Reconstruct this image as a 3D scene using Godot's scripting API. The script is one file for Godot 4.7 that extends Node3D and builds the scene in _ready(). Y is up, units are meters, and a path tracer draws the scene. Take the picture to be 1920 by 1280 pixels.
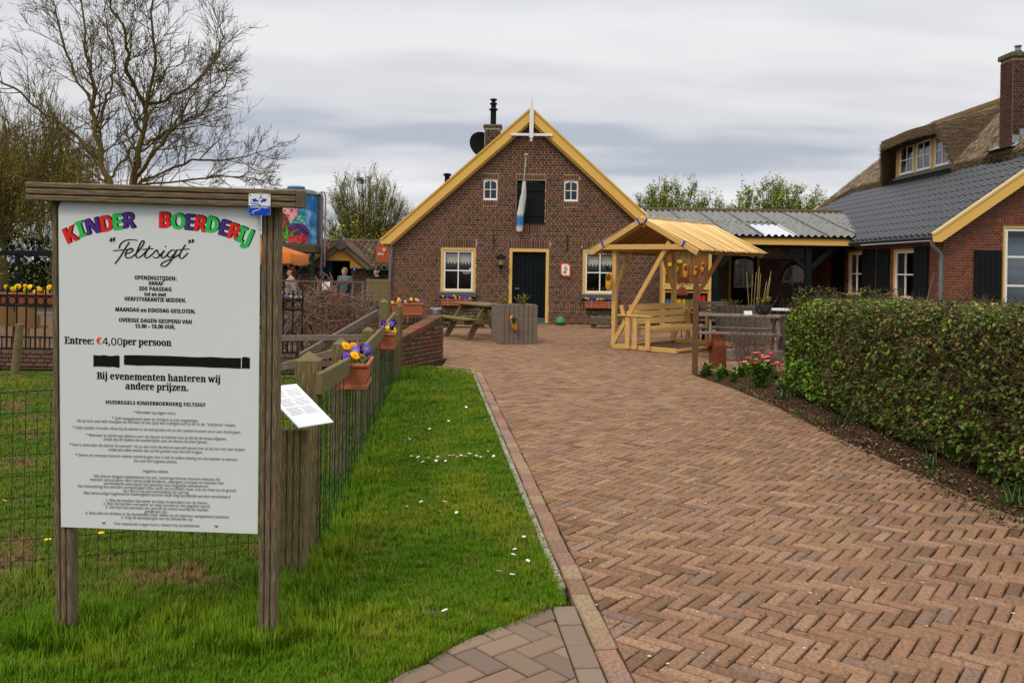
extends Node3D
# A children's farm: a notice board in front of a brick farmhouse yard. Units are metres, y up;
# the camera stands at the origin and looks along -z, so D(x, y, d) is a point d metres ahead.

var M := {}
var T := {}
var R := RandomNumberGenerator.new()
var taken := {}


class MB:
	var v := PackedVector3Array()
	var n := PackedVector3Array()
	var t := PackedVector2Array()
	var c := PackedColorArray()
	var ix := PackedInt32Array()
	var col := Color(1, 1, 1)

	func put(p: Vector3, q: Vector3, uv := Vector2.ZERO) -> int:
		v.append(p); n.append(q); t.append(uv); c.append(col)
		return v.size() - 1

	func face(a: int, b: int, d: int) -> void:
		ix.append(a); ix.append(d); ix.append(b)

	func tri(a: Vector3, b: Vector3, d: Vector3) -> void:
		var q := (b - a).cross(d - a).normalized()
		var k := put(a, q)
		put(b, q); put(d, q)
		face(k, k + 1, k + 2)

	func quad(a: Vector3, b: Vector3, d: Vector3, e: Vector3, s := Vector2.ONE) -> void:
		var q := (b - a).cross(e - a)
		if q.length_squared() < 1e-14:
			q = (d - b).cross(e - b)
		q = q.normalized()
		var k := put(a, q, Vector2(0, s.y))
		put(b, q, s); put(d, q, Vector2(s.x, 0)); put(e, q, Vector2.ZERO)
		face(k, k + 1, k + 2); face(k, k + 2, k + 3)

	func out_quad(a: Vector3, b: Vector3, d: Vector3, e: Vector3, from: Vector3) -> void:
		if (b - a).cross(e - a).dot((a + b + d + e) * 0.25 - from) < 0:
			quad(a, e, d, b)
		else:
			quad(a, b, d, e)

	# a box with chamfered edges, centred at o, axes b
	func box(o: Vector3, size: Vector3, bev := 0.0, b := Basis()) -> void:
		var h := size * 0.5
		bev = minf(bev, minf(h.x, minf(h.y, h.z)) * 0.6)
		for a in 3:
			var p := (a + 1) % 3
			var q := (a + 2) % 3
			for s in [-1.0, 1.0]:
				var w := []
				for k in [[-1, -1], [1, -1], [1, 1], [-1, 1]]:
					var r := Vector3.ZERO
					r[a] = s * h[a]; r[p] = k[0] * (h[p] - bev); r[q] = k[1] * (h[q] - bev)
					w.append(o + b * r)
				out_quad(w[0], w[1], w[2], w[3], o)
			if bev > 0.0:
				for s in [-1.0, 1.0]:
					for s2 in [-1.0, 1.0]:
						var w2 := []
						for k2 in [[0, -1], [0, 1], [1, 1], [1, -1]]:
							var r2 := Vector3.ZERO
							r2[a] = k2[1] * (h[a] - bev)
							r2[p] = s * (h[p] - (bev if k2[0] == 1 else 0.0))
							r2[q] = s2 * (h[q] - (0.0 if k2[0] == 1 else bev))
							w2.append(o + b * r2)
						out_quad(w2[0], w2[1], w2[2], w2[3], o)
		if bev > 0.0:
			for sx in [-1.0, 1.0]:
				for sy in [-1.0, 1.0]:
					for sz in [-1.0, 1.0]:
						var p0 := o + b * Vector3(sx * h.x, sy * (h.y - bev), sz * (h.z - bev))
						var p1 := o + b * Vector3(sx * (h.x - bev), sy * h.y, sz * (h.z - bev))
						var p2 := o + b * Vector3(sx * (h.x - bev), sy * (h.y - bev), sz * h.z)
						if (p1 - p0).cross(p2 - p0).dot(p0 - o) < 0:
							tri(p0, p2, p1)
						else:
							tri(p0, p1, p2)

	# a straight beam from a to b: w across, h along up
	func bar(a: Vector3, b: Vector3, w: float, h: float, bev := 0.0, up := Vector3.UP) -> void:
		var z := (b - a).normalized()
		var x := up.cross(z)
		if x.length() < 0.01:
			x = Vector3.RIGHT
		x = x.normalized()
		box((a + b) * 0.5, Vector3(w, h, a.distance_to(b)), bev, Basis(x, z.cross(x), z))

	func tube(p: PackedVector3Array, r: PackedFloat32Array, sides := 6, caps := true) -> void:
		var m := p.size()
		if m < 2:
			return
		var start := v.size()
		var side := Vector3.ZERO
		for i in m:
			var d := (p[mini(i + 1, m - 1)] - p[maxi(i - 1, 0)]).normalized()
			if side == Vector3.ZERO:
				side = d.cross(Vector3.UP if absf(d.y) < 0.9 else Vector3.RIGHT).normalized()
			else:
				side = (side - d * side.dot(d)).normalized()
			var o := d.cross(side)
			for k in sides:
				var a := TAU * k / sides
				var q := side * cos(a) + o * sin(a)
				put(p[i] + q * r[i], q, Vector2(float(k) / sides, i))
		for i in m - 1:
			for k in sides:
				var a := start + i * sides + k
				var b := start + i * sides + (k + 1) % sides
				face(a, b, b + sides); face(a, b + sides, a + sides)
		if caps:
			for e in [0, m - 1]:
				if r[e] > 0.003:
					var q: Vector3 = (p[1] - p[0]).normalized() * -1.0 if e == 0 else (p[m - 1] - p[m - 2]).normalized()
					var mid := put(p[e], q)
					for k in sides:
						put(v[start + e * sides + k], q)
					for k in sides:
						if e == 0:
							face(mid, mid + 1 + (k + 1) % sides, mid + 1 + k)
						else:
							face(mid, mid + 1 + k, mid + 1 + (k + 1) % sides)

	func rod(a: Vector3, b: Vector3, r: float, sides := 6, r2 := -1.0) -> void:
		tube(PackedVector3Array([a, b]), PackedFloat32Array([r, r if r2 < 0 else r2]), sides)

	# a turned shape: profile of (radius, height) from bottom to top; hard edges where a point repeats
	func lathe(prof: Array, sides := 20, x := Transform3D()) -> void:
		var m := prof.size()
		for i in m - 1:
			var a: Vector2 = prof[i]
			var b: Vector2 = prof[i + 1]
			if a.distance_to(b) < 1e-6:
				continue
			var pa: Vector2 = prof[i - 1] if i > 0 and prof[i - 1].distance_to(a) > 1e-6 else a
			var nb: Vector2 = prof[i + 2] if i + 2 < m and prof[i + 2].distance_to(b) > 1e-6 else b
			var ta := (b - pa).normalized()
			var tb := (nb - a).normalized()
			var start := v.size()
			for k in sides + 1:
				var g := TAU * k / sides
				var e := Vector3(cos(g), 0, sin(g))
				put(x * (e * a.x + Vector3.UP * a.y), (x.basis * (e * ta.y - Vector3.UP * ta.x)).normalized(), Vector2(float(k) / sides, a.y))
				put(x * (e * b.x + Vector3.UP * b.y), (x.basis * (e * tb.y - Vector3.UP * tb.x)).normalized(), Vector2(float(k) / sides, b.y))
			for k in sides:
				var s := start + k * 2
				face(s, s + 1, s + 3); face(s, s + 3, s + 2)

	# a flat outline (counter-clockwise in x, y) pulled out along z by d, centred
	func prism(poly: PackedVector2Array, d: float, x := Transform3D()) -> void:
		var m := poly.size()
		if Geometry2D.is_polygon_clockwise(poly):
			poly.reverse()
		var tr := Geometry2D.triangulate_polygon(poly)
		for s in [1.0, -1.0]:
			var q := (x.basis * Vector3(0, 0, s)).normalized()
			var start := v.size()
			for p in poly:
				put(x * Vector3(p.x, p.y, s * d * 0.5), q, p)
			for i in range(0, tr.size(), 3):
				var a := poly[tr[i]]
				var b := poly[tr[i + 1]]
				var e := poly[tr[i + 2]]
				if ((b - a).cross(e - a) > 0) == (s > 0):
					face(start + tr[i], start + tr[i + 1], start + tr[i + 2])
				else:
					face(start + tr[i], start + tr[i + 2], start + tr[i + 1])
		for i in m:
			var a := poly[i]
			var b := poly[(i + 1) % m]
			quad(x * Vector3(a.x, a.y, -d * 0.5), x * Vector3(b.x, b.y, -d * 0.5), x * Vector3(b.x, b.y, d * 0.5), x * Vector3(a.x, a.y, d * 0.5))

	# a smooth sheet through a grid of points (rows of equal length)
	func grid(rows: Array, uvs := Vector2.ONE, flip := false) -> void:
		var m := rows.size()
		var w: int = rows[0].size()
		var start := v.size()
		for i in m:
			for j in w:
				var du: Vector3 = rows[i][mini(j + 1, w - 1)] - rows[i][maxi(j - 1, 0)]
				var dv: Vector3 = rows[mini(i + 1, m - 1)][j] - rows[maxi(i - 1, 0)][j]
				var q := du.cross(dv).normalized()
				put(rows[i][j], -q if flip else q, Vector2(uvs.x * j / (w - 1), uvs.y * i / (m - 1)))
		for i in m - 1:
			for j in w - 1:
				var a := start + i * w + j
				if flip:
					face(a, a + w, a + w + 1); face(a, a + w + 1, a + 1)
				else:
					face(a, a + 1, a + w + 1); face(a, a + w + 1, a + w)

	func ball(o: Vector3, r: Vector3, rings := 8, sides := 10, b := Basis()) -> void:
		var start := v.size()
		for i in rings + 1:
			var f := PI * i / rings - PI / 2
			for k in sides + 1:
				var g := TAU * k / sides
				var e := Vector3(cos(f) * cos(g), sin(f), cos(f) * sin(g))
				put(o + b * (e * r), (b * (e / r)).normalized(), Vector2(float(k) / sides, float(i) / rings))
		for i in rings:
			for k in sides:
				var a := start + i * (sides + 1) + k
				face(a, a + sides + 1, a + sides + 2); face(a, a + sides + 2, a + 1)

	func mesh(mat: Material) -> ArrayMesh:
		var a := []
		a.resize(Mesh.ARRAY_MAX)
		a[Mesh.ARRAY_VERTEX] = v
		a[Mesh.ARRAY_NORMAL] = n
		a[Mesh.ARRAY_TEX_UV] = t
		a[Mesh.ARRAY_COLOR] = c
		a[Mesh.ARRAY_INDEX] = ix
		var m := ArrayMesh.new()
		m.add_surface_from_arrays(Mesh.PRIMITIVE_TRIANGLES, a)
		m.surface_set_material(0, mat)
		return m


func D(x: float, y: float, d: float) -> Vector3:
	return Vector3(x, y, -d)


func rr(a: float, b: float) -> float:
	return R.randf_range(a, b)


func numbered(called: String) -> String:
	if not taken.has(called):
		taken[called] = 0
		return called
	taken[called] += 1
	return "%s_%03d" % [called, taken[called]]


func tag(o: Node, label: String, category: String, group := "") -> Node:
	o.set_meta("label", label)
	o.set_meta("category", category)
	if group:
		o.set_meta("group", group)
	return o


func thing(called: String, label: String, category: String, at := Vector3.ZERO, turn := 0.0, group := "") -> Node3D:
	var o := Node3D.new()
	o.name = numbered(called)
	add_child(o)
	o.position = at
	o.rotation.y = turn
	tag(o, label, category, group)
	return o


func setting(called: String) -> Node3D:
	var o := Node3D.new()
	o.name = numbered(called)
	add_child(o)
	o.set_meta("kind", "structure")
	return o


func part(parent: Node, called: String, mb: MB, mat: Material, x := Transform3D()) -> MeshInstance3D:
	return put_mesh(parent, called, mb.mesh(mat), x)


func put_mesh(parent: Node, called: String, m: Mesh, x := Transform3D()) -> MeshInstance3D:
	var o := MeshInstance3D.new()
	o.mesh = m
	o.name = called
	o.transform = x
	parent.add_child(o, true)
	return o


func copies(parent: Node, called: String, m: Mesh, places: Array, tints := [], stuff := true) -> MultiMeshInstance3D:
	var mm := MultiMesh.new()
	mm.transform_format = MultiMesh.TRANSFORM_3D
	mm.use_colors = tints.size() > 0
	mm.mesh = m
	mm.instance_count = places.size()
	for i in places.size():
		mm.set_instance_transform(i, places[i])
		if tints.size():
			mm.set_instance_color(i, tints[i])
	var o := MultiMeshInstance3D.new()
	o.multimesh = mm
	o.name = called
	if stuff:
		o.set_meta("kind", "stuff")
	parent.add_child(o, true)
	return o


func curve(pts: Array, steps := 6) -> PackedVector3Array:
	var out := PackedVector3Array()
	for i in pts.size() - 1:
		var a: Vector3 = pts[maxi(i - 1, 0)]
		var b: Vector3 = pts[i]
		var c: Vector3 = pts[i + 1]
		var d: Vector3 = pts[mini(i + 2, pts.size() - 1)]
		for k in steps:
			out.append(b.cubic_interpolate(c, a, d, float(k) / steps))
	out.append(pts[-1])
	return out


func same(r: float, count: int) -> PackedFloat32Array:
	var a := PackedFloat32Array()
	a.resize(count)
	a.fill(r)
	return a


func lin(r: float, g: float, b: float) -> Color:
	return Color(r, g, b).linear_to_srgb()


# ---------- computed textures ----------
func noise_tex(key: String, seed_: int, freq: float, stops: Array, octaves := 4, kind := FastNoiseLite.TYPE_SIMPLEX_SMOOTH, size := 512, as_normal := false, bump := 6.0) -> NoiseTexture2D:
	var f := FastNoiseLite.new()
	f.seed = seed_
	f.noise_type = kind
	f.frequency = freq
	f.fractal_octaves = octaves
	f.fractal_gain = 0.55
	var t := NoiseTexture2D.new()
	t.width = size
	t.height = size
	t.seamless = true
	t.noise = f
	if as_normal:
		t.as_normal_map = true
		t.bump_strength = bump
	elif stops.size():
		var g := Gradient.new()
		g.offsets = PackedFloat32Array()
		g.colors = PackedColorArray()
		var offs := PackedFloat32Array()
		var cols := PackedColorArray()
		for s in stops:
			offs.append(s[0]); cols.append(s[1])
		g.offsets = offs
		g.colors = cols
		t.color_ramp = g
	T[key] = t
	return t


func grey(a: float) -> Color:
	return Color(a, a, a)


func mat(key: String, color: Color, rough := 0.85, tex := "", scale := Vector3.ONE, world := true, bump_tex := "", bump := 0.0, spec := 0.2) -> StandardMaterial3D:
	var m := StandardMaterial3D.new()
	m.resource_name = key
	m.albedo_color = color
	m.roughness = rough
	m.metallic_specular = spec
	if tex:
		m.albedo_texture = T[tex]
	if bump_tex:
		m.heightmap_enabled = true
		m.heightmap_texture = T[bump_tex]
		m.heightmap_scale = bump
	if tex or bump_tex:
		m.uv1_triplanar = true
		m.uv1_world_triplanar = world
		m.uv1_scale = scale
		m.uv1_triplanar_sharpness = 4.0
	M[key] = m
	return m


func tinted(key: String, rough := 0.9, tex := "", scale := Vector3.ONE, world := true, bump_tex := "", bump := 0.0) -> StandardMaterial3D:
	var m := mat(key, Color.WHITE, rough, tex, scale, world, bump_tex, bump)
	m.vertex_color_use_as_albedo = true
	return m


# wood with its grain along one axis (0 x, 1 y, 2 z) of the thing
func wood(key: String, color: Color, axis: int, rough := 0.85, tex := "grain", bump := 0.25) -> StandardMaterial3D:
	var s := Vector3(13, 13, 13)
	s[axis] = 0.9
	return mat(key, color, rough, tex, s, false, "grain_h", bump)


func make_textures() -> void:
	noise_tex("mottle", 3, 0.02, [[0.0, grey(0.68)], [0.45, grey(0.88)], [1.0, grey(1.0)]], 5)
	noise_tex("speck", 4, 0.12, [[0.0, grey(0.5)], [0.4, grey(0.74)], [0.62, grey(0.8)], [0.7, grey(1.0)], [1.0, grey(1.0)]], 3)
	noise_tex("fine", 5, 0.12, [[0.0, grey(0.0)], [1.0, grey(1.0)]], 3)
	noise_tex("coarse", 6, 0.025, [[0.0, grey(0.0)], [1.0, grey(1.0)]], 5)
	noise_tex("grain", 7, 0.018, [[0.0, Color(0.5, 0.46, 0.42)], [0.35, Color(0.78, 0.76, 0.72)], [0.55, Color(0.95, 0.94, 0.92)], [0.75, Color(0.8, 0.79, 0.76)], [1.0, grey(1.0)]], 5)
	noise_tex("grain_clean", 8, 0.012, [[0.0, Color(0.74, 0.66, 0.52)], [0.4, Color(0.95, 0.93, 0.88)], [0.55, Color(1, 1, 1)], [0.7, Color(0.86, 0.8, 0.7)], [1.0, Color(1, 0.98, 0.95)]], 4)
	noise_tex("grain_h", 7, 0.018, [[0.0, grey(0.0)], [1.0, grey(1.0)]], 5)
	noise_tex("lichen", 11, 0.02, [[0.0, Color(0.6, 0.56, 0.5)], [0.35, Color(0.78, 0.75, 0.7)], [0.6, Color(0.86, 0.84, 0.8)], [0.68, Color(1, 1, 0.86)], [0.8, Color(1, 1, 0.9)], [1.0, Color(0.85, 0.85, 0.8)]], 5)
	noise_tex("soil", 12, 0.05, [[0.0, Color(0.35, 0.3, 0.26)], [0.5, Color(0.75, 0.68, 0.6)], [0.8, Color(1, 0.95, 0.88)], [1.0, Color(0.8, 0.78, 0.7)]], 5)
	noise_tex("moss", 13, 0.016, [[0.0, Color(0.5, 0.5, 0.34)], [0.4, Color(0.72, 0.66, 0.52)], [0.55, Color(1, 1, 1)], [1.0, Color(0.9, 0.86, 0.84)]], 5)
	noise_tex("thatch", 14, 0.03, [[0.0, Color(0.42, 0.38, 0.35)], [0.4, Color(0.74, 0.7, 0.66)], [0.6, Color(1, 0.97, 0.92)], [1.0, Color(0.82, 0.79, 0.75)]], 5)
	noise_tex("rust", 15, 0.025, [[0.0, Color(0.45, 0.3, 0.22)], [0.4, Color(0.8, 0.72, 0.68)], [0.6, Color(1, 0.95, 0.9)], [0.8, Color(1.0, 0.8, 0.6)], [1.0, Color(0.7, 0.5, 0.4)]], 5)


func make_materials() -> void:
	tinted("brick", 0.92, "mottle", Vector3(5, 5, 5), true, "coarse", 0.25)
	tinted("paver", 0.9, "mottle", Vector3(4, 4, 4), true, "coarse", 0.35)
	tinted("concrete_paver", 0.92, "speck", Vector3(5, 5, 5), true, "fine", 0.15)
	mat("mortar", lin(0.58, 0.47, 0.34), 0.95, "mottle", Vector3(3, 3, 3), true, "fine", 0.1)
	mat("mortar_red", lin(0.40, 0.29, 0.21), 0.95, "mottle", Vector3(3, 3, 3), true, "fine", 0.1)
	mat("joint_sand", lin(0.05, 0.042, 0.022), 0.98, "soil", Vector3(2.2, 2.2, 2.2), true, "coarse", 0.6)
	mat("soil", lin(0.085, 0.058, 0.035), 0.98, "soil", Vector3(1.3, 1.3, 1.3), true, "coarse", 2.0)
	mat("turf", lin(0.06, 0.085, 0.016), 0.98, "soil", Vector3(0.8, 0.8, 0.8), true, "coarse", 1.5)
	mat("yellow", lin(0.66, 0.415, 0.11), 0.5)
	mat("yellow_dark", lin(0.62, 0.36, 0.075), 0.5)
	mat("white_paint", lin(0.72, 0.72, 0.70), 0.4)
	mat("white_sheet", lin(0.66, 0.69, 0.70), 0.3)
	mat("panel_white", lin(0.74, 0.75, 0.75), 0.35)
	mat("black_door", lin(0.006, 0.009, 0.010), 0.45)
	mat("black_paint", lin(0.009, 0.012, 0.012), 0.5)
	mat("iron", lin(0.012, 0.013, 0.015), 0.5)
	mat("grey_sill", lin(0.075, 0.095, 0.12), 0.5)
	mat("zinc", lin(0.22, 0.24, 0.25), 0.45, "mottle", Vector3(2, 2, 2)).metallic = 0.4
	mat("lead", lin(0.33, 0.35, 0.37), 0.6, "mottle", Vector3(4, 4, 4))
	mat("terracotta", lin(0.62, 0.175, 0.07), 0.7, "speck", Vector3(3, 3, 3))
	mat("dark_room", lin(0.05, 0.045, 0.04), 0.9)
	mat("plaster", lin(0.55, 0.54, 0.5), 0.9, "mottle", Vector3(0.8, 0.8, 0.8))
	mat("stone", lin(0.16, 0.15, 0.11), 0.95, "moss", Vector3(2.5, 2.5, 2.5), true, "coarse", 1.0)
	mat("slate_tile", lin(0.010, 0.0105, 0.012), 0.22, "mottle", Vector3(2, 2, 2), true)
	M.slate_tile.metallic_specular = 0.5
	tinted("clay_tile", 0.85, "moss", Vector3(3, 3, 3), true)
	mat("asbestos", lin(0.25, 0.25, 0.235), 0.9, "mottle", Vector3(0.5, 0.5, 0.5), true)
	mat("skylight", lin(0.5, 0.52, 0.56), 0.35)
	mat("thatch", lin(0.25, 0.19, 0.13), 0.95, "thatch", Vector3(4.5, 2.2, 4.5), true, "fine", 5.0)
	mat("thatch_edge", lin(0.21, 0.145, 0.085), 0.95, "thatch", Vector3(5, 5, 5), true, "fine", 4.0)
	var glass := mat("glass", Color(0.03, 0.04, 0.04, 0.08), 0.03)
	glass.transparency = BaseMaterial3D.TRANSPARENCY_ALPHA
	glass.metallic_specular = 0.5
	mat("lace", lin(0.62, 0.60, 0.52), 0.9)
	M.lace.backlight = Color(0.4, 0.4, 0.35)
	mat("bark", lin(0.19, 0.155, 0.06), 0.95, "moss", Vector3(3, 3, 3), true, "coarse", 1.5)
	mat("twig", lin(0.10, 0.082, 0.045), 0.95)
	mat("vine", lin(0.27, 0.17, 0.115), 0.95, "mottle", Vector3(6, 6, 6))
	mat("rusty", lin(0.20, 0.075, 0.04), 0.85, "rust", Vector3(3.5, 3.5, 3.5), true, "coarse", 0.4)
	mat("steel", lin(0.45, 0.46, 0.48), 0.35).metallic = 0.7
	mat("green_wire", lin(0.006, 0.036, 0.022), 0.6)
	mat("ink", lin(0.012, 0.012, 0.014), 0.5)
	mat("ink_red", lin(0.72, 0.03, 0.025), 0.45)
	mat("ink_green", lin(0.03, 0.52, 0.09), 0.45)
	mat("ink_violet", lin(0.075, 0.035, 0.22), 0.45)
	mat("ink_blue", lin(0.01, 0.06, 0.45), 0.45)
	mat("tape", lin(0.008, 0.008, 0.008), 0.3)
	mat("orange_cloth", lin(0.80, 0.24, 0.045), 0.85, "speck", Vector3(8, 8, 8))
	M.orange_cloth.backlight = Color(0.5, 0.3, 0.15)
	mat("clog", lin(0.62, 0.27, 0.035), 0.4, "grain_clean", Vector3(4, 4, 4))
	mat("clog_inside", lin(0.10, 0.055, 0.02), 0.9)
	# woods; the axis is the direction of the grain
	for a in 3:
		var s: String = ["x", "y", "z"][a]
		wood("aged_" + s, lin(0.215, 0.17, 0.125), a, 0.9, "lichen", 0.12)
		wood("grey_" + s, lin(0.235, 0.195, 0.165), a, 0.9, "grain", 0.15)
		wood("mossy_" + s, lin(0.225, 0.185, 0.105), a, 0.95, "lichen", 0.15)
		wood("fresh_" + s, lin(0.64, 0.42, 0.16), a, 0.6, "grain_clean", 0.08)
		wood("brown_" + s, lin(0.20, 0.105, 0.065), a, 0.8, "grain", 0.2)
	for k in ["steel", "zinc", "white_sheet", "terracotta", "clog", "glass", "tape", "lamp_glass"]:
		if M.has(k):
			M[k].metallic_specular = 0.4
	M.glass.metallic_specular = 0.5
	var leaf := tinted("leaf", 0.55)
	leaf.backlight = Color(0.5, 0.55, 0.3)
	var blade := tinted("blade", 0.6)
	blade.backlight = Color(0.45, 0.5, 0.2)
	var petal := tinted("petal", 0.6)
	petal.backlight = Color(0.4, 0.4, 0.4)
	tinted("painted", 0.6)
	tinted("cloth", 0.9, "speck", Vector3(10, 10, 10), false)
	tinted("skin", 0.55)


# ---------- camera, sky, light ----------
func make_camera() -> void:
	var cam := Camera3D.new()
	cam.projection = Camera3D.PROJECTION_FRUSTUM
	cam.near = 0.1
	cam.far = 400.0
	cam.size = 2.0 * 640.0 / 1640.0 * cam.near
	cam.frustum_offset = Vector2(0, -138.0 / 1640.0 * cam.near)
	cam.position = Vector3(0, 1.56, 0)
	cam.rotation.z = deg_to_rad(0.9)
	add_child(cam)
	cam.current = true


func make_sky() -> void:
	var w := 2048
	var h := 1024
	var im := Image.create(w, h, false, Image.FORMAT_RGBF)
	var f := FastNoiseLite.new()
	f.seed = 21
	f.noise_type = FastNoiseLite.TYPE_SIMPLEX_SMOOTH
	f.fractal_octaves = 5
	f.frequency = 0.55
	var f2 := FastNoiseLite.new()
	f2.seed = 5
	f2.fractal_octaves = 3
	f2.frequency = 0.22
	var pale := Vector3(0.70, 0.715, 0.755)
	var dim := Vector3(0.47, 0.515, 0.60)
	var bright := Vector3(0.86, 0.865, 0.875)
	for y in h:
		var el := PI * (0.5 - (y + 0.5) / h)
		if el < -0.03:
			im.fill_rect(Rect2i(0, y, w, h - y), Color(0.16, 0.15, 0.12))
			break
		var up := sin(maxf(el, 0.0))
		var lift := 1.0 + 1.7 * smoothstep(0.2, 1.0, up)   # an overcast sky is brighter overhead
		for x in w:
			var az := TAU * ((x + 0.5) / w - 0.5)
			var k := cos(el) / (up + 0.12)
			var px := sin(az) * k * 0.55
			var pz := cos(az) * k
			var a := f.get_noise_2d(px, pz * 1.25)
			var b := f2.get_noise_2d(px + 40.0, pz * 1.5)
			var t := clampf(0.52 + a * 0.7 + b * 0.6 + 0.16 * f.get_noise_2d(px * 4.0 + 9.0, pz * 5.5), 0.0, 1.0)
			var c := dim.lerp(pale, smoothstep(0.15, 0.5, t)).lerp(bright, smoothstep(0.52, 0.9, t))
			c = c.lerp(pale, smoothstep(0.12, 0.45, up) * 0.7) * lift
			im.set_pixel(x, y, Color(c.x, c.y, c.z))
	var s := PanoramaSkyMaterial.new()
	s.panorama = ImageTexture.create_from_image(im)
	var e := Environment.new()
	e.background_mode = Environment.BG_SKY
	e.sky = Sky.new()
	e.sky.sky_material = s
	e.background_energy_multiplier = 1.0
	e.tonemap_mode = Environment.TONE_MAPPER_LINEAR
	e.tonemap_exposure = 1.0
	e.sdfgi_enabled = true
	e.ssao_enabled = true
	e.ssil_enabled = true
	var we := WorldEnvironment.new()
	we.environment = e
	add_child(we)
	var sun := DirectionalLight3D.new()
	sun.light_energy = 0.5
	sun.light_color = Color(1.0, 0.93, 0.82)
	sun.light_angular_distance = 14.0
	sun.shadow_enabled = true
	sun.rotation = Vector3(deg_to_rad(-50), deg_to_rad(-32), 0)
	add_child(sun)


# ---------- ground ----------
func kerb_x(d: float) -> float:
	return 0.70 - 0.094 * d


func yard_poly() -> PackedVector2Array:
	return PackedVector2Array([Vector2(kerb_x(2.2) + 0.105, 2.2), Vector2(kerb_x(12.9) + 0.105, 12.9), Vector2(-0.62, 13.32), Vector2(-1.08, 13.75), Vector2(-1.08, 14.95), Vector2(-3.35, 14.95), Vector2(-3.35, 24.58), Vector2(4.3, 24.58), Vector2(4.3, 29.2), Vector2(9.9, 29.2), Vector2(9.9, 13.45), Vector2(2.72, 13.2), Vector2(2.98, 11.55), Vector2(3.08, 10.4), Vector2(3.11, 8.43), Vector2(3.18, 7.0), Vector2(3.28, 5.67), Vector2(3.42, 2.2)])


func lawn_poly() -> PackedVector2Array:
	return PackedVector2Array([Vector2(-14, 2.2), Vector2(-0.6, 2.2), Vector2(-0.6, 3.12), Vector2(-0.49, 3.22), Vector2(-0.18, 3.64), Vector2(0.20, 4.02), Vector2(kerb_x(4.06) - 0.05, 4.06), Vector2(kerb_x(12.9) - 0.05, 12.9), Vector2(-0.68, 13.22), Vector2(-1.2, 13.7), Vector2(-1.9, 13.6), Vector2(-1.9, 12.2), Vector2(-14, 12.2)])


func flat_sheet(poly: PackedVector2Array, y: float) -> MB:
	var mb := MB.new()
	var tr := Geometry2D.triangulate_polygon(poly)
	for p in poly:
		mb.put(D(p.x, y, p.y), Vector3.UP, p)
	for i in range(0, tr.size(), 3):
		mb.face(tr[i], tr[i + 1], tr[i + 2])
	return mb


func make_ground() -> void:
	var g := setting("ground")
	var rows := []
	for i in 60:
		var d := -30.0 + 380.0 * pow(i / 59.0, 2.4)
		var row := []
		for j in 60:
			var s := j / 29.5 - 1.0
			var x := 260.0 * signf(s) * pow(absf(s), 2.6)
			var y := -0.075
			y -= 0.17 * smoothstep(13.5, 18.0, d) * smoothstep(-2.8, -4.2, x)
			row.append(D(x, y, d))
		rows.append(row)
	var mb := MB.new()
	mb.grid(rows)
	part(g, "turf", mb, M.turf)
	# lawn
	var lawn := setting("lawn")
	part(lawn, "turf", flat_sheet(lawn_poly(), -0.012), M.turf)
	# planting bed under the hedge
	var bed := setting("soil_bed")
	var f := FastNoiseLite.new()
	f.seed = 9
	f.frequency = 2.2
	rows = []
	for i in 90:
		var d := 2.2 + 11.2 * i / 89.0
		var e := 2.74
		if d < 13.2: e = lerpf(2.98, 2.72, (d - 11.55) / 1.65)
		if d < 11.55: e = lerpf(3.08, 2.98, (d - 10.4) / 1.15)
		if d < 10.4: e = lerpf(3.2, 3.08, (d - 5.6) / 4.8)
		if d < 5.6: e = lerpf(3.42, 3.2, (d - 2.2) / 3.4)
		var row := []
		for j in 30:
			var x := e + 0.0 + (9.0 - e) * pow(j / 29.0, 1.8)
			row.append(D(x, -0.03 + 0.07 * smoothstep(0.0, 0.35, x - e) + 0.035 * f.get_noise_2d(x * 2, d * 2) * smoothstep(0.0, 0.1, x - e), d))
		rows.append(row)
	mb = MB.new()
	mb.grid(rows)
	part(bed, "earth", mb, M.soil)
	# yard behind the iron fence, sandy paving
	var yard := setting("farm_yard")
	tinted("yard_ground", 0.95, "soil", Vector3(0.9, 0.9, 0.9), true, "coarse", 0.8)
	mb = MB.new()
	mb.col = Color(0.24, 0.165, 0.12)
	mb.grid([[D(-30, -0.03, 13.2), D(-3.4, -0.03, 13.2), D(-1.6, -0.03, 15)], [D(-30, -0.2, 18.5), D(-4.4, -0.2, 18.5), D(-3.36, -0.2, 18.5)], [D(-30, -0.2, 34), D(-4.4, -0.2, 34), D(-3.36, -0.2, 34)]])
	part(yard, "sand", mb, M.yard_ground)


func paver_tint() -> Color:
	var base: Color = [Color(0.345, 0.205, 0.14), Color(0.315, 0.195, 0.13), Color(0.37, 0.235, 0.165), Color(0.28, 0.175, 0.12), Color(0.295, 0.205, 0.165), Color(0.38, 0.25, 0.17), Color(0.335, 0.22, 0.155), Color(0.31, 0.22, 0.13)][R.randi() % 8]
	var k := rr(0.8, 1.14)
	if R.randf() < 0.04:
		k *= 0.72
	return Color(base.r * k * 0.88, base.g * k * 0.81, base.b * k * 0.72)


func in_frame(x: float, d: float, margin := 1.5) -> bool:
	return d > 2.4 and absf(x) < 0.6 * d + margin


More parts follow.
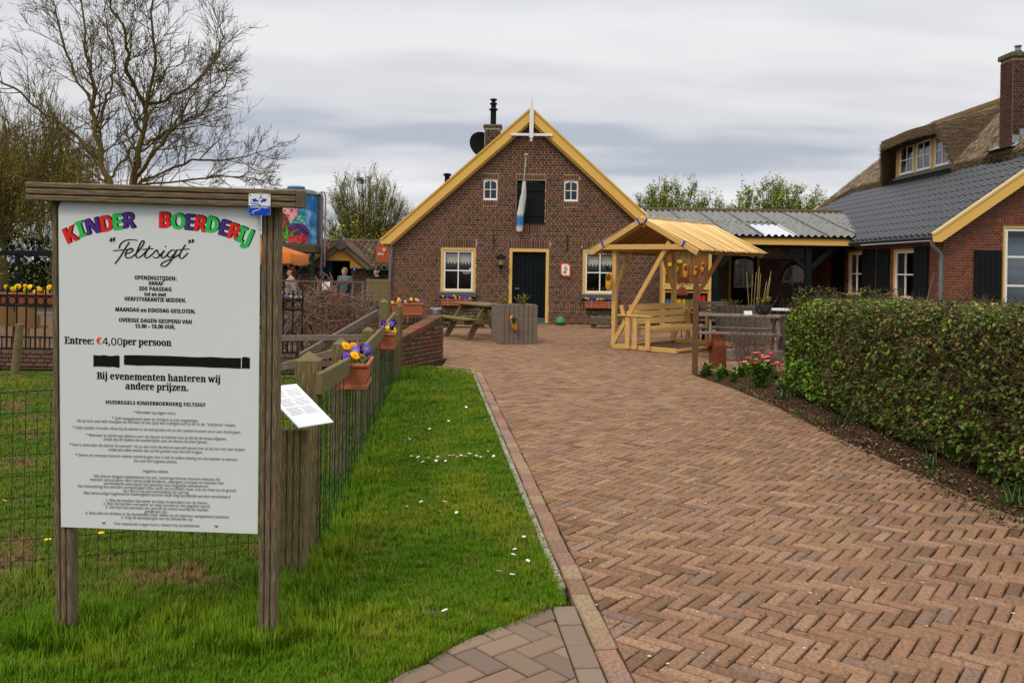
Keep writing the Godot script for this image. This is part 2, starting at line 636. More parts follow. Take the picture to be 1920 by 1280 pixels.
# stone outlines lying flat: poly in (x, d), top at y
func slab(mb: MB, poly: PackedVector2Array, y: float, thick: float, bev := 0.006) -> void:
	if Geometry2D.is_polygon_clockwise(poly):
		poly.reverse()
	var inner := Geometry2D.offset_polygon(poly, -bev, Geometry2D.JOIN_MITER)
	if inner.size() != 1 or inner[0].size() != poly.size():
		inner = [poly]
	var top: PackedVector2Array = inner[0]
	if Geometry2D.is_polygon_clockwise(top):
		top.reverse()
	var m := top.size()
	# line the two outlines up
	var best := 0
	var far := INF
	for s in m:
		var e := top[s].distance_to(poly[0])
		if e < far:
			far = e
			best = s
	var tr := Geometry2D.triangulate_polygon(top)
	for i in range(0, tr.size(), 3):
		var a := top[tr[i]]
		var b := top[tr[i + 1]]
		var c := top[tr[i + 2]]
		if (b - a).cross(c - a) < 0:
			var q := b
			b = c
			c = q
		mb.tri(D(a.x, y, a.y), D(b.x, y, b.y), D(c.x, y, c.y))
	for i in m:
		var a := poly[i]
		var b := poly[(i + 1) % m]
		var ta := top[(best + i) % m]
		var tb := top[(best + i + 1) % m]
		mb.quad(D(a.x, y - bev, a.y), D(b.x, y - bev, b.y), D(tb.x, y, tb.y), D(ta.x, y, ta.y))
		mb.quad(D(a.x, y - thick, a.y), D(b.x, y - thick, b.y), D(b.x, y - bev, b.y), D(a.x, y - bev, a.y))


func herringbone(poly: PackedVector2Array, W: float, ratio: int, gap: float, turn: float, origin: Vector2, reach: Rect2) -> Dictionary:
	# whole bricks as [centre, angle], cut ones as outlines
	var whole := []
	var cut := []
	var L := W * ratio
	var span := int(reach.size.length() / W) + 4
	var mid := reach.get_center()
	for k in range(-span, span):
		for m in range(-span / ratio, span / ratio):
			for kind in 2:
				var p := Vector2(k + ratio * m, k - ratio * m)
				var c := p + (Vector2(ratio * 0.5, 0.5) if kind == 0 else Vector2(ratio + 0.5, 1.0 - ratio * 0.5))
				var q := (c * W).rotated(turn) + origin
				if not reach.has_point(q) or not in_frame(q.x, q.y):
					continue
				var ang := turn + (0.0 if kind == 0 else PI / 2)
				var hx := Vector2(cos(ang), sin(ang)) * (L - gap) * 0.5
				var hy := Vector2(-sin(ang), cos(ang)) * (W - gap) * 0.5
				var o := PackedVector2Array([q - hx - hy, q + hx - hy, q + hx + hy, q - hx + hy])
				var hits := 0
				for e in o:
					if Geometry2D.is_point_in_polygon(e, poly):
						hits += 1
				if hits == 4:
					whole.append([q, ang])
				elif hits > 0:
					for piece in Geometry2D.intersect_polygons(o, poly):
						if piece.size() >= 3:
							cut.append([q, piece])
	return {"whole": whole, "cut": cut}


func poly_area(p: PackedVector2Array) -> float:
	var a := 0.0
	for i in p.size():
		a += p[i].cross(p[(i + 1) % p.size()])
	return absf(a) * 0.5


func make_path() -> void:
	var path := setting("brick_path")
	var poly := yard_poly()
	part(path, "joint_sand", flat_sheet(poly, -0.018), M.joint_sand)
	var found := herringbone(poly, 0.068, 3, 0.008, deg_to_rad(8 - 45), Vector2(0.6, 4.0), Rect2(-3.4, 2.3, 13.4, 27))
	var whole: Array = found.whole
	whole.sort_custom(func(a, b): return a[0].y < b[0].y)
	var shapes := []
	for k in 5:
		var mb := MB.new()
		mb.box(Vector3(0, -0.025, 0), Vector3(0.1955, 0.05, 0.0605), 0.0042 + 0.0009 * k)
		# worn, slightly uneven edges
		var seen := {}
		for i in mb.v.size():
			var key := Vector3i(mb.v[i] * 10000.0)
			if not seen.has(key):
				seen[key] = Vector3(rr(-0.0022, 0.0022), rr(-0.0012, 0.0008), rr(-0.0018, 0.0018))
			mb.v[i] += seen[key]
		shapes.append(mb)
	var tones := []
	for k in 14:
		var m: StandardMaterial3D = M.paver.duplicate()
		m.vertex_color_use_as_albedo = false
		m.albedo_color = paver_tint().linear_to_srgb()
		tones.append(m)
	var ready := {}
	var far_places := [[], [], [], [], []]
	var far_tints := [[], [], [], [], []]
	var single := 0
	for w in whole:
		var q: Vector2 = w[0]
		var b := Basis(Vector3.UP, w[1]) * Basis.from_euler(Vector3(rr(-0.02, 0.02), rr(-0.025, 0.025), rr(-0.009, 0.009)))
		var x := Transform3D(b, D(q.x + rr(-0.001, 0.001), rr(-0.003, 0.002), q.y))
		var k := R.randi() % 5
		if single < 300 and absf(q.x - 0.0) < 0.585 * q.y + 0.05:
			single += 1
			var tone := R.randi() % 14
			var key := "%d/%d" % [k, tone]
			if not ready.has(key):
				ready[key] = shapes[k].mesh(tones[tone])
			put_mesh(path, "brick", ready[key], x)
		else:
			far_places[k].append(x)
			far_tints[k].append(paver_tint())
	for k in 5:
		copies(path, "brick_field", shapes[k].mesh(M.paver), far_places[k], far_tints[k])
	var cutm := MB.new()
	for c in found.cut:
		var p: PackedVector2Array = c[1]
		if poly_area(p) < 0.0006:
			continue
		cutm.col = paver_tint()
		slab(cutm, p, rr(-0.003, 0.002), 0.05, 0.004)
	part(path, "cut_brick_field", cutm, M.paver).set_meta("kind", "stuff")
	# kerb: one row of bricks laid lengthwise
	var kerb := setting("kerb")
	var km := MB.new()
	km.box(Vector3(0, -0.03, 0), Vector3(0.095, 0.06, 0.197), 0.008)
	var kmesh := []
	for k in 8:
		var tone: StandardMaterial3D = M.paver.duplicate()
		tone.vertex_color_use_as_albedo = false
		tone.albedo_color = [Color(0.32, 0.185, 0.13), Color(0.30, 0.19, 0.12), Color(0.33, 0.235, 0.14), Color(0.28, 0.18, 0.14), Color(0.33, 0.20, 0.145), Color(0.29, 0.165, 0.12), Color(0.25, 0.155, 0.105), Color(0.31, 0.21, 0.135)][k].linear_to_srgb()
		kmesh.append(km.mesh(tone))
	var dirn := atan(0.094)
	var d := 2.5
	while d < 12.9:
		var b := Basis(Vector3.UP, dirn + rr(-0.025, 0.025)) * Basis(Vector3.FORWARD, rr(-0.03, 0.03))
		put_mesh(kerb, "kerb_brick", kmesh[R.randi() % 8], Transform3D(b, D(kerb_x(d) + 0.05 + rr(-0.004, 0.004), rr(-0.002, 0.008), d)))
		d += 0.2
	for k in 5:   # round the corner towards the low wall
		var q := Vector2(-0.57, 13.02).lerp(Vector2(-1.07, 13.62), k / 4.0)
		put_mesh(kerb, "kerb_brick", kmesh[R.randi() % 8], Transform3D(Basis(Vector3.UP, 0.72), D(q.x, 0.004, q.y)))
	# a narrow concrete edging between kerb and lawn
	var edging := setting("edging")
	mat("edging_concrete", lin(0.34, 0.33, 0.28), 0.95, "moss", Vector3(3, 3, 3), true, "coarse", 0.5)
	d = 4.3
	while d < 12.6:
		var mb := MB.new()
		mb.bar(D(kerb_x(d) - 0.026, -0.035, d), D(kerb_x(d + 0.985) - 0.026, -0.035, d + 0.985), 0.04, 0.07, 0.006)
		part(edging, "edging_stone", mb, M.edging_concrete)
		d += 1.0
	# concrete pavers in the front corner
	var apron := setting("concrete_apron")
	var ap := PackedVector2Array([Vector2(-0.6, 2.2), Vector2(kerb_x(2.2) - 0.115, 2.2), Vector2(kerb_x(4.02) - 0.115, 4.02), Vector2(0.19, 4.03), Vector2(-0.17, 3.66), Vector2(-0.47, 3.25), Vector2(-0.6, 3.13)])
	part(apron, "joint_sand", flat_sheet(PackedVector2Array([Vector2(-0.6, 2.2), Vector2(kerb_x(2.2), 2.2), Vector2(kerb_x(4.03), 4.03), Vector2(0.19, 4.03), Vector2(-0.17, 3.66), Vector2(-0.47, 3.25), Vector2(-0.6, 3.13)]), -0.013), M.joint_sand)
	var ctones := [Color(0.32, 0.235, 0.175), Color(0.29, 0.22, 0.165), Color(0.35, 0.26, 0.195), Color(0.25, 0.195, 0.155), Color(0.33, 0.23, 0.175)]
	var found2 := herringbone(ap, 0.112, 2, 0.008, deg_to_rad(-45 - 4), Vector2(0.1, 3.5), Rect2(-0.7, 2.2, 1.5, 2.0))
	for w in found2.whole + found2.cut:
		var o: PackedVector2Array
		if w[1] is float:
			var hx := Vector2(cos(w[1]), sin(w[1])) * 0.1065
			var hy := Vector2(-sin(w[1]), cos(w[1])) * 0.052
			o = PackedVector2Array([w[0] - hx - hy, w[0] + hx - hy, w[0] + hx + hy, w[0] - hx + hy])
		else:
			o = w[1]
		if poly_area(o) < 0.001:
			continue
		var mb := MB.new()
		mb.col = ctones[R.randi() % 5] * Color(1.06, 1.0, 0.95) if R.randf() > 0.06 else Color(0.10, 0.095, 0.09)
		slab(mb, o, rr(-0.002, 0.002), 0.06, 0.005)
		part(apron, "paver", mb, M.concrete_paver)
	d = 2.5
	while d < 3.95:
		var mb := MB.new()
		mb.col = ctones[R.randi() % 5]
		mb.box(D(kerb_x(d) - 0.057, -0.03 + rr(-0.002, 0.002), d), Vector3(0.104, 0.06, 0.2), 0.005, Basis(Vector3.UP, dirn))
		part(apron, "paver", mb, M.concrete_paver)
		d += 0.206


# ---------- grass ----------
func blade_tuft(count: int, length: float, width: float, spread: float, lean := 0.5) -> MB:
	var mb := MB.new()
	for i in count:
		var a := rr(0, TAU)
		var o := Vector3(cos(a), 0, sin(a)) * spread * sqrt(R.randf())
		var dir := Vector3(cos(a + rr(-1, 1)), 0, sin(a + rr(-1, 1)))
		var side := dir.cross(Vector3.UP).normalized()
		var l := length * rr(0.55, 1.1)
		var w := width * rr(0.7, 1.2)
		var bend := rr(0.1, lean) * l
		var k := rr(0.8, 1.2)
		mb.col = Color(k * rr(0.9, 1.15), k, k)
		var last := -1
		for s in 4:
			var f := s / 3.0
			var p := o + Vector3.UP * l * (f - 0.22 * f * f * lean) + dir * bend * f * f
			var q := (dir * -0.5 + Vector3.UP * 0.35).normalized()
			var e := side * w * 0.5 * (1.0 - f * f)
			var x := mb.put(p - e, q)
			mb.put(p + e, q)
			if last >= 0:
				mb.face(last, last + 1, x + 1); mb.face(last, x + 1, x)
			last = x
	return mb


func make_grass() -> void:
	var poly := lawn_poly()
	var f := FastNoiseLite.new()
	f.seed = 33
	f.frequency = 0.9
	f.fractal_octaves = 3
	var shapes := []
	for k in 4:
		shapes.append(blade_tuft(18, 0.030 + 0.006 * k, 0.003, 0.034, 0.9).mesh(M.blade))
	var tall := []
	for k in 2:
		tall.append(blade_tuft(16, 0.15, 0.005, 0.05, 0.7).mesh(M.blade))
	var places := [[], [], [], [], [], []]
	var tints := [[], [], [], [], [], []]
	var posts := [Vector2(-1.84, 3.7), Vector2(-1.06, 3.7), Vector2(-1.06, 4.35), Vector2(-1.09, 4.7), Vector2(-1.2, 6.3), Vector2(-1.4, 9.0), Vector2(-1.65, 12.0)]
	for i in 70000:
		# nearer ground holds more of the tufts
		var d := 2.9 * pow(13.8 / 2.9, pow(R.randf(), 0.9))
		var x := lerpf(-0.62 * d - 0.3, kerb_x(d), R.randf())
		if R.randf() > (kerb_x(d) + 0.62 * d + 0.3) / (0.5 * d + 1.0):
			continue
		var q := Vector2(x, d)
		if not Geometry2D.is_point_in_polygon(q, poly):
			continue
		var n := f.get_noise_2d(x, d)
		var paddock := x < -1.12 - 0.065 * (d - 4.6) and d > 4.2 + 0.3 * (x + 1.0)
		var bare := false
		if paddock and f.get_noise_2d(x * 2.3 + 50.0, d * 2.3) > 0.26:
			bare = true   # worn to straw and earth
			if R.randf() < 0.45:
				continue
		var near_post := 99.0
		for p in posts:
			near_post = minf(near_post, p.distance_to(q))
		var along_fence := absf(x + 1.07 + 0.068 * (d - 4.6)) < 0.22 and d > 4.0
		var k := R.randi() % 4
		var s := rr(0.7, 1.15) * (1.0 + 0.25 * n) * (0.85 + 0.03 * d)
		if (near_post < 0.22 and R.randf() < 0.7) or (along_fence and R.randf() < 0.25) or (d < 4.4 and x < -0.6 and R.randf() < 0.05 + n * 0.15):
			k = 4 + R.randi() % 2
			s = rr(0.45, 0.85)
		var b := Basis(Vector3.UP, rr(0, TAU)).scaled(Vector3(s, s * rr(0.85, 1.2), s))
		places[k].append(Transform3D(b, D(x, -0.014, d)))
		var dry := clampf(n * 1.3 + rr(-0.25, 0.3), 0.0, 1.0)
		var c := Color(0.088, 0.185, 0.004).lerp(Color(0.22, 0.245, 0.012), dry)
		if k < 4 and R.randf() < 0.05:
			c = Color(0.28, 0.21, 0.07)
		if paddock:
			c = c.lerp(Color(0.13, 0.16, 0.03), 0.4)
		if bare and k < 4:
			c = Color(0.27, 0.165, 0.075).lerp(Color(0.16, 0.15, 0.04), R.randf() * 0.6)
		tints[k].append(c)
	var lawn := Node3D.new()
	lawn.name = "grass"
	add_child(lawn)
	lawn.set_meta("kind", "stuff")
	lawn.set_meta("label", "green grass of the lawn and paddock round the notice board")
	lawn.set_meta("category", "grass")
	for k in 6:
		copies(lawn, "blades", shapes[k] if k < 4 else tall[k - 4], places[k], tints[k])


func flower_small(called: String, label: String, group: String, petals: Color, eye: Color, spots: Array, size := 0.011) -> void:
	var root: Node3D
	for i in spots.size():
		if i == 0:
			root = thing(called, label, "flower", Vector3.ZERO, 0.0, group)
			var mb := MB.new()
			mb.rod(Vector3(0, -0.01, 0), Vector3(0, 0.055, 0), 0.0012, 4)
			part(root, "stem", mb, M.stem_green)
			mb = MB.new()
			mb.col = petals
			for k in 12:
				var a := TAU * k / 12
				var u := Vector3(cos(a), 0.25, sin(a))
				var w := Vector3(-sin(a), 0, cos(a)) * size * 0.25
				var o := Vector3(0, 0.056, 0)
				mb.quad(o + u * size * 0.2 - w * 0.6, o + u * size - w, o + u * size * 1.15 + w, o + u * size * 0.2 + w * 0.6)
			part(root, "petals", mb, M.petal)
			mb = MB.new()
			mb.col = eye
			mb.ball(Vector3(0, 0.058, 0), Vector3(0.36, 0.22, 0.36) * size, 4, 8)
			part(root, "centre", mb, M.petal)
			root.position = D(spots[0].x, -0.012, spots[0].y)
		else:
			var o: Node3D = root.duplicate()
			o.name = numbered(called)
			add_child(o)
			o.position = D(spots[i].x, -0.012, spots[i].y)
			o.rotation = Vector3(rr(0.0, 0.5), rr(0, TAU), rr(-0.2, 0.2))
			o.scale = Vector3.ONE * rr(0.8, 1.2)


func make_lawn_flowers() -> void:
	mat("stem_green", lin(0.07, 0.13, 0.025), 0.7)
	var spots := []
	# the drift half-way up the lawn, in the order it lies
	for i in 22:
		spots.append(Vector2(-0.75 + 0.033 * i + rr(-0.05, 0.05), 6.85 + 0.016 * i + rr(-0.12, 0.14)))
	for i in 9:
		spots.append(Vector2(-0.62 + 0.04 * i + rr(-0.04, 0.04), 5.55 + rr(-0.15, 0.15)))
	for q in [[0.05, 4.72], [0.10, 4.98], [0.02, 4.62], [0.09, 4.56], [-0.05, 4.33], [0.02, 4.30], [-0.25, 3.84]]:
		spots.append(Vector2(q[0], q[1]))
	for i in 12:
		spots.append(Vector2(rr(-1.0, 0.0), rr(7.6, 11.5)))
	var put := []
	for s in spots:
		if s.x < kerb_x(s.y) - 0.1:
			put.append(s)
	flower_small("daisy", "small white daisy with a yellow eye in the lawn grass", "daisies in the lawn", Color(0.75, 0.75, 0.75), Color(0.7, 0.42, 0.02), put)
	flower_small("dandelion", "yellow dandelion in the paddock grass behind the notice board", "dandelions in the paddock", Color(0.75, 0.48, 0.01), Color(0.72, 0.38, 0.01), [Vector2(-2.5, 4.75), Vector2(-2.28, 4.9), Vector2(-3.2, 5.5), Vector2(-4.1, 8.0)], 0.017)
	var v := []
	for i in 9:
		v.append(Vector2(rr(-0.95, -0.2), rr(6.9, 7.9)))
	v.append(Vector2(-0.32, 3.82))
	flower_small("violet", "small dark purple violet in the lawn grass", "violets in the lawn", Color(0.06, 0.012, 0.10), Color(0.3, 0.15, 0.02), v, 0.012)


# ---------- brickwork ----------
func brick_mesh(l: float, h: float, dep: float, bev: float) -> MB:
	var mb := MB.new()
	mb.box(Vector3.ZERO, Vector3(l, h, dep), bev)
	return mb


func pick_tint(list: Array, spread := 0.16) -> Color:
	var b: Color = list[R.randi() % list.size()]
	var k := rr(1.0 - spread, 1.0 + spread)
	return Color(b.r * k, b.g * k, b.b * k)


# Lays a wall of separate bricks in its own plane (x right, y up, z out). spans(y) gives the free stretches of a course.
# soldiers: [x0, x1, y0, y1] fields of upright bricks. The nearest `singles` bricks become parts of their own.
func lay_bricks(parent: Node3D, place: Transform3D, height: float, ch: float, bl: float, spans: Callable, soldiers: Array, tints: Array, singles: int, prefer := Vector2.ZERO) -> void:
	var all := []   # [centre, length, height, upright]
	var rows := int(height / ch)
	var half := bl * 0.5
	for r in rows:
		var y := (r + 0.5) * ch
		var header := r % 2 == 1
		var unit := half if header else bl
		var off := (half * 0.5 if header else (half if r % 4 == 2 else 0.0))
		for s in spans.call(y):
			var x: float = floor((s[0] - off) / unit) * unit + off
			while x < s[1]:
				var a := maxf(x, s[0])
				var b := minf(x + unit, s[1])
				if b - a > 0.035:
					all.append([Vector2((a + b) * 0.5, y), b - a - 0.016, ch - 0.0175, false])
				x += unit
	for s in soldiers:
		var x: float = s[0]
		while x < s[1] - 0.03:
			var w := minf(ch, s[1] - x)
			all.append([Vector2(x + w * 0.5, (s[2] + s[3]) * 0.5), w - 0.016, s[3] - s[2] - 0.017, true])
			x += ch
	var unit_mesh := brick_mesh(1.0, 1.0, 1.0, 0.0)
	var base := brick_mesh(bl, ch, 0.06, 0.006)
	for i in base.v.size():
		base.v[i] = base.v[i] / Vector3(bl, ch, 0.06)
	all.sort_custom(func(p, q): return p[1] * p[2] - p[0].distance_to(prefer) * 0.002 > q[1] * q[2] - q[0].distance_to(prefer) * 0.002)
	var tones := []
	for k in 10:
		var m: StandardMaterial3D = M.brick.duplicate()
		m.vertex_color_use_as_albedo = false
		m.albedo_color = pick_tint(tints).linear_to_srgb()
		tones.append(base.mesh(m))
	var places := []
	var cols := []
	for i in all.size():
		var e: Array = all[i]
		var b := Basis.from_scale(Vector3(e[1], e[2], 0.05))
		var x := place * Transform3D(b, Vector3(e[0].x, e[0].y, rr(-0.017, -0.013)))
		if i < singles:
			put_mesh(parent, "brick", tones[R.randi() % 10], x)
		else:
			places.append(x)
			cols.append(pick_tint(tints))
	if places.size():
		copies(parent, "brick_field", base.mesh(M.brick), places, cols)


func minus(a: float, b: float, cuts: Array) -> Array:
	var out := [[a, b]]
	for c in cuts:
		var next := []
		for s in out:
			if c[1] <= s[0] or c[0] >= s[1]:
				next.append(s)
				continue
			if c[0] > s[0]:
				next.append([s[0], c[0]])
			if c[1] < s[1]:
				next.append([c[1], s[1]])
		out = next
	return out


# a solid wall with rectangular openings: outline in (x, y), front face at z = 0
func pierced(outline: PackedVector2Array, holes: Array, thick: float, x: Transform3D) -> MB:
	var mb := MB.new()
	var cuts := []
	var lo := INF
	var hi := -INF
	for p in outline:
		lo = minf(lo, p.x)
		hi = maxf(hi, p.x)
	cuts.append(lo)
	cuts.append(hi)
	for h in holes:
		cuts.append(h[0])
		cuts.append(h[1])
	cuts.sort()
	for i in cuts.size() - 1:
		var a: float = cuts[i]
		var b: float = cuts[i + 1]
		if b - a < 1e-4:
			continue
		var ys := []
		for h in holes:
			if h[0] < (a + b) * 0.5 and h[1] > (a + b) * 0.5:
				ys.append([h[2], h[3]])
		for s in minus(-1.0, 20.0, ys):
			var rect := PackedVector2Array([Vector2(a, s[0]), Vector2(b, s[0]), Vector2(b, s[1]), Vector2(a, s[1])])
			for piece in Geometry2D.intersect_polygons(rect, outline):
				mb.prism(piece, thick, x * Transform3D(Basis(), Vector3(0, 0, -thick * 0.5)))
	return mb


# a casement: outer frame, white sash with bars, panes. Local plane x, y; z out.
func window(parent: Node3D, x: Transform3D, w: float, h: float, cols: int, rows: int, frame: Material, fw := 0.07, sw := 0.055, deep := 0.05, arch := 0.0) -> MeshInstance3D:
	var mb := MB.new()
	if fw > 0.0:
		mb.box(Vector3(-w / 2 + fw / 2, h / 2, -deep), Vector3(fw, h, 0.08), 0.006)
		mb.box(Vector3(w / 2 - fw / 2, h / 2, -deep), Vector3(fw, h, 0.08), 0.006)
		mb.box(Vector3(0, h - fw / 2, -deep), Vector3(w - fw * 2, fw, 0.08), 0.006)
		mb.box(Vector3(0, 0.02, -deep), Vector3(w - fw * 2, 0.04, 0.08), 0.006)
	else:
		mb.box(Vector3(0, -0.01, -deep), Vector3(w, 0.02, 0.08), 0.004)
	var o := part(parent, "window", mb, frame, x)
	var iw := w - fw * 2
	var ih := h - fw - (0.04 if fw > 0.0 else 0.0)
	var y0 := 0.04 if fw > 0.0 else 0.0
	var z := -deep - 0.012
	mb = MB.new()
	mb.box(Vector3(-iw / 2 + sw / 2, y0 + ih / 2, z), Vector3(sw, ih, 0.05), 0.006)
	mb.box(Vector3(iw / 2 - sw / 2, y0 + ih / 2, z), Vector3(sw, ih, 0.05), 0.006)
	mb.box(Vector3(0, y0 + sw / 2, z), Vector3(iw - 2 * sw, sw, 0.05), 0.006)
	if arch > 0.0:
		var p := PackedVector2Array([Vector2(-iw / 2 + sw, ih - sw - arch)])
		for k in 9:
			var f := k / 8.0
			p.append(Vector2(lerpf(-iw / 2 + sw, iw / 2 - sw, f), ih - sw - arch + arch * (1.0 - pow(2 * f - 1, 2))))
		p.append(Vector2(iw / 2 - sw, ih + 0.002))
		p.append(Vector2(-iw / 2 + sw, ih + 0.002))
		mb.prism(p, 0.05, Transform3D(Basis(), Vector3(0, y0, z)))
	else:
		mb.box(Vector3(0, y0 + ih - sw / 2, z), Vector3(iw - 2 * sw, sw, 0.05), 0.006)
	for c in range(1, cols):
		mb.box(Vector3(-iw / 2 + iw * c / cols, y0 + ih / 2, z), Vector3(sw * 0.6, ih - 2 * sw, 0.04), 0.004)
	for r in range(1, rows):
		mb.box(Vector3(0, y0 + ih * r / rows, z), Vector3(iw - 2 * sw, sw * 0.6, 0.045), 0.004)
	part(o, "sash", mb, M.white_paint)
	var pw := (iw - 2 * sw) / cols
	var ph := (ih - 2 * sw) / rows
	for c in cols:
		for r in rows:
			mb = MB.new()
			mb.box(Vector3(-iw / 2 + sw + pw * (c + 0.5), y0 + sw + ph * (r + 0.5), z - 0.003), Vector3(pw, ph, 0.004))
			part(o, "pane", mb, M.glass)
	return o


func lace_curtain(parent: Node, x: Transform3D, w: float, drop: float) -> void:
	var mb := MB.new()
	var rows := []
	var n := 48
	for i in 7:
		var row := []
		for j in n + 1:
			var f := float(j) / n
			var edge := drop * (0.72 + 0.28 * absf(fposmod(f * 4.0, 1.0) * 2.0 - 1.0))
			row.append(Vector3((f - 0.5) * w, -edge * i / 6.0, 0.012 * sin(f * 70.0)))
		rows.append(row)
	mb.grid(rows, Vector2.ONE, true)
	part(parent, "lace_curtain", mb, M.lace, x)


func board_line(mb: MB, a: Vector2, b: Vector2, wide: float, z: float, thick: float) -> void:
	# a plank lying in the x, y plane whose upper edge runs a to b
	var d := (b - a).normalized()
	var q := Vector2(d.y, -d.x)
	if q.y > 0:
		q = -q
	mb.prism(PackedVector2Array([a, b, b + q * wide, a + q * wide]), thick, Transform3D(Basis(), Vector3(0, 0, z)))


func plank_door(parent: Node3D, called: String, x0: float, x1: float, y0: float, y1: float, z: float, n: int, m: Material, x := Transform3D()) -> void:
	var w := (x1 - x0) / n
	for i in n:
		var mb := MB.new()
		mb.box(Vector3(x0 + w * (i + 0.5), (y0 + y1) / 2, z + rr(-0.001, 0.001)), Vector3(w - 0.005, y1 - y0, 0.03), 0.005)
		part(parent, called, mb, m, x)


# ---------- the gabled farmhouse ----------
func make_farmhouse() -> void:
	var h := thing("farmhouse", "brown brick farmhouse with yellow gable boards and a black front door", "house", D(0.47, 0, 24.6))
	var hw := 3.84
	var top := 5.85
	var slope := 0.9
	# openings: x0, x1, y0, y1
	var holes := [[-0.55, 0.57, 0.0, 2.1], [-2.48, -1.49, 0.78, 2.1], [1.52, 2.5, 0.78, 2.1], [-1.31, -0.91, 3.46, 4.04], [0.96, 1.36, 3.46, 4.04], [-0.36, 0.43, 2.81, 4.03]]
	var outline := PackedVector2Array([Vector2(-hw, -0.3), Vector2(hw, -0.3), Vector2(hw, top - hw * slope), Vector2(0, top), Vector2(-hw, top - hw * slope)])
	part(h, "wall", pierced(outline, holes, 0.28, Transform3D(Basis(), Vector3(0, 0, -0.008))), M.mortar)
	var soldiers := [[-0.57, 0.59, 2.115, 2.36], [-2.5, -1.47, 2.115, 2.36], [1.5, 2.52, 2.115, 2.36], [-3.83, -0.57, 0.36, 0.5], [0.59, 3.83, 0.36, 0.5], [-1.33, -0.89, 4.06, 4.2], [0.94, 1.38, 4.06, 4.2], [-0.38, 0.45, 4.05, 4.2], [-0.38, 0.45, 2.56, 2.8], [-1.31, -0.91, 3.3, 3.45], [0.96, 1.36, 3.3, 3.45]]
	var spans := func(y: float) -> Array:
		var lim := minf(hw, (top - y) / slope - 0.03)
		var cuts := []
		for q in holes:
			if y > q[2] - 0.02 and y < q[3] + 0.01:
				cuts.append([q[0], q[1]])
		for q in soldiers:
			if y > q[2] - 0.005 and y < q[3] + 0.005:
				cuts.append([q[0], q[1]])
		return minus(-lim, lim, cuts) if lim > 0.05 else []
	var tints := [Color(0.178, 0.073, 0.045), Color(0.15, 0.065, 0.043), Color(0.205, 0.08, 0.046), Color(0.115, 0.058, 0.043), Color(0.165, 0.08, 0.05), Color(0.21, 0.088, 0.053), Color(0.145, 0.077, 0.042)]
	lay_bricks(h, Transform3D(), 5.8, 0.0715, 0.226, spans, soldiers, tints, 300, Vector2(0.3, 1.8))
	# side and back walls, floor
	var mb := MB.new()
	var back := -9.0
	mb.box(Vector3(-hw + 0.14, 1.0, (back - 0.3) / 2), Vector3(0.28, 2.75, -back - 0.32), 0.0)
	mb.box(Vector3(hw - 0.14, 1.0, (back - 0.3) / 2), Vector3(0.28, 2.75, -back - 0.32), 0.0)
	mb.prism(outline, 0.25, Transform3D(Basis(), Vector3(0, 0, back)))
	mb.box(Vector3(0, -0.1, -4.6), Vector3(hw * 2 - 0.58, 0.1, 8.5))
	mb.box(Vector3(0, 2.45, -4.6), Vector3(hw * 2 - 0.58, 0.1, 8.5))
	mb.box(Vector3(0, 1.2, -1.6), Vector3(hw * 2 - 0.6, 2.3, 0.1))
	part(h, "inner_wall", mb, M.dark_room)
	# roof of two slopes
	for s in [-1.0, 1.0]:
		mb = MB.new()
		var e := Vector2(s * 4.1, 6.0 - 4.1 * slope - 0.03)
		var a := Vector2(0, 5.97)
		var rows := []
		for i in 33:
			var row := []
			for j in 31:
				var f := j / 30.0
				var p := a.lerp(e, f)
				var z := 0.18 - 9.5 * i / 32.0
				row.append(Vector3(p.x, p.y + 0.02 * absf(sin(i * PI / 2.0)) + 0.02 * fposmod(f * 15.0, 1.0) - 0.03, z))
			rows.append(row)
		mb.grid(rows, Vector2.ONE, s < 0)
		board_line(mb, a + Vector2(0, -0.05), e + Vector2(0, -0.05), 0.08, -4.6, 9.4)
		var tm := mat("roof_tiles_%d" % int(s), lin(0.14, 0.07, 0.05), 0.85, "moss", Vector3(2, 2, 2))
		part(h, "roof", mb, tm)
	# verge boards
	for s in [-1.0, 1.0]:
		mb = MB.new()
		var a := Vector2(0, 6.03)
		var e := Vector2(s * 4.15, 6.03 - 4.15 * slope)
		var d := (e - a).normalized()
		var q := Vector2(d.y, -d.x)
		if q.y > 0: q = -q
		var w := 0.265
		mb.prism(PackedVector2Array([a, e, e + Vector2(0, -0.12), e + Vector2(-s * 0.26, -0.12), a + Vector2(0, q.y * w / absf(q.y) * w * 0 - w / absf(q.y))]), 0.035, Transform3D(Basis(), Vector3(0, 0, 0.23)))
		part(h, "verge_board", mb, M.yellow)
		mb = MB.new()
		board_line(mb, a + Vector2(0, 0.02), e + Vector2(0, 0.02), 0.05, 0.245, 0.06)
		part(h, "verge_cap", mb, M.yellow_dark)
		mb = MB.new()
		var a2 := a + Vector2(0, -w / absf(q.y) + 0.01)
		board_line(mb, a2, a2 + d * 5.25, 0.06, 0.14, 0.1)
		part(h, "verge_moulding", mb, M.yellow_dark)
		mb = MB.new()
		board_line(mb, a2 + Vector2(0, -0.05), a2 + Vector2(0, -0.05) + d * 5.2, 0.05, 0.06, 0.1)
		part(h, "soffit_strip", mb, M.grey_x)
	# gable ornament
	mb = MB.new()
	mb.box(Vector3(0.02, 5.27, 0.275), Vector3(1.16, 0.07, 0.035), 0.006)
	part(h, "tie_beam", mb, M.white_paint)
	mb = MB.new()
	mb.prism(PackedVector2Array([Vector2(-0.055, 5.2), Vector2(0.055, 5.2), Vector2(0.06, 6.0), Vector2(0.035, 6.04), Vector2(0.045, 6.12), Vector2(0.0, 6.36), Vector2(-0.045, 6.12), Vector2(-0.035, 6.04), Vector2(-0.06, 6.0)]), 0.05, Transform3D(Basis(), Vector3(0.01, 0, 0.295)))
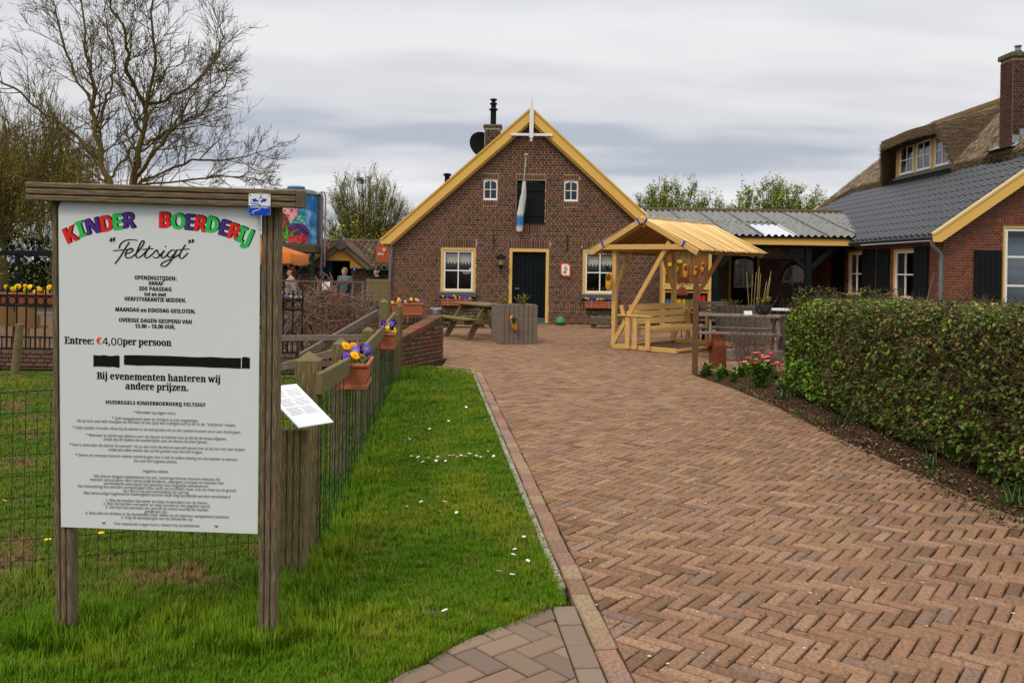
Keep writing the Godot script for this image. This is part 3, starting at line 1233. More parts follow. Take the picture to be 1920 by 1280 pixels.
	mb.lathe([Vector2(0.0, 5.06), Vector2(0.03, 5.08), Vector2(0.045, 5.11), Vector2(0.03, 5.145), Vector2(0.025, 5.15), Vector2(0.05, 5.165), Vector2(0.05, 5.2)], 12, Transform3D(Basis(), Vector3(0.01, 0, 0.295)))
	part(h, "finial", mb, M.white_paint)
	# door
	mb = MB.new()
	mb.box(Vector3(-0.505, 1.05, -0.05), Vector3(0.085, 2.1, 0.1), 0.008)
	mb.box(Vector3(0.525, 1.05, -0.05), Vector3(0.085, 2.1, 0.1), 0.008)
	mb.box(Vector3(0.01, 2.055, -0.05), Vector3(0.945, 0.085, 0.1), 0.008)
	part(h, "door_frame", mb, M.yellow)
	plank_door(h, "door_plank", -0.46, 0.48, 0.06, 2.01, -0.1, 8, M.black_door)
	mb = MB.new()
	mb.box(Vector3(0.01, 0.09, -0.075), Vector3(0.94, 0.14, 0.02), 0.004)
	part(h, "kick_board", mb, M.grey_sill)
	mb = MB.new()
	mb.rod(Vector3(-0.37, 0.98, -0.08), Vector3(-0.37, 0.98, 0.0), 0.009)
	mb.rod(Vector3(-0.37, 0.98, 0.0), Vector3(-0.26, 0.98, 0.0), 0.008)
	part(h, "door_handle", mb, M.steel)
	mb = MB.new()
	mb.box(Vector3(0.01, 0.0, 0.02), Vector3(1.3, 0.06, 0.3), 0.01)
	part(h, "door_step", mb, M.stone)
	# ground floor windows with sills
	for cx in [-1.985, 2.01]:
		var w := window(h, Transform3D(Basis(), Vector3(cx, 0.85, 0)), 0.98, 1.25, 2, 2, M.yellow)
		mb = MB.new()
		mb.box(Vector3(0, -0.065, 0.03), Vector3(1.06, 0.13, 0.16), 0.01)
		part(w, "sill", mb, M.grey_sill)
		lace_curtain(w, Transform3D(Basis(), Vector3(-0.2, 1.08, -0.14)), 0.36, 0.3)
		lace_curtain(w, Transform3D(Basis(), Vector3(0.2, 1.08, -0.14)), 0.36, 0.3)
		mb = MB.new()
		mb.box(Vector3(0, 0.03, -0.28), Vector3(0.9, 0.03, 0.2))
		part(w, "inner_sill", mb, M.white_paint)
	# small arched windows
	for cx in [-1.11, 1.16]:
		window(h, Transform3D(Basis(), Vector3(cx, 3.47, 0)), 0.4, 0.57, 2, 2, M.white_paint, 0.0, 0.04, 0.04, 0.05)
	# hay-loft hatch of black planks
	for i in 5:
		mb = MB.new()
		var x0 := -0.34 + 0.15 * i
		var ya := 4.03 - 0.1 * pow((x0 - 0.035) / 0.38, 2)
		var yb := 4.03 - 0.1 * pow((x0 + 0.145 - 0.035) / 0.38, 2)
		mb.prism(PackedVector2Array([Vector2(x0, 2.84), Vector2(x0 + 0.145, 2.84), Vector2(x0 + 0.145, yb), Vector2(x0, ya)]), 0.03, Transform3D(Basis(), Vector3(0, 0, -0.03)))
		part(h, "hatch_plank", mb, M.black_paint)
	mb = MB.new()
	mb.box(Vector3(0.035, 3.75, -0.005), Vector3(0.7, 0.07, 0.02), 0.004)
	mb.box(Vector3(0.035, 3.05, -0.005), Vector3(0.7, 0.07, 0.02), 0.004)
	mb.box(Vector3(0.035, 2.83, 0.01), Vector3(0.79, 0.05, 0.06), 0.006)
	part(h, "hatch_rail", mb, M.black_paint)
	# wall anchors
	for cx in [-0.99, 1.08]:
		mb = MB.new()
		mb.tube(curve([Vector3(cx, 2.06, 0.02), Vector3(cx, 2.25, 0.02), Vector3(cx + 0.02, 2.36, 0.02), Vector3(cx - 0.02, 2.42, 0.02), Vector3(cx, 2.52, 0.02)]), same(0.013, 25), 6)
		part(h, "wall_anchor", mb, M.iron)
	# gutter and downpipe at the left corner
	mb = MB.new()
	mb.tube(curve([Vector3(-3.93, 2.2, 0.12), Vector3(-3.92, 2.05, 0.12), Vector3(-3.86, 1.93, 0.1), Vector3(-3.88, 1.75, 0.1)], 5), same(0.045, 16), 10)
	mb.rod(Vector3(-3.88, 1.75, 0.1), Vector3(-3.9, 0.05, 0.1), 0.043, 10)
	part(h, "downpipe", mb, M.zinc)
	# chimney
	mb = MB.new()
	mb.box(Vector3(-1.1, 5.1, -1.2), Vector3(0.47, 1.15, 0.47), 0.01)
	var c := part(h, "chimney", mb, M.mortar)
	lay_bricks(c, Transform3D(Basis(), Vector3(-1.325, 4.6, -0.955)), 1.06, 0.0715, 0.226, func(_y): return [[0.0, 0.46]], [], [Color(0.09, 0.055, 0.04), Color(0.07, 0.05, 0.035), Color(0.12, 0.07, 0.05)], 0)
	mb = MB.new()
	mb.box(Vector3(-1.1, 5.7, -1.2), Vector3(0.55, 0.09, 0.55), 0.02)
	part(c, "chimney_cap", mb, M.stone)
	mb = MB.new()
	mb.lathe([Vector2(0.085, 5.74), Vector2(0.085, 6.2), Vector2(0.13, 6.2), Vector2(0.13, 6.23), Vector2(0.075, 6.26), Vector2(0.075, 6.36), Vector2(0.11, 6.37), Vector2(0.11, 6.4), Vector2(0.06, 6.43), Vector2(0.06, 6.48), Vector2(0.1, 6.49), Vector2(0.1, 6.53), Vector2(0.0, 6.54)], 16, Transform3D(Basis(), Vector3(-1.09, 0, -1.2)))
	part(c, "flue", mb, M.black_paint)
	mb = MB.new()
	mb.lathe([Vector2(0.075, 3.6), Vector2(0.075, 4.2), Vector2(0.12, 4.22), Vector2(0.12, 4.27), Vector2(0.0, 4.3)], 14, Transform3D(Basis(), Vector3(-2.4, 0, -0.9)))
	part(h, "vent_pipe", mb, M.black_paint)

	# ---- things fixed to the front ----
	var t := thing("satellite_dish", "black satellite dish beside the farmhouse chimney", "satellite dish", D(-1.0, 5.02, 25.75), 0.5)
	mb = MB.new()
	var prof := []
	for i in 9:
		prof.append(Vector2(0.42 * i / 8.0, 0.1 * pow(i / 8.0, 2)))
	mb.lathe(prof, 28, Transform3D(Basis(Vector3.RIGHT, PI / 2 - 0.35) , Vector3(0.05, 0.1, 0)))
	mb.lathe([Vector2(0.42, 0.1), Vector2(0.43, 0.105), Vector2(0.425, 0.085)], 28, Transform3D(Basis(Vector3.RIGHT, PI / 2 - 0.35), Vector3(0.05, 0.1, 0)))
	part(t, "dish", mb, M.black_paint)
	mb = MB.new()
	mb.rod(Vector3(0.05, -0.28, 0.1), Vector3(-0.18, -0.33, 0.5), 0.012)
	mb.rod(Vector3(-0.18, -0.33, 0.5), Vector3(-0.2, -0.22, 0.52), 0.025)
	part(t, "feed_arm", mb, M.steel)
	mb = MB.new()
	mb.rod(Vector3(0.05, 0.1, -0.02), Vector3(0.25, -0.1, -0.25), 0.02)
	mb.rod(Vector3(0.25, -0.7, -0.25), Vector3(0.25, 0.0, -0.25), 0.025)
	part(t, "mast", mb, M.steel)

	t = thing("flagpole", "sloping flagpole with a furled white and blue flag on the hatch", "flag", D(0.22, 2.86, 24.56))
	mb = MB.new()
	mb.rod(Vector3(0, 0, 0), Vector3(0.12, 1.78, 0.5), 0.02, 8)
	part(t, "pole", mb, mat("pole_paint", lin(0.5, 0.45, 0.38), 0.6))
	mb = MB.new()
	mb.ball(Vector3(0.122, 1.81, 0.51), Vector3(0.055, 0.04, 0.055))
	part(t, "knob", mb, M.fresh_x)
	mb = MB.new()
	var rows := []
	for i in 15:
		var f := i / 14.0
		var o := Vector3(0.085, 1.1, 0.34).lerp(Vector3(-0.03, -0.28, 0.1), f)
		var w := 0.035 + 0.045 * sin(f * 2.4)
		mb.col = Color(0.62, 0.64, 0.66)
		var row := []
		for j in 13:
			var a := TAU * j / 12
			var k := 1.0 + 0.45 * sin(a * 3 + f * 7)
			row.append(o + Vector3(cos(a) * w * k, 0, sin(a) * w * k))
		rows.append(row)
	mb.grid(rows)
	for i in mb.v.size():
		var y := mb.v[i].y
		if y < 0.12 and y > -0.12:
			mb.c[i] = Color(0.05, 0.22, 0.5)
	part(t, "flag", mb, M.painted)

	t = thing("wall_lantern", "black wall lantern left of the black farmhouse door", "lamp", D(-0.31, 1.62, 24.58))
	mb = MB.new()
	mb.lathe([Vector2(0.06, 0.0), Vector2(0.06, 0.0), Vector2(0.095, 0.19), Vector2(0.095, 0.19), Vector2(0.155, 0.2), Vector2(0.1, 0.27), Vector2(0.04, 0.31), Vector2(0.0, 0.33)], 6, Transform3D(Basis(), Vector3(0, 0, 0.2)))
	mb.lathe([Vector2(0.0, -0.14), Vector2(0.02, -0.1), Vector2(0.05, -0.05), Vector2(0.06, 0.0)], 6, Transform3D(Basis(), Vector3(0, 0, 0.2)))
	part(t, "housing", mb, M.iron)
	mb = MB.new()
	mb.lathe([Vector2(0.07, 0.02), Vector2(0.1, 0.18)], 6, Transform3D(Basis(), Vector3(0, 0, 0.2)))
	part(t, "lamp_glass", mb, mat("lamp_glass", lin(0.30, 0.22, 0.10), 0.3))
	mb = MB.new()
	mb.tube(curve([Vector3(0, -0.2, 0.0), Vector3(0, -0.16, 0.14), Vector3(0, -0.08, 0.2)]), same(0.014, 13), 6)
	part(t, "bracket", mb, M.iron)

	t = thing("wall_plaque", "red framed wall plaque with a white panel right of the door", "plaque", D(1.505, 1.53, 24.57))
	mb = MB.new()
	mb.prism(PackedVector2Array([Vector2(-0.155, -0.12), Vector2(-0.08, -0.205), Vector2(0.155, -0.205), Vector2(0.155, 0.12), Vector2(0.08, 0.205), Vector2(-0.155, 0.205)]), 0.04)
	part(t, "frame", mb, mat("plaque_red", lin(0.45, 0.07, 0.02), 0.5))
	mb = MB.new()
	mb.prism(PackedVector2Array([Vector2(-0.11, -0.1), Vector2(-0.06, -0.155), Vector2(0.11, -0.155), Vector2(0.11, 0.1), Vector2(0.06, 0.155), Vector2(-0.11, 0.155)]), 0.02, Transform3D(Basis(), Vector3(0, 0, 0.016)))
	part(t, "panel", mb, M.panel_white)
	mb = MB.new()
	mb.col = Color(0.32, 0.2, 0.07)
	mb.tube(curve([Vector3(-0.01, -0.12, 0.03), Vector3(0.0, -0.02, 0.03), Vector3(-0.03, 0.06, 0.03), Vector3(0.02, 0.12, 0.03)]), same(0.012, 19), 4)
	mb.ball(Vector3(-0.02, -0.06, 0.03), Vector3(0.05, 0.04, 0.006), 4, 8)
	mb.ball(Vector3(0.03, 0.03, 0.03), Vector3(0.03, 0.035, 0.006), 4, 8)
	part(t, "motif", mb, M.painted)

	# a hen figure and glasses on the window sills
	t = thing("hen_figurine", "white hen figurine with a red comb inside the left window", "figurine", D(-1.28, 1.36, 24.73))
	mb = MB.new()
	mb.col = Color(0.7, 0.7, 0.68)
	mb.prism(PackedVector2Array([Vector2(-0.14, 0.1), Vector2(-0.11, 0.02), Vector2(-0.03, 0.0), Vector2(0.07, 0.01), Vector2(0.11, 0.07), Vector2(0.12, 0.13), Vector2(0.15, 0.15), Vector2(0.12, 0.18), Vector2(0.08, 0.17), Vector2(0.04, 0.1), Vector2(-0.05, 0.07)]), 0.03)
	part(t, "body", mb, M.painted)
	mb = MB.new()
	mb.col = Color(0.6, 0.02, 0.02)
	mb.ball(Vector3(0.11, 0.19, 0), Vector3(0.03, 0.02, 0.01), 4, 6)
	part(t, "comb", mb, M.painted)
	mb = MB.new()
	mb.box(Vector3(0, -0.24, 0), Vector3(0.02, 0.48, 0.02))
	part(t, "stand", mb, M.iron)
	var glassware := ["tall", "short", "round"]
	for i in 8:
		var g := thing("drinking_glass", "clear drinking glass on the sill inside the right window", "glass", D(2.12 + 0.1 * i, 0.895, 24.86 + 0.03 * (i % 2)), 0.0, "glasses on the right window sill")
		mb = MB.new()
		var k := 0.8 + 0.15 * (i % 3)
		mb.lathe([Vector2(0.0, 0.0), Vector2(0.03, 0.0), Vector2(0.036 * k, 0.15 * k), Vector2(0.033 * k, 0.15 * k), Vector2(0.028, 0.01), Vector2(0.0, 0.01)], 12)
		part(g, "bowl", mb, M.panel_white if i == 7 else M.glass)


# ---------- porch between the two houses ----------
func corrugated(w: float, len_: float, amp: float, waves: int) -> MB:
	var mb := MB.new()
	for side in [0.0, -0.008]:
		var rows := []
		for i in 2:
			var row := []
			for j in waves * 6 + 1:
				var f := j / (waves * 6.0)
				row.append(Vector3((f - 0.5) * w, amp * cos(f * waves * TAU) + side, -i * len_))
			rows.append(row)
		mb.grid(rows, Vector2.ONE, side < 0.0)
	return mb


func make_porch() -> void:
	var h := thing("covered_porch", "open porch with yellow fascia and grey corrugated roof behind the wooden shelter", "porch", D(4.36, 0, 24.9))
	var mb := MB.new()
	mb.box(Vector3(2.7, 2.43, 0), Vector3(5.7, 0.2, 0.04), 0.006)
	part(h, "fascia", mb, M.yellow)
	mb = MB.new()
	mb.box(Vector3(2.7, 2.55, 0.02), Vector3(5.7, 0.035, 0.12), 0.005)
	part(h, "roof_trim", mb, M.black_paint)
	var pitch := atan2(0.95, 4.4)
	var sl := sqrt(0.95 * 0.95 + 4.4 * 4.4)
	for i in 7:
		for r in 2:
			var sheet := corrugated(0.98, sl / 2 + 0.08, 0.036, 5)
			var m: Material = M.asbestos
			var called := "roof_sheet"
			if i == 3 and r == 0:
				m = M.skylight
				called = "skylight_sheet"
				sheet = corrugated(0.98, sl / 2 * 0.8, 0.036, 5)
			var x := Transform3D(Basis(Vector3.RIGHT, pitch), Vector3(0.42 + 0.93 * i, 2.6 + r * (0.475 + 0.012) + 0.002 * (i % 2), 0.1 - r * 2.2))
			part(h, called, sheet, m, x)
	var under := corrugated(0.98, sl / 2 + 0.08, 0.036, 5)
	part(h, "roof_sheet", under, M.asbestos, Transform3D(Basis(Vector3.RIGHT, pitch), Vector3(0.42 + 0.93 * 3, 2.588, 0.05)))
	mb = MB.new()
	mb.tube(PackedVector3Array([Vector3(-0.1, 3.56, -4.3), Vector3(6.6, 3.56, -4.3)]), same(0.1, 2), 8)
	part(h, "ridge_cap", mb, mat("ridge_moss", lin(0.16, 0.12, 0.075), 0.95, "moss", Vector3(4, 4, 4), true, "coarse", 2.0))
	mb = MB.new()
	mb.bar(Vector3(-0.1, 2.62, 0.1), Vector3(-0.1, 3.58, -4.3), 0.06, 0.1, 0.006)
	part(h, "verge_board", mb, M.white_paint)
	mb = MB.new()
	mb.box(Vector3(2.7, 2.36, -2.2), Vector3(5.6, 0.03, 4.2))
	part(h, "ceiling", mb, M.plaster)
	# rear wall
	var holes := [[2.9, 3.93, 0.0, 2.17], [4.72, 5.55, 1.24, 1.84]]
	var outline := PackedVector2Array([Vector2(-0.3, -0.2), Vector2(5.7, -0.2), Vector2(5.7, 3.4), Vector2(-0.3, 3.4)])
	part(h, "rear_wall", pierced(outline, holes, 0.25, Transform3D(Basis(), Vector3(0, 0, -4.408))), M.plaster)
	var spans := func(y: float) -> Array:
		var cuts := []
		if y < 2.18: cuts.append([2.9, 3.93])
		if y > 1.2 and y < 1.92: cuts.append([4.66, 5.61])
		return minus(0.0, 5.6, cuts)
	var tints := [Color(0.13, 0.06, 0.045), Color(0.11, 0.055, 0.042), Color(0.15, 0.065, 0.05)]
	lay_bricks(h, Transform3D(Basis(), Vector3(0, 0, -4.39)), 2.0, 0.0625, 0.22, spans, [], tints, 0)
	mb = MB.new()   # brick arch over the fanlight
	for i in 15:
		var a := PI * (i + 0.5) / 15.0
		mb.box(Vector3(5.135 + 0.49 * cos(a), 1.25 + 0.61 * sin(a), -4.4), Vector3(0.1, 0.09, 0.05), 0.004, Basis(Vector3.BACK, a))
	part(h, "brick_arch", mb, mat("arch_brick", lin(0.13, 0.06, 0.045), 0.9, "mottle", Vector3(5, 5, 5)))
	mb = MB.new()
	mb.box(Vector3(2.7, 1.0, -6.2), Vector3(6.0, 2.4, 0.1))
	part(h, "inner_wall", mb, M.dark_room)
	# door
	mb = MB.new()
	mb.box(Vector3(2.94, 1.08, -4.42), Vector3(0.08, 2.16, 0.14), 0.006)
	mb.box(Vector3(3.89, 1.08, -4.42), Vector3(0.08, 2.16, 0.14), 0.006)
	mb.box(Vector3(3.415, 2.13, -4.42), Vector3(0.87, 0.08, 0.14), 0.006)
	part(h, "door_frame", mb, M.yellow)
	mb = MB.new()
	mb.box(Vector3(3.415, 0.52, -4.45), Vector3(0.86, 1.0, 0.05), 0.004)
	mb.box(Vector3(3.035, 1.555, -4.45), Vector3(0.1, 1.07, 0.05), 0.004)
	mb.box(Vector3(3.795, 1.555, -4.45), Vector3(0.1, 1.07, 0.05), 0.004)
	var p := PackedVector2Array([Vector2(3.085, 1.9)])
	for k in 9:
		p.append(Vector2(3.085 + 0.66 * k / 8.0, 1.9 + 0.09 * (1.0 - pow(k / 4.0 - 1.0, 2))))
	p.append(Vector2(3.745, 2.09))
	p.append(Vector2(3.085, 2.09))
	mb.prism(p, 0.05, Transform3D(Basis(), Vector3(0, 0, -4.45)))
	var door := part(h, "door", mb, M.black_door)
	mb = MB.new()
	mb.box(Vector3(3.415, 1.47, -4.43), Vector3(0.03, 0.9, 0.03), 0.003)
	mb.box(Vector3(3.415, 1.49, -4.43), Vector3(0.66, 0.03, 0.028), 0.003)
	mb.box(Vector3(3.1, 1.45, -4.43), Vector3(0.025, 0.86, 0.03), 0.003)
	mb.box(Vector3(3.73, 1.45, -4.43), Vector3(0.025, 0.86, 0.03), 0.003)
	mb.box(Vector3(3.415, 1.035, -4.43), Vector3(0.66, 0.025, 0.03), 0.003)
	part(door, "glazing_bars", mb, M.white_paint)
	for q in [[3.25, 1.26], [3.58, 1.26], [3.25, 1.72], [3.58, 1.72]]:
		mb = MB.new()
		mb.box(Vector3(q[0], q[1], -4.45), Vector3(0.32, 0.44, 0.004))
		part(door, "pane", mb, M.glass)
	mb = MB.new()
	mb.box(Vector3(3.8, 1.03, -4.415), Vector3(0.04, 0.22, 0.012), 0.004)
	mb.rod(Vector3(3.8, 1.08, -4.42), Vector3(3.8, 1.08, -4.36), 0.01)
	mb.rod(Vector3(3.81, 1.08, -4.36), Vector3(3.68, 1.08, -4.36), 0.01)
	part(door, "handle", mb, M.steel)
	# fanlight
	mb = MB.new()
	var arc := []
	for i in 17:
		var a := PI * i / 16.0
		arc.append(Vector3(5.135 + 0.39 * cos(a), 1.27 + 0.54 * sin(a), -4.42))
	mb.tube(PackedVector3Array(arc), same(0.03, 17), 6)
	arc = []
	for i in 9:
		var a := PI * i / 8.0
		arc.append(Vector3(5.135 + 0.14 * cos(a), 1.27 + 0.19 * sin(a), -4.42))
	mb.tube(PackedVector3Array(arc), same(0.018, 9), 5)
	for i in 4:
		var a := PI * (i + 1) / 5.0
		mb.rod(Vector3(5.135 + 0.14 * cos(a), 1.27 + 0.19 * sin(a), -4.42), Vector3(5.135 + 0.39 * cos(a), 1.27 + 0.54 * sin(a), -4.42), 0.016, 5)
	mb.box(Vector3(5.135, 1.255, -4.42), Vector3(0.84, 0.045, 0.06), 0.005)
	var fan := part(h, "fan_window", mb, M.white_paint)
	mb = MB.new()
	var gp := PackedVector2Array()
	for i in 17:
		var a := PI * i / 16.0
		gp.append(Vector2(5.135 + 0.39 * cos(a), 1.27 + 0.54 * sin(a)))
	mb.prism(gp, 0.004, Transform3D(Basis(), Vector3(0, 0, -4.44)))
	part(fan, "pane", mb, M.glass)
	# fill the corners round the arch
	for s in [-1.0, 1.0]:
		mb = MB.new()
		var cp := PackedVector2Array([Vector2(5.135 + s * 0.475, 1.22), Vector2(5.135 + s * 0.475, 1.93), Vector2(5.135, 1.93)])
		for i in 9:
			var a := PI / 2 - (PI / 2) * i / 8.0
			cp.append(Vector2(5.135 + s * 0.41 * cos(a), 1.27 + 0.56 * sin(a)))
		mb.prism(cp, 0.1, Transform3D(Basis(), Vector3(0, 0, -4.455)))
		part(h, "spandrel", mb, M.mortar_red)
	# posts and braces
	for px in [1.47, 4.14]:
		mb = MB.new()
		mb.box(Vector3(px, 1.14, -0.2), Vector3(0.17, 2.28, 0.17), 0.012)
		part(h, "post", mb, M.black_paint)
		for s in [-1.0, 1.0]:
			mb = MB.new()
			mb.bar(Vector3(px + s * 0.09, 1.68, -0.2), Vector3(px + s * 0.72, 2.3, -0.2), 0.11, 0.13, 0.008)
			part(h, "brace", mb, M.black_paint)
	mb = MB.new()
	mb.box(Vector3(2.7, 2.3, -0.2), Vector3(5.5, 0.1, 0.15), 0.008)
	part(h, "beam", mb, M.black_paint)


# ---------- the thatched house on the right ----------
func pan_tile() -> MB:
	var mb := MB.new()
	var prof := []
	for j in 13:
		var f := j / 12.0
		var y := 0.006
		if f < 0.68:
			y = 0.0 + 0.07 * pow(sin(PI * f / 0.68), 0.75)
		else:
			y = -0.012
		prof.append(Vector2((f - 0.5) * 0.31, y))
	var rows := []
	for i in 2:
		var row := []
		for q in prof:
			row.append(Vector3(q.x, q.y + 0.018 * (1 - i), -0.42 * i))
		rows.append(row)
	mb.grid(rows)
	var edge := [[], []]
	for q in prof:
		edge[0].append(Vector3(q.x, q.y - 0.006, 0.0))
		edge[1].append(Vector3(q.x, q.y + 0.018, 0.0))
	mb.grid(edge)
	return mb


func thatch_y(x: float, z: float) -> float:
	var ridge := 6.86
	# the far end is hipped
	var hip := smoothstep(-10.2, -13.7, z)
	var main := 4.78 + 1.02 * (x - 2.5)
	main = minf(main, ridge - 0.06 * pow(maxf(0.0, x - 4.3), 2.0))
	var far := 4.1 + (z + 13.75) * 0.92
	var y := minf(main, far) if z < -9.5 else main
	# eyebrow over the dormer
	var k := smoothstep(-4.35, -5.0, z) * smoothstep(-9.35, -8.6, z)
	var brow := 5.93 + 0.27 * (x - 2.14) + 0.03 * sin(z * 1.7)
	if k > 0.0:
		y = maxf(y, lerpf(4.7, brow, k))
	if hip > 1.5:
		y = far
	return y


func thatch_front(z: float) -> float:
	var k := smoothstep(-4.2, -5.1, z) * smoothstep(-9.5, -8.5, z)
	var x := lerpf(2.46, 2.13, k)
	if z < -11.5:
		x -= 0.9 * smoothstep(-11.5, -13.75, z)
	return x


func make_thatched_house() -> void:
	var h := thing("thatched_house", "red brick house with thatched roof, black tiles and white dormer windows", "house", D(9.96, 0, 20.15))
	var turn := Transform3D(Basis(Vector3.UP, -PI / 2), Vector3.ZERO)   # eave wall: its x runs towards the camera, its z out to the left
	var gable := PackedVector2Array([Vector2(0, -0.3), Vector2(9.0, -0.3), Vector2(9.0, 2.4), Vector2(4.5, 5.6), Vector2(0, 2.36)])
	var holes := [[1.34, 2.75, 0.6, 2.72]]
	part(h, "gable_wall", pierced(gable, holes, 0.3, Transform3D(Basis(), Vector3(0, 0, -0.008))), M.mortar_red)
	var tints := [Color(0.255, 0.078, 0.045), Color(0.225, 0.072, 0.045), Color(0.285, 0.09, 0.05), Color(0.20, 0.068, 0.045), Color(0.24, 0.085, 0.055)]
	var spans := func(y: float) -> Array:
		var r := 9.0
		if y > 2.36: r = 9.0 - (y - 2.36) * 1.4
		var l := 0.0 if y < 2.36 else (y - 2.36) * 1.4
		var cuts := []
		if y > 0.6 and y < 2.73: cuts.append([1.34, 2.75])
		if y > 2.73 and y < 2.95: cuts.append([1.3, 2.8])
		if l > 4.4: return []
		return minus(l, minf(r, 4.6), cuts)
	lay_bricks(h, Transform3D(), 5.4, 0.0625, 0.22, spans, [[1.3, 2.8, 2.735, 2.94]], tints, 200, Vector2(0.8, 1.9))
	var wins := [[-5.71, -4.62], [-2.65, -1.45]]
	var eholes := []
	for w in wins:
		eholes.append([w[0], w[1], 0.9, 2.2])
	var eout := PackedVector2Array([Vector2(-13.6, -0.3), Vector2(-0.31, -0.3), Vector2(-0.31, 2.36), Vector2(-13.6, 2.36)])
	part(h, "eave_wall", pierced(eout, eholes, 0.3, turn * Transform3D(Basis(), Vector3(0, 0, -0.008))), M.mortar_red)
	var espans := func(y: float) -> Array:
		var cuts := []
		if y > 0.9 and y < 2.2:
			for w in wins: cuts.append(w)
		return minus(-9.0, -0.01, cuts)
	lay_bricks(h, turn, 2.35, 0.0625, 0.22, espans, [], tints, 60, Vector2(-1.0, 1.9))
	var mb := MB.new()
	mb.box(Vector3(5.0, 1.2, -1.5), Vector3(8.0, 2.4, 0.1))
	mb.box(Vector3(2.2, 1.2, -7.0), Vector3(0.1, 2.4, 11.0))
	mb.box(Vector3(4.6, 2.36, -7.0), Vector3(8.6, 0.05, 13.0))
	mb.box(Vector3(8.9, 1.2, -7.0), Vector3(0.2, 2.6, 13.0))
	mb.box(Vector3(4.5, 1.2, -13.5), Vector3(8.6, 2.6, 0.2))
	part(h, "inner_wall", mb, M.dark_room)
	# gable window with its shutter
	window(h, Transform3D(Basis(), Vector3(2.05, 0.62, 0)), 1.38, 2.08, 1, 3, M.yellow, 0.04, 0.075, 0.03)
	mb = MB.new()
	mb.box(Vector3(2.05, 1.5, -0.25), Vector3(1.3, 1.9, 0.02))
	part(h, "roller_blind", mb, mat("blind", lin(0.16, 0.21, 0.25), 0.7))
	for i in 5:
		mb = MB.new()
		mb.box(Vector3(0.735 + 0.128 * i, 1.36, 0.035), Vector3(0.123, 1.56, 0.03), 0.006)
		part(h, "shutter_board", mb, M.black_paint)
	# eave windows and shutters
	for w in wins:
		window(h, turn * Transform3D(Basis(), Vector3((w[0] + w[1]) / 2, 0.9, 0)), w[1] - w[0], 1.3, 2, 2, M.yellow, 0.05, 0.06, 0.03)
	for s in [[-6.95, -5.95], [-4.6, -3.78], [-3.62, -2.85], [-1.42, -0.7]]:
		var n := 5
		for i in n:
			mb = MB.new()
			var x0: float = lerpf(s[0], s[1], float(i) / n)
			var w: float = (s[1] - s[0]) / n
			mb.box(Vector3(x0 + w / 2, 1.54, 0.045), Vector3(w - 0.006, 1.4, 0.03), 0.005)
			part(h, "shutter_board", mb, M.black_paint, turn)
	# gutter, downpipe
	mb = MB.new()
	var rows := []
	for i in 2:
		var row := []
		for j in 9:
			var a := PI + PI * j / 8.0
			row.append(Vector3(-0.33 + 0.075 * cos(a), 2.42 + 0.075 * sin(a), 0.28 - i * 13.6))
		rows.append(row)
	mb.grid(rows)
	mb.grid(rows, Vector2.ONE, true)
	mb.rod(Vector3(-0.4, 2.42, 0.28), Vector3(-0.4, 2.42, -13.3), 0.012, 6)
	mb.ball(Vector3(-0.33, 2.4, 0.27), Vector3(0.07, 0.07, 0.01), 4, 8)
	part(h, "gutter", mb, M.zinc)
	mb = MB.new()
	mb.tube(curve([Vector3(-0.33, 2.36, 0.1), Vector3(-0.3, 2.2, 0.1), Vector3(-0.12, 2.02, 0.08), Vector3(-0.1, 1.85, 0.06)], 5), same(0.05, 16), 10)
	mb.rod(Vector3(-0.1, 1.86, 0.06), Vector3(-0.1, 0.1, 0.06), 0.047, 10)
	mb.rod(Vector3(-0.1, 1.5, 0.06), Vector3(-0.1, 1.45, 0.06), 0.054, 10)
	part(h, "downpipe", mb, M.zinc)
	# black pan tiles
	var slope := 0.714
	var pitch := atan(slope)
	var tile := pan_tile()
	var tm := tile.mesh(M.slate_tile)
	var places := []
	for r in 11:
		for c in 46:
			var run := 0.345 * r * cos(pitch)
			var b := Basis(Vector3.UP, -PI / 2) * Basis(Vector3.RIGHT, pitch)
			b = b * Basis.from_euler(Vector3(rr(-0.006, 0.006), rr(-0.006, 0.006), 0))
			places.append(Transform3D(b, Vector3(-0.34 + run, 2.44 + run * slope + rr(-0.002, 0.002), 0.1 - 0.3 * c)))
	places.sort_custom(func(p, q): return p.origin.z > q.origin.z)
	for i in mini(300, places.size()):
		put_mesh(h, "roof_tile", tm, places[i])
	copies(h, "roof_tile_field", tm, places.slice(300))
	mb = MB.new()
	board_line(mb, Vector2(-0.3, 2.40), Vector2(3.0, 2.40 + 3.3 * slope), 0.06, -6.75, 13.6)
	part(h, "roof_deck", mb, M.black_paint)
	# yellow verge boards
	for z in [0.3, -13.72]:
		mb = MB.new()
		var a := Vector2(-0.42, 2.46)
		var e := Vector2(4.5, 2.46 + 4.92 * slope)
		mb.prism(PackedVector2Array([a, e, e + Vector2(0, -0.3), a + Vector2(0.2, -0.16), a + Vector2(0.02, -0.16)]), 0.04, Transform3D(Basis(), Vector3(0, 0, z)))
		part(h, "verge_board", mb, M.yellow)
		mb = MB.new()
		board_line(mb, a + Vector2(0, 0.035), e + Vector2(0, 0.035), 0.05, z - 0.02, 0.12)
		part(h, "verge_cap", mb, mat("verge_cream%d" % int(z), lin(0.62, 0.45, 0.2), 0.5))
	# thatch: upper surface, rim and underside
	rows = []
	var rim := []
	var f := FastNoiseLite.new()
	f.seed = 4
	f.frequency = 1.6
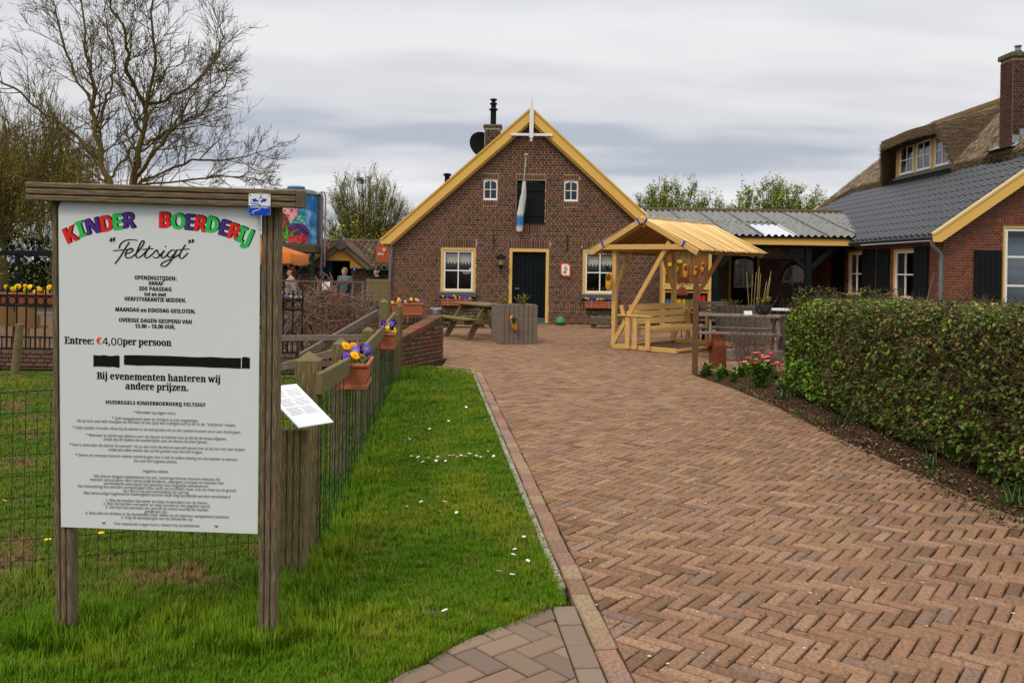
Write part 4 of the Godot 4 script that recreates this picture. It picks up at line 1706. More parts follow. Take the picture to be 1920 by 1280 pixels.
	for i in 141:
		var z := 0.35 - 14.1 * i / 140.0
		var x0 := thatch_front(z)
		var row := []
		for j in 41:
			var u := j / 40.0
			var x := x0 + (9.0 - x0) * pow(u, 1.6)
			var y := thatch_y(x, z)
			if x > 4.9:
				y = minf(y, 6.8 - 1.0 * (x - 4.9))
			y += 0.04 * f.get_noise_3d(x * 2, y * 2, z * 2) + 0.02 * f.get_noise_3d(x * 9, y * 9, z * 9)
			row.append(Vector3(x, y, z))
		rows.append(row)
		var top: Vector3 = row[0]
		rim.append([Vector3(2.9, top.y - 0.24, z), top + Vector3(0.16, -0.33 + 0.02 * f.get_noise_1d(z * 6), 0), top + Vector3(0.03, -0.2, 0), top + Vector3(-0.02, -0.08, 0), top])
	mb = MB.new()
	mb.grid(rows)
	part(h, "thatch", mb, M.thatch)
	mb = MB.new()
	mb.grid(rim)
	part(h, "thatch_rim", mb, M.thatch_edge)
	mb = MB.new()
	var cap := []
	for i in 60:
		var z := 0.4 - 10.4 * i / 59.0
		var row := []
		for j in 9:
			var a := -1.2 + 2.4 * j / 8.0
			row.append(Vector3(4.66 + 0.42 * sin(a), 6.46 + 0.42 * cos(a) + 0.012 * f.get_noise_2d(z * 8, a * 5), z))
		cap.append(row)
	mb.grid(cap)
	part(h, "ridge_cap", mb, mat("ridge_reed", lin(0.30, 0.20, 0.10), 0.95, "thatch", Vector3(4, 4, 4), true, "fine", 3.0))
	# reed ends along the rim
	var reed := MB.new()
	reed.rod(Vector3.ZERO, Vector3(0, 0, 1), 0.006, 4, 0.003)
	tinted("reed", 0.9)
	var rp := []
	var rc := []
	for i in 5200:
		var z := rr(0.3, -13.6)
		var x0 := thatch_front(z)
		var y := thatch_y(x0, z)
		var dirn := Vector3(-1.0, rr(-0.75, -0.2), rr(-0.3, 0.3)).normalized()
		var sz := rr(0.06, 0.14)
		var b := Basis.looking_at(-dirn, Vector3.UP).scaled_local(Vector3(1, 1, sz))
		rp.append(Transform3D(b, Vector3(x0 + 0.05, y - rr(0.0, 0.26), z)))
		rc.append(Color(0.26, 0.185, 0.11) * rr(0.5, 1.2))
	for i in 16000:   # loose reeds lying on the slope
		var z := rr(0.2, -13.0)
		var x := rr(2.2, 4.4)
		if x < thatch_front(z):
			continue
		var y := thatch_y(x, z)
		var y2 := thatch_y(x - 0.1, z)
		var dirn := Vector3(-0.1, y2 - y, rr(-0.02, 0.02)).normalized()
		if absf(y2 - y) > 0.25:
			continue
		rp.append(Transform3D(Basis.looking_at(-dirn, Vector3(0.3, 1, 0)).scaled_local(Vector3(0.8, 0.8, rr(0.1, 0.22))), Vector3(x, y + 0.004, z)))
		rc.append(Color(0.27, 0.205, 0.14) * rr(0.35, 1.4))
	copies(h, "reed_strands", reed.mesh(M.reed), rp, rc)
	# dormer front
	var side := Transform3D(Basis(Vector3.UP, -PI / 2), Vector3(2.68, 0, 0))
	var dp := PackedVector2Array([Vector2(-8.75, 4.45), Vector2(-4.85, 4.45), Vector2(-4.85, 5.85), Vector2(-8.75, 5.85)])
	var dh := []
	for q in [[-8.43, -7.45], [-7.25, -6.31], [-6.05, -5.15]]:
		dh.append([q[0], q[1], 4.78, 5.68])
	part(h, "dormer_front", pierced(dp, dh, 0.12, side), M.yellow_dark)
	for i in 6:
		mb = MB.new()
		mb.box(Vector3(-6.8, 4.53 + 0.045 * i, 0.006), Vector3(3.9, 0.04, 0.014), 0.003)
		part(h, "dormer_board", mb, M.yellow_dark, side)
	for q in dh:
		window(h, side * Transform3D(Basis(), Vector3((q[0] + q[1]) / 2, q[2], 0.03)), q[1] - q[0], q[3] - q[2], 2, 2, M.white_paint, 0.0, 0.06, 0.02)
	mb = MB.new()
	mb.box(Vector3(-6.8, 5.2, -0.6), Vector3(3.6, 1.0, 0.05))
	part(h, "inner_wall", mb, mat("dormer_room", lin(0.10, 0.13, 0.15), 0.9), side)
	# flashing under the dormer and round the chimney
	mb = MB.new()
	mb.bar(Vector3(2.62, 4.66, -4.7), Vector3(2.62, 4.66, -8.9), 0.1, 0.1, 0.02)
	part(h, "flashing", mb, M.slate_tile)
	mb = MB.new()
	mb.box(Vector3(2.95, 5.7, -2.0), Vector3(0.9, 2.7, 0.55), 0.006)
	var c := part(h, "chimney", mb, M.mortar_red)
	var ct := [Color(0.12, 0.055, 0.042), Color(0.10, 0.052, 0.042), Color(0.15, 0.06, 0.042), Color(0.085, 0.052, 0.045)]
	lay_bricks(c, Transform3D(Basis(), Vector3(2.5, 4.4, -1.715)), 2.62, 0.0625, 0.22, func(_y): return [[0.0, 0.9]], [], ct, 40)
	lay_bricks(c, Transform3D(Basis(Vector3.UP, -PI / 2), Vector3(2.49, 4.4, -1.72)), 2.62, 0.0625, 0.22, func(_y): return [[-0.55, 0.0]], [], ct, 0)
	mb = MB.new()
	mb.box(Vector3(2.95, 7.1, -2.0), Vector3(1.02, 0.13, 0.67), 0.02)
	part(c, "chimney_cap", mb, M.stone)
	mb = MB.new()
	mb.lathe([Vector2(0.07, 7.16), Vector2(0.07, 7.22), Vector2(0.09, 7.23), Vector2(0.09, 7.25), Vector2(0.065, 7.26), Vector2(0.065, 7.34), Vector2(0.09, 7.35), Vector2(0.09, 7.37), Vector2(0.0, 7.38)], 14, Transform3D(Basis(), Vector3(2.75, 0, -1.95)))
	part(c, "flue", mb, M.zinc)
	for q in [[2.6, 4.98, 0.14], [2.78, 5.13, 0.15], [2.98, 5.32, 0.16], [3.18, 5.5, 0.16]]:
		mb = MB.new()
		mb.box(Vector3(q[0], q[1], -1.7), Vector3(0.2, q[2] + 0.06, 0.012), 0.003)
		part(c, "flashing", mb, M.lead)
	mb = MB.new()
	rows = []
	for i in 6:
		var row := []
		for j in 4:
			var z := -1.5 - 0.25 * i
			var x := 2.3 + 0.09 * j + 0.03 * sin(i * 2.1)
			row.append(Vector3(x, maxf(thatch_y(maxf(x, 2.46), z), 4.6) + 0.03, z))
		rows.append(row)
	mb.grid(rows)
	part(c, "lead_apron", mb, M.lead)


const SIGN_LINES := [
	["OPENINGSTIJDEN:", "sans_bold", -0.0148, 1.5202, 0.1682, 0.02],
	["VANAF", "sans_bold", -0.0128, 1.499, 0.06, 0.02],
	["2DE PAASDAG", "sans_bold", -0.0162, 1.4764, 0.1308, 0.02],
	["tot en met", "sans_bold", -0.0163, 1.4546, 0.0878, 0.02],
	["HERFSTVAKANTIE MIDDEN.", "sans_bold", -0.0155, 1.4333, 0.2472, 0.02],
	["MAANDAG en DINSDAG GESLOTEN.", "sans_bold", -0.0152, 1.3896, 0.322, 0.02],
	["OVERIGE DAGEN GEOPEND VAN", "sans_bold", -0.0157, 1.347, 0.2934, 0.02],
	["13.00 – 18.00 UUR.", "sans_bold", -0.0164, 1.3245, 0.1616, 0.02],
	["Entree:", "serif_bold", -0.3231, 1.2578, 0.1169, 0.03],
	["€", "red", -0.2436, 1.2594, 0.0184, 0.03],
	["4,00", "sans", -0.189, 1.2586, 0.0801, 0.032],
	["per persoon", "serif_bold", -0.0493, 1.2601, 0.1958, 0.03],
	["Bij evenementen hanteren wij", "serif_bold", -0.0024, 1.1173, 0.4988, 0.03],
	["andere prijzen.", "serif_bold", -0.0095, 1.0787, 0.2535, 0.03],
	["HUISREGELS KINDERBOERDERIJ FELTSIGT", "sans_bold", -0.0148, 1.0095, 0.4041, 0.018],
	["* Betreden op eigen risico.", "sans_small", -0.0173, 0.9717, 0.1729, 0.014],
	["* Zelf meegebracht eten en drinken is niet toegestaan.", "sans_small", -0.0155, 0.944, 0.3525, 0.014],
	["Als je toch wat wilt snoepen en drinken of een ijsje wilt nuttigen kun je dit in de  \"zitschure\" kopen.", "sans_small", -0.0111, 0.9299, 0.6453, 0.014],
	["* Geen plastic of ander afval bij de dieren in de wei gooien als ze dat opeten kunnen ze er aan dood gaan.", "sans_small", -0.0105, 0.9016, 0.6868, 0.014],
	["* Wanneer je denkt wat lekkers voor de dieren te hebben kun je dit bij de kassa afgeven,", "sans_small", -0.0122, 0.872, 0.5741, 0.014],
	["zodat wij dit tijdens de voedertijden aan de dieren kunnen geven.", "sans_small", -0.0145, 0.8566, 0.4243, 0.014],
	["* Het is verboden de dieren te voeren!!  Als je dan toch de dieren wat wilt geven kun je bij ons het voer kopen", "sans_small", -0.0089, 0.8302, 0.713, 0.014],
	["zodat wij zeker weten dat ze het goede voer binnen krijgen.", "sans_small", -0.0142, 0.8141, 0.3862, 0.014],
	["* Dieren en mensen kunnen ziektes overbrengen dus is het in ieders belang om de handen te wassen.", "sans_small", -0.0103, 0.7882, 0.6648, 0.014],
	["Zie ook het hygiëne advies.", "sans_small", -0.0147, 0.771, 0.1787, 0.014],
	["Hygiëne advies", "sans_small", -0.0146, 0.7291, 0.1009, 0.014],
	["Alle dieren dragen ziektekiemen bij zich. Sommige hiervan kunnen infecties bij", "sans_small", -0.0107, 0.7026, 0.5152, 0.014],
	["mensen veroorzaken. Met name jonge kinderen, zwangere vrouwen en mensen met", "sans_small", -0.0098, 0.6879, 0.5448, 0.014],
	["verminderde weerstand zijn gevoelig voor bepaalde ziektekiemen.", "sans_small", -0.0113, 0.6731, 0.431, 0.014],
	["Een besmetting kan worden overgedragen door aaien en knuffelen maar ook via mest op de grond.", "sans_small", -0.0083, 0.659, 0.6471, 0.014],
	["De risico's op een besmetting zijn gering.", "sans_small", -0.0118, 0.6447, 0.2713, 0.014],
	["Met eenvoudige hygiënische maatregelen kunnen deze nog aanzienlijk worden verminderd!", "sans_small", -0.0085, 0.6312, 0.5988, 0.014],
	["1. Was de handen met water en zeep na aanraken van de dieren.", "sans_small", -0.0094, 0.6034, 0.4185, 0.014],
	["2. Was de handen met water en zeep voordat er iets gegeten wordt.", "sans_small", -0.0093, 0.5893, 0.4393, 0.014],
	["3. Vermijd het aanraken van gezicht en mond voordat de handen", "sans_small", -0.009, 0.5745, 0.4206, 0.014],
	["gewassen zijn.", "sans_small", -0.0113, 0.5609, 0.0968, 0.014],
	["4. Niet eten en drinken in de dierweiden maar alleen op de daarvoor aangewezen plaatsen.", "sans_small", -0.0069, 0.5474, 0.5905, 0.014],
	["5. Volg de aanwijzingen van de beheerder op.", "sans_small", -0.0089, 0.5332, 0.2954, 0.014],
	["Voor eventuele vragen kunt u terecht bij de beheerder.", "sans_small", -0.0077, 0.5061, 0.356, 0.014],
]
const SIGN_LETTERS := [
	["K", -0.3587, 1.6822, 23, "ink_red"],
	["I", -0.3159, 1.7060, 18, "ink_green"],
	["N", -0.2664, 1.7201, 14, "ink_violet"],
	["D", -0.2112, 1.7313, 10, "ink_red"],
	["E", -0.1672, 1.7392, 6, "ink_green"],
	["R", -0.1233, 1.7465, 3, "ink_violet"],
	["B", 0.0210, 1.7522, -1, "ink_red"],
	["O", 0.0752, 1.7487, -3, "ink_green"],
	["E", 0.1201, 1.7463, -4, "ink_violet"],
	["R", 0.1627, 1.7427, -7, "ink_red"],
	["D", 0.2123, 1.7386, -10, "ink_green"],
	["E", 0.2589, 1.7277, -14, "ink_violet"],
	["R", 0.2979, 1.7149, -17, "ink_red"],
	["I", 0.3276, 1.7039, -20, "ink_green"],
	["J", 0.3609, 1.6917, -22, "ink_green"],
]
const SIGN_SCRIPT := [
	[Vector2(-0.1609, 1.6364), Vector2(-0.1546, 1.6536), Vector2(-0.1379, 1.6672), Vector2(-0.1132, 1.6725), Vector2(-0.0875, 1.6698)],
	[Vector2(-0.1193, 1.6626), Vector2(-0.1362, 1.6368), Vector2(-0.1558, 1.6031), Vector2(-0.1776, 1.5741)],
	[Vector2(-0.1845, 1.6257), Vector2(-0.1493, 1.6299), Vector2(-0.1111, 1.6342)],
	[Vector2(-0.1391, 1.6137), Vector2(-0.1202, 1.6194), Vector2(-0.1048, 1.6300), Vector2(-0.1104, 1.6378), Vector2(-0.1246, 1.6321), Vector2(-0.1355, 1.6155), Vector2(-0.1324, 1.6004), Vector2(-0.1171, 1.6000), Vector2(-0.0957, 1.6143), Vector2(-0.0741, 1.6390), Vector2(-0.0608, 1.6623), Vector2(-0.0635, 1.6696), Vector2(-0.0724, 1.6633), Vector2(-0.0871, 1.6315), Vector2(-0.0935, 1.6083), Vector2(-0.0854, 1.6005), Vector2(-0.0664, 1.6124), Vector2(-0.0484, 1.6333), Vector2(-0.0364, 1.6505)],
	[Vector2(-0.0364, 1.6505), Vector2(-0.0527, 1.6229), Vector2(-0.0572, 1.6064), Vector2(-0.0491, 1.6011), Vector2(-0.0289, 1.6154), Vector2(-0.0109, 1.6339), Vector2(-0.0053, 1.6243), Vector2(-0.0002, 1.6104), Vector2(-0.0115, 1.6017), Vector2(-0.0255, 1.6063)],
	[Vector2(-0.0683, 1.6342), Vector2(-0.0437, 1.6370), Vector2(-0.0226, 1.6392)],
	[Vector2(-0.0032, 1.6061), Vector2(0.0207, 1.6332)],
	[Vector2(0.0207, 1.6332), Vector2(0.0086, 1.6123), Vector2(0.0143, 1.6021), Vector2(0.0321, 1.6163)],
	[Vector2(0.0233, 1.6478), Vector2(0.0280, 1.6503)],
	[Vector2(0.0664, 1.6327), Vector2(0.0500, 1.6354), Vector2(0.0333, 1.6182), Vector2(0.0401, 1.6055), Vector2(0.0555, 1.6149), Vector2(0.0699, 1.6339), Vector2(0.0566, 1.6094), Vector2(0.0386, 1.5818), Vector2(0.0207, 1.5688), Vector2(0.0067, 1.5740), Vector2(0.0187, 1.5870), Vector2(0.0553, 1.6027), Vector2(0.0814, 1.6201)],
	[Vector2(0.1054, 1.6587), Vector2(0.0862, 1.6281), Vector2(0.0813, 1.6098), Vector2(0.0917, 1.6033), Vector2(0.1155, 1.6261)],
	[Vector2(0.0688, 1.6363), Vector2(0.0946, 1.6392), Vector2(0.1216, 1.6420)],
]
const SIGN_QUOTES := [Vector2(-0.1941, 1.6676), Vector2(-0.1823, 1.6696), Vector2(0.1226, 1.6748), Vector2(0.1355, 1.6768)]
const TAPE_A := [-0.2662, -0.1603, 1.1545, 1.2011]
const TAPE_B := [-0.1425, 0.3301, 1.1645, 1.2060]
const TAPE_C := [0.3340, 0.3664, 1.1640, 1.2106]


# ---------- lettering ----------
func face(kind: String) -> Font:
	var f := SystemFont.new()
	f.font_names = PackedStringArray(["Droid Serif"] if kind.begins_with("serif") or kind == "red" else ["Droid Sans"])
	if kind.ends_with("bold") or kind == "red":
		f.font_weight = 700
	return f


func write(parent: Node, text: String, font: Font, mat_: Material, wide: float, high: float, x: Transform3D, called := "text_line", bold := 0.0) -> MeshInstance3D:
	var t := TextMesh.new()
	t.text = text
	t.font = font
	t.font_size = 48
	t.pixel_size = 0.01
	t.depth = 0.004
	t.curve_step = 3.0
	var box := t.get_aabb()
	var sy := high / 0.48
	var sx := wide / maxf(box.size.x, 0.01) if wide > 0.0 else sy
	# heavier lettering is printed several times, a hair apart
	var st := SurfaceTool.new()
	st.begin(Mesh.PRIMITIVE_TRIANGLES)
	for o in ([Vector2(-1, 0), Vector2(1, 0), Vector2(0, 0.6), Vector2(0, -0.6)] if bold > 0.0 else [Vector2.ZERO]):
		st.append_from(t, 0, Transform3D(Basis.from_scale(Vector3(sx, sy, 0.1)), Vector3(o.x * bold, o.y * bold, 0.00001 * (o.x + 2.0 * o.y))))
	var m := st.commit()
	m.surface_set_material(0, mat_)
	return put_mesh(parent, called, m, x)


func make_notice_board() -> void:
	var s := thing("notice_board", "large white notice board with colourful lettering in a weathered wooden frame", "notice board", D(-1.437, -0.02, 3.62))
	s.rotation = Vector3(deg_to_rad(4.2), 0, deg_to_rad(-0.8))
	# posts, each of three grooved strips
	for px in [-0.401, 0.441]:
		for i in 3:
			var mb := MB.new()
			mb.box(Vector3(px - 0.0245 + 0.0245 * i, 0.86, -0.04), Vector3(0.0212, 1.92, 0.062), 0.0035)
			part(s, "post", mb, M.aged_y)
		var core := MB.new()
		core.box(Vector3(px, 0.86, -0.042), Vector3(0.066, 1.9, 0.04), 0.002)
		part(s, "post_core", core, M.aged_y)
	for i in 3:
		var mb := MB.new()
		mb.box(Vector3(0.018, 1.828 + 0.0255 * i, -0.018), Vector3(1.072, 0.0222, 0.10), 0.004)
		part(s, "top_rail", mb, M.aged_x)
	var core2 := MB.new()
	core2.box(Vector3(0.018, 1.8535, -0.02), Vector3(1.064, 0.07, 0.074), 0.003)
	part(s, "top_rail_core", core2, M.aged_x)
	var cap := MB.new()
	cap.box(Vector3(0.562, 1.8535, -0.018), Vector3(0.02, 0.076, 0.102), 0.006)
	part(s, "rail_end", cap, M.aged_y)
	# the sheet
	var mb := MB.new()
	var p := PackedVector2Array([Vector2(-0.403, 0.485), Vector2(0.403, 0.48), Vector2(0.403, 1.818), Vector2(-0.39, 1.818), Vector2(-0.4, 1.8), Vector2(-0.403, 1.785)])
	mb.prism(p, 0.006, Transform3D(Basis(), Vector3(0, 0, -0.004)))
	var b := part(s, "panel", mb, M.white_sheet)
	var fonts := {}
	for k in ["sans_bold", "serif_bold", "red", "sans", "sans_small"]:
		fonts[k] = face(k)
	for l in SIGN_LINES:
		write(b, l[0], fonts[l[1]], M.ink_red if l[1] == "red" else M.ink, l[4], l[5] * {"serif_bold": 1.32, "red": 1.32, "sans": 1.3, "sans_bold": 1.12, "sans_small": 1.24}[l[1]], Transform3D(Basis(), Vector3(l[2], l[3], -0.0006)), "text_line", {"serif_bold": 0.0009, "red": 0.0009, "sans": 0.0005, "sans_bold": 0.0006, "sans_small": 0.0}[l[1]])
	var bold := face("sans_bold")
	for l in SIGN_LETTERS:
		var turn := Basis(Vector3.BACK, deg_to_rad(l[3]))
		write(b, l[0], bold, M.ink, 0.0, 0.084, Transform3D(turn, Vector3(l[1] + 0.006, l[2] + 0.003, -0.0007)), "letter_shadow", 0.002)
		write(b, l[0], bold, M[l[4]], 0.0, 0.084, Transform3D(turn, Vector3(l[1], l[2], -0.0001)), "letter", 0.002)
	mb = MB.new()
	for st in SIGN_SCRIPT:
		var q := []
		for e in st:
			q.append(Vector3(e.x, e.y, -0.0006))
		var c := curve(q, 5)
		var r := PackedFloat32Array()
		for i in c.size():
			var dir := (c[mini(i + 1, c.size() - 1)] - c[maxi(i - 1, 0)]).normalized()
			r.append(0.0019 + 0.0012 * absf(dir.y))
		mb.tube(c, r, 6)
	part(b, "script_lettering", mb, M.ink)
	for i in 4:
		var q: Vector2 = SIGN_QUOTES[i]
		mb = MB.new()
		var k := 1.0 if i < 2 else -1.0
		mb.tube(PackedVector3Array([Vector3(q.x, q.y - 0.004 * k, -0.0006), Vector3(q.x + 0.001 * k, q.y + 0.004 * k, -0.0006), Vector3(q.x + 0.006 * k, q.y + 0.011 * k, -0.0006)]), PackedFloat32Array([0.005, 0.0042, 0.001]), 6)
		part(b, "quotation_mark", mb, M.ink)
	for t in [TAPE_A, TAPE_B, TAPE_C]:
		mb = MB.new()
		var o := PackedVector2Array()
		for i in 9:
			o.append(Vector2(lerpf(t[0], t[1], i / 8.0), t[2] + rr(-0.0015, 0.0015)))
		for i in 9:
			o.append(Vector2(lerpf(t[1], t[0], i / 8.0), t[3] + rr(-0.002, 0.002)))
		mb.prism(o, 0.001, Transform3D(Basis(), Vector3(0, 0, -0.0004)))
		part(b, "black_tape", mb, M.tape)
	for q in [Vector2(-0.228, 0.51), Vector2(0.234, 0.51)]:
		mb = MB.new()
		mb.ball(Vector3(q.x, q.y, 0.0), Vector3(0.007, 0.007, 0.003), 5, 10)
		part(b, "screw", mb, M.steel)

	# the blue and white route plate on its corner
	var r := thing("route_plate", "small blue and white clog trail plate on the notice board rail", "plate", s.transform * Vector3(0.411, 1.827, 0.036))
	r.rotation = s.rotation
	mb = MB.new()
	var half := 0.043
	var rounded := func(x0: float, y0: float, x1: float, y1: float, rad: float, lower: bool, upper: bool) -> PackedVector2Array:
		var o := PackedVector2Array()
		for c in [[x1, y0, -1, lower], [x1, y1, 1, upper], [x0, y1, 2, upper], [x0, y0, 3, lower]]:
			var cx: float = c[0] + (-rad if c[0] == x1 else rad)
			var cy: float = c[1] + (-rad if c[1] == y1 else rad)
			var from: float = {-1: -PI / 2, 1: 0.0, 2: PI / 2, 3: PI}[c[2]]
			if c[3]:
				for i in 5:
					o.append(Vector2(cx + rad * cos(from + PI / 2 * i / 4), cy + rad * sin(from + PI / 2 * i / 4)))
			else:
				o.append(Vector2(c[0], c[1]))
		return o
	mb.prism(rounded.call(-half, -half, half, half, 0.006, true, true), 0.003)
	var plate := part(r, "plate", mb, M.panel_white)
	mb = MB.new()
	mb.prism(rounded.call(-half + 0.0005, -half + 0.0005, half - 0.0005, -0.004, 0.006, true, false), 0.001, Transform3D(Basis(), Vector3(0, 0, 0.0018)))
	part(plate, "blue_field", mb, M.ink_blue)
	for c in [[-0.017, 0.017, 1.0, -0.08], [0.016, 0.018, -1.0, 0.3]]:
		mb = MB.new()
		var o := PackedVector2Array()
		for e in [[-0.015, 0.002], [-0.009, 0.003], [-0.003, 0.006], [0.001, 0.008], [0.006, 0.002], [0.013, 0.001], [0.0135, -0.004], [0.010, -0.0068], [0.006, -0.004], [-0.002, -0.0075], [-0.009, -0.005]]:
			o.append(Vector2(e[0] * c[2], e[1]).rotated(c[3]) + Vector2(c[0], c[1]))
		mb.prism(o, 0.001, Transform3D(Basis(), Vector3(0, 0, 0.0018)))
		part(plate, "clog_emblem", mb, M.ink_blue)
	for st in [[[Vector3(0.008, 0.038, 0), Vector3(0.003, 0.033, 0), Vector3(0.009, 0.029, 0), Vector3(0.004, 0.026, 0), Vector3(-0.004, 0.025, 0)], 0.0011, "ink_blue"], [[Vector3(-0.035, 0.011, 0), Vector3(-0.03, 0.005, 0), Vector3(-0.012, 0.003, 0), Vector3(0.0, 0.001, 0), Vector3(0.006, -0.005, 0)], 0.0017, "ink_blue"], [[Vector3(0.004, -0.016, 0), Vector3(-0.004, -0.021, 0), Vector3(-0.02, -0.026, 0), Vector3(-0.027, -0.031, 0), Vector3(-0.022, -0.036, 0)], 0.0017, "panel_white"]]:
		mb = MB.new()
		var c := curve(st[0], 5)
		for i in c.size():
			c[i].z = 0.002
		mb.tube(c, same(st[1], c.size()), 6)
		part(plate, "trail_emblem", mb, M[st[2]])
	write(plate, "KLOMPENPADEN", bold, M.panel_white, 0.07, 0.009, Transform3D(Basis(), Vector3(0.0, -0.0102, 0.0026)))
	for q in [Vector2(-0.037, 0.036), Vector2(0.037, 0.036), Vector2(-0.037, -0.037), Vector2(0.037, -0.037)]:
		mb = MB.new()
		mb.ball(Vector3(q.x, q.y, 0.0016), Vector3(0.003, 0.003, 0.0014), 4, 8)
		part(plate, "screw", mb, M.steel if q.y < 0 else M.iron)


func make_lectern() -> void:
	var s := thing("reading_panel", "tilted white text panel on a short grooved wooden post by the fence", "sign", D(-1.07, -0.02, 4.38))
	for i in 4:
		var mb := MB.new()
		mb.box(Vector3(-0.049 + 0.0325 * i, 0.36, 0), Vector3(0.029, 0.8, 0.085), 0.004)
		part(s, "post", mb, M.mossy_y)
	var core := MB.new()
	core.box(Vector3(0, 0.36, 0), Vector3(0.124, 0.79, 0.06))
	part(s, "post_core", core, M.mossy_y)
	var x := Transform3D(Basis(Vector3.UP, deg_to_rad(51)) * Basis(Vector3.RIGHT, deg_to_rad(-62)), Vector3(0.02, 0.885, 0.06))
	var mb := MB.new()
	mb.box(Vector3.ZERO, Vector3(0.21, 0.34, 0.008), 0.002)
	var p := part(s, "panel", mb, M.panel_white, x)
	mb = MB.new()
	mb.box(Vector3(0, 0, -0.02), Vector3(0.1, 0.12, 0.03))
	part(s, "bracket", mb, M.zinc, x)
	# two columns of small print, too fine to read
	mat("print_grey", lin(0.32, 0.32, 0.33), 0.6)
	for c in 2:
		mb = MB.new()
		for l in 20:
			if l == 6 or l == 13:
				continue
			var xx := -0.083 + 0.088 * c
			var end := xx + rr(0.055, 0.078)
			while xx < end:
				var w := rr(0.005, 0.013)
				mb.box(Vector3(xx + w / 2, 0.125 - 0.0105 * l, 0.0046), Vector3(w, 0.0035, 0.0006))
				xx += w + 0.003
		part(p, "print_column", mb, M.print_grey)


# ---------- the fence beside the lawn ----------
func fence_x(d: float) -> float:
	return -1.09 - 0.0757 * (d - 4.7)


func pointed_post(parent: Node, at: Vector3, w: float, h: float, peak: float, m: Material, turn := 0.0) -> void:
	var mb := MB.new()
	var b := Basis(Vector3.UP, turn)
	mb.box(at + Vector3(0, (h - 0.1) / 2, 0), Vector3(w, h + 0.1, w), 0.006, b)
	var c := []
	for k in [[-1, -1], [1, -1], [1, 1], [-1, 1]]:
		c.append(at + b * Vector3(k[0] * w * 0.5, h, k[1] * w * 0.5))
	var top := at + Vector3(0, h + peak, 0)
	for i in 4:
		mb.tri(c[(i + 1) % 4], c[i], top)
	part(parent, "post", mb, m)


func wire_panel(parent: Node, a: Vector3, b: Vector3, h0: float, h1: float, step := 0.055, rows := 9) -> void:
	var mb := MB.new()
	var n := int(a.distance_to(b) / step)
	var dir := (b - a).normalized()
	var out := dir.cross(Vector3.UP)
	for i in n + 1:
		var f := float(i) / n
		var p := a.lerp(b, f) + out * 0.004 * sin(i * 1.7)
		mb.tube(PackedVector3Array([p - Vector3(0, 0.03, 0), p + Vector3(rr(-0.004, 0.004), lerpf(h0, h1, f), 0)]), same(0.0019, 2), 3, false)
	for r in rows + 1:
		var pts := PackedVector3Array()
		for i in n * 2 + 1:
			var f := i / (n * 2.0)
			var y := lerpf(h0, h1, f) * r / rows
			pts.append(a.lerp(b, f) + Vector3(0, y + 0.004 * (i % 2) - 0.002, 0) + out * 0.003)
		mb.tube(pts, same(0.0019 if r < rows else 0.0028, pts.size()), 3, false)
	part(parent, "wire_mesh", mb, M.green_wire)


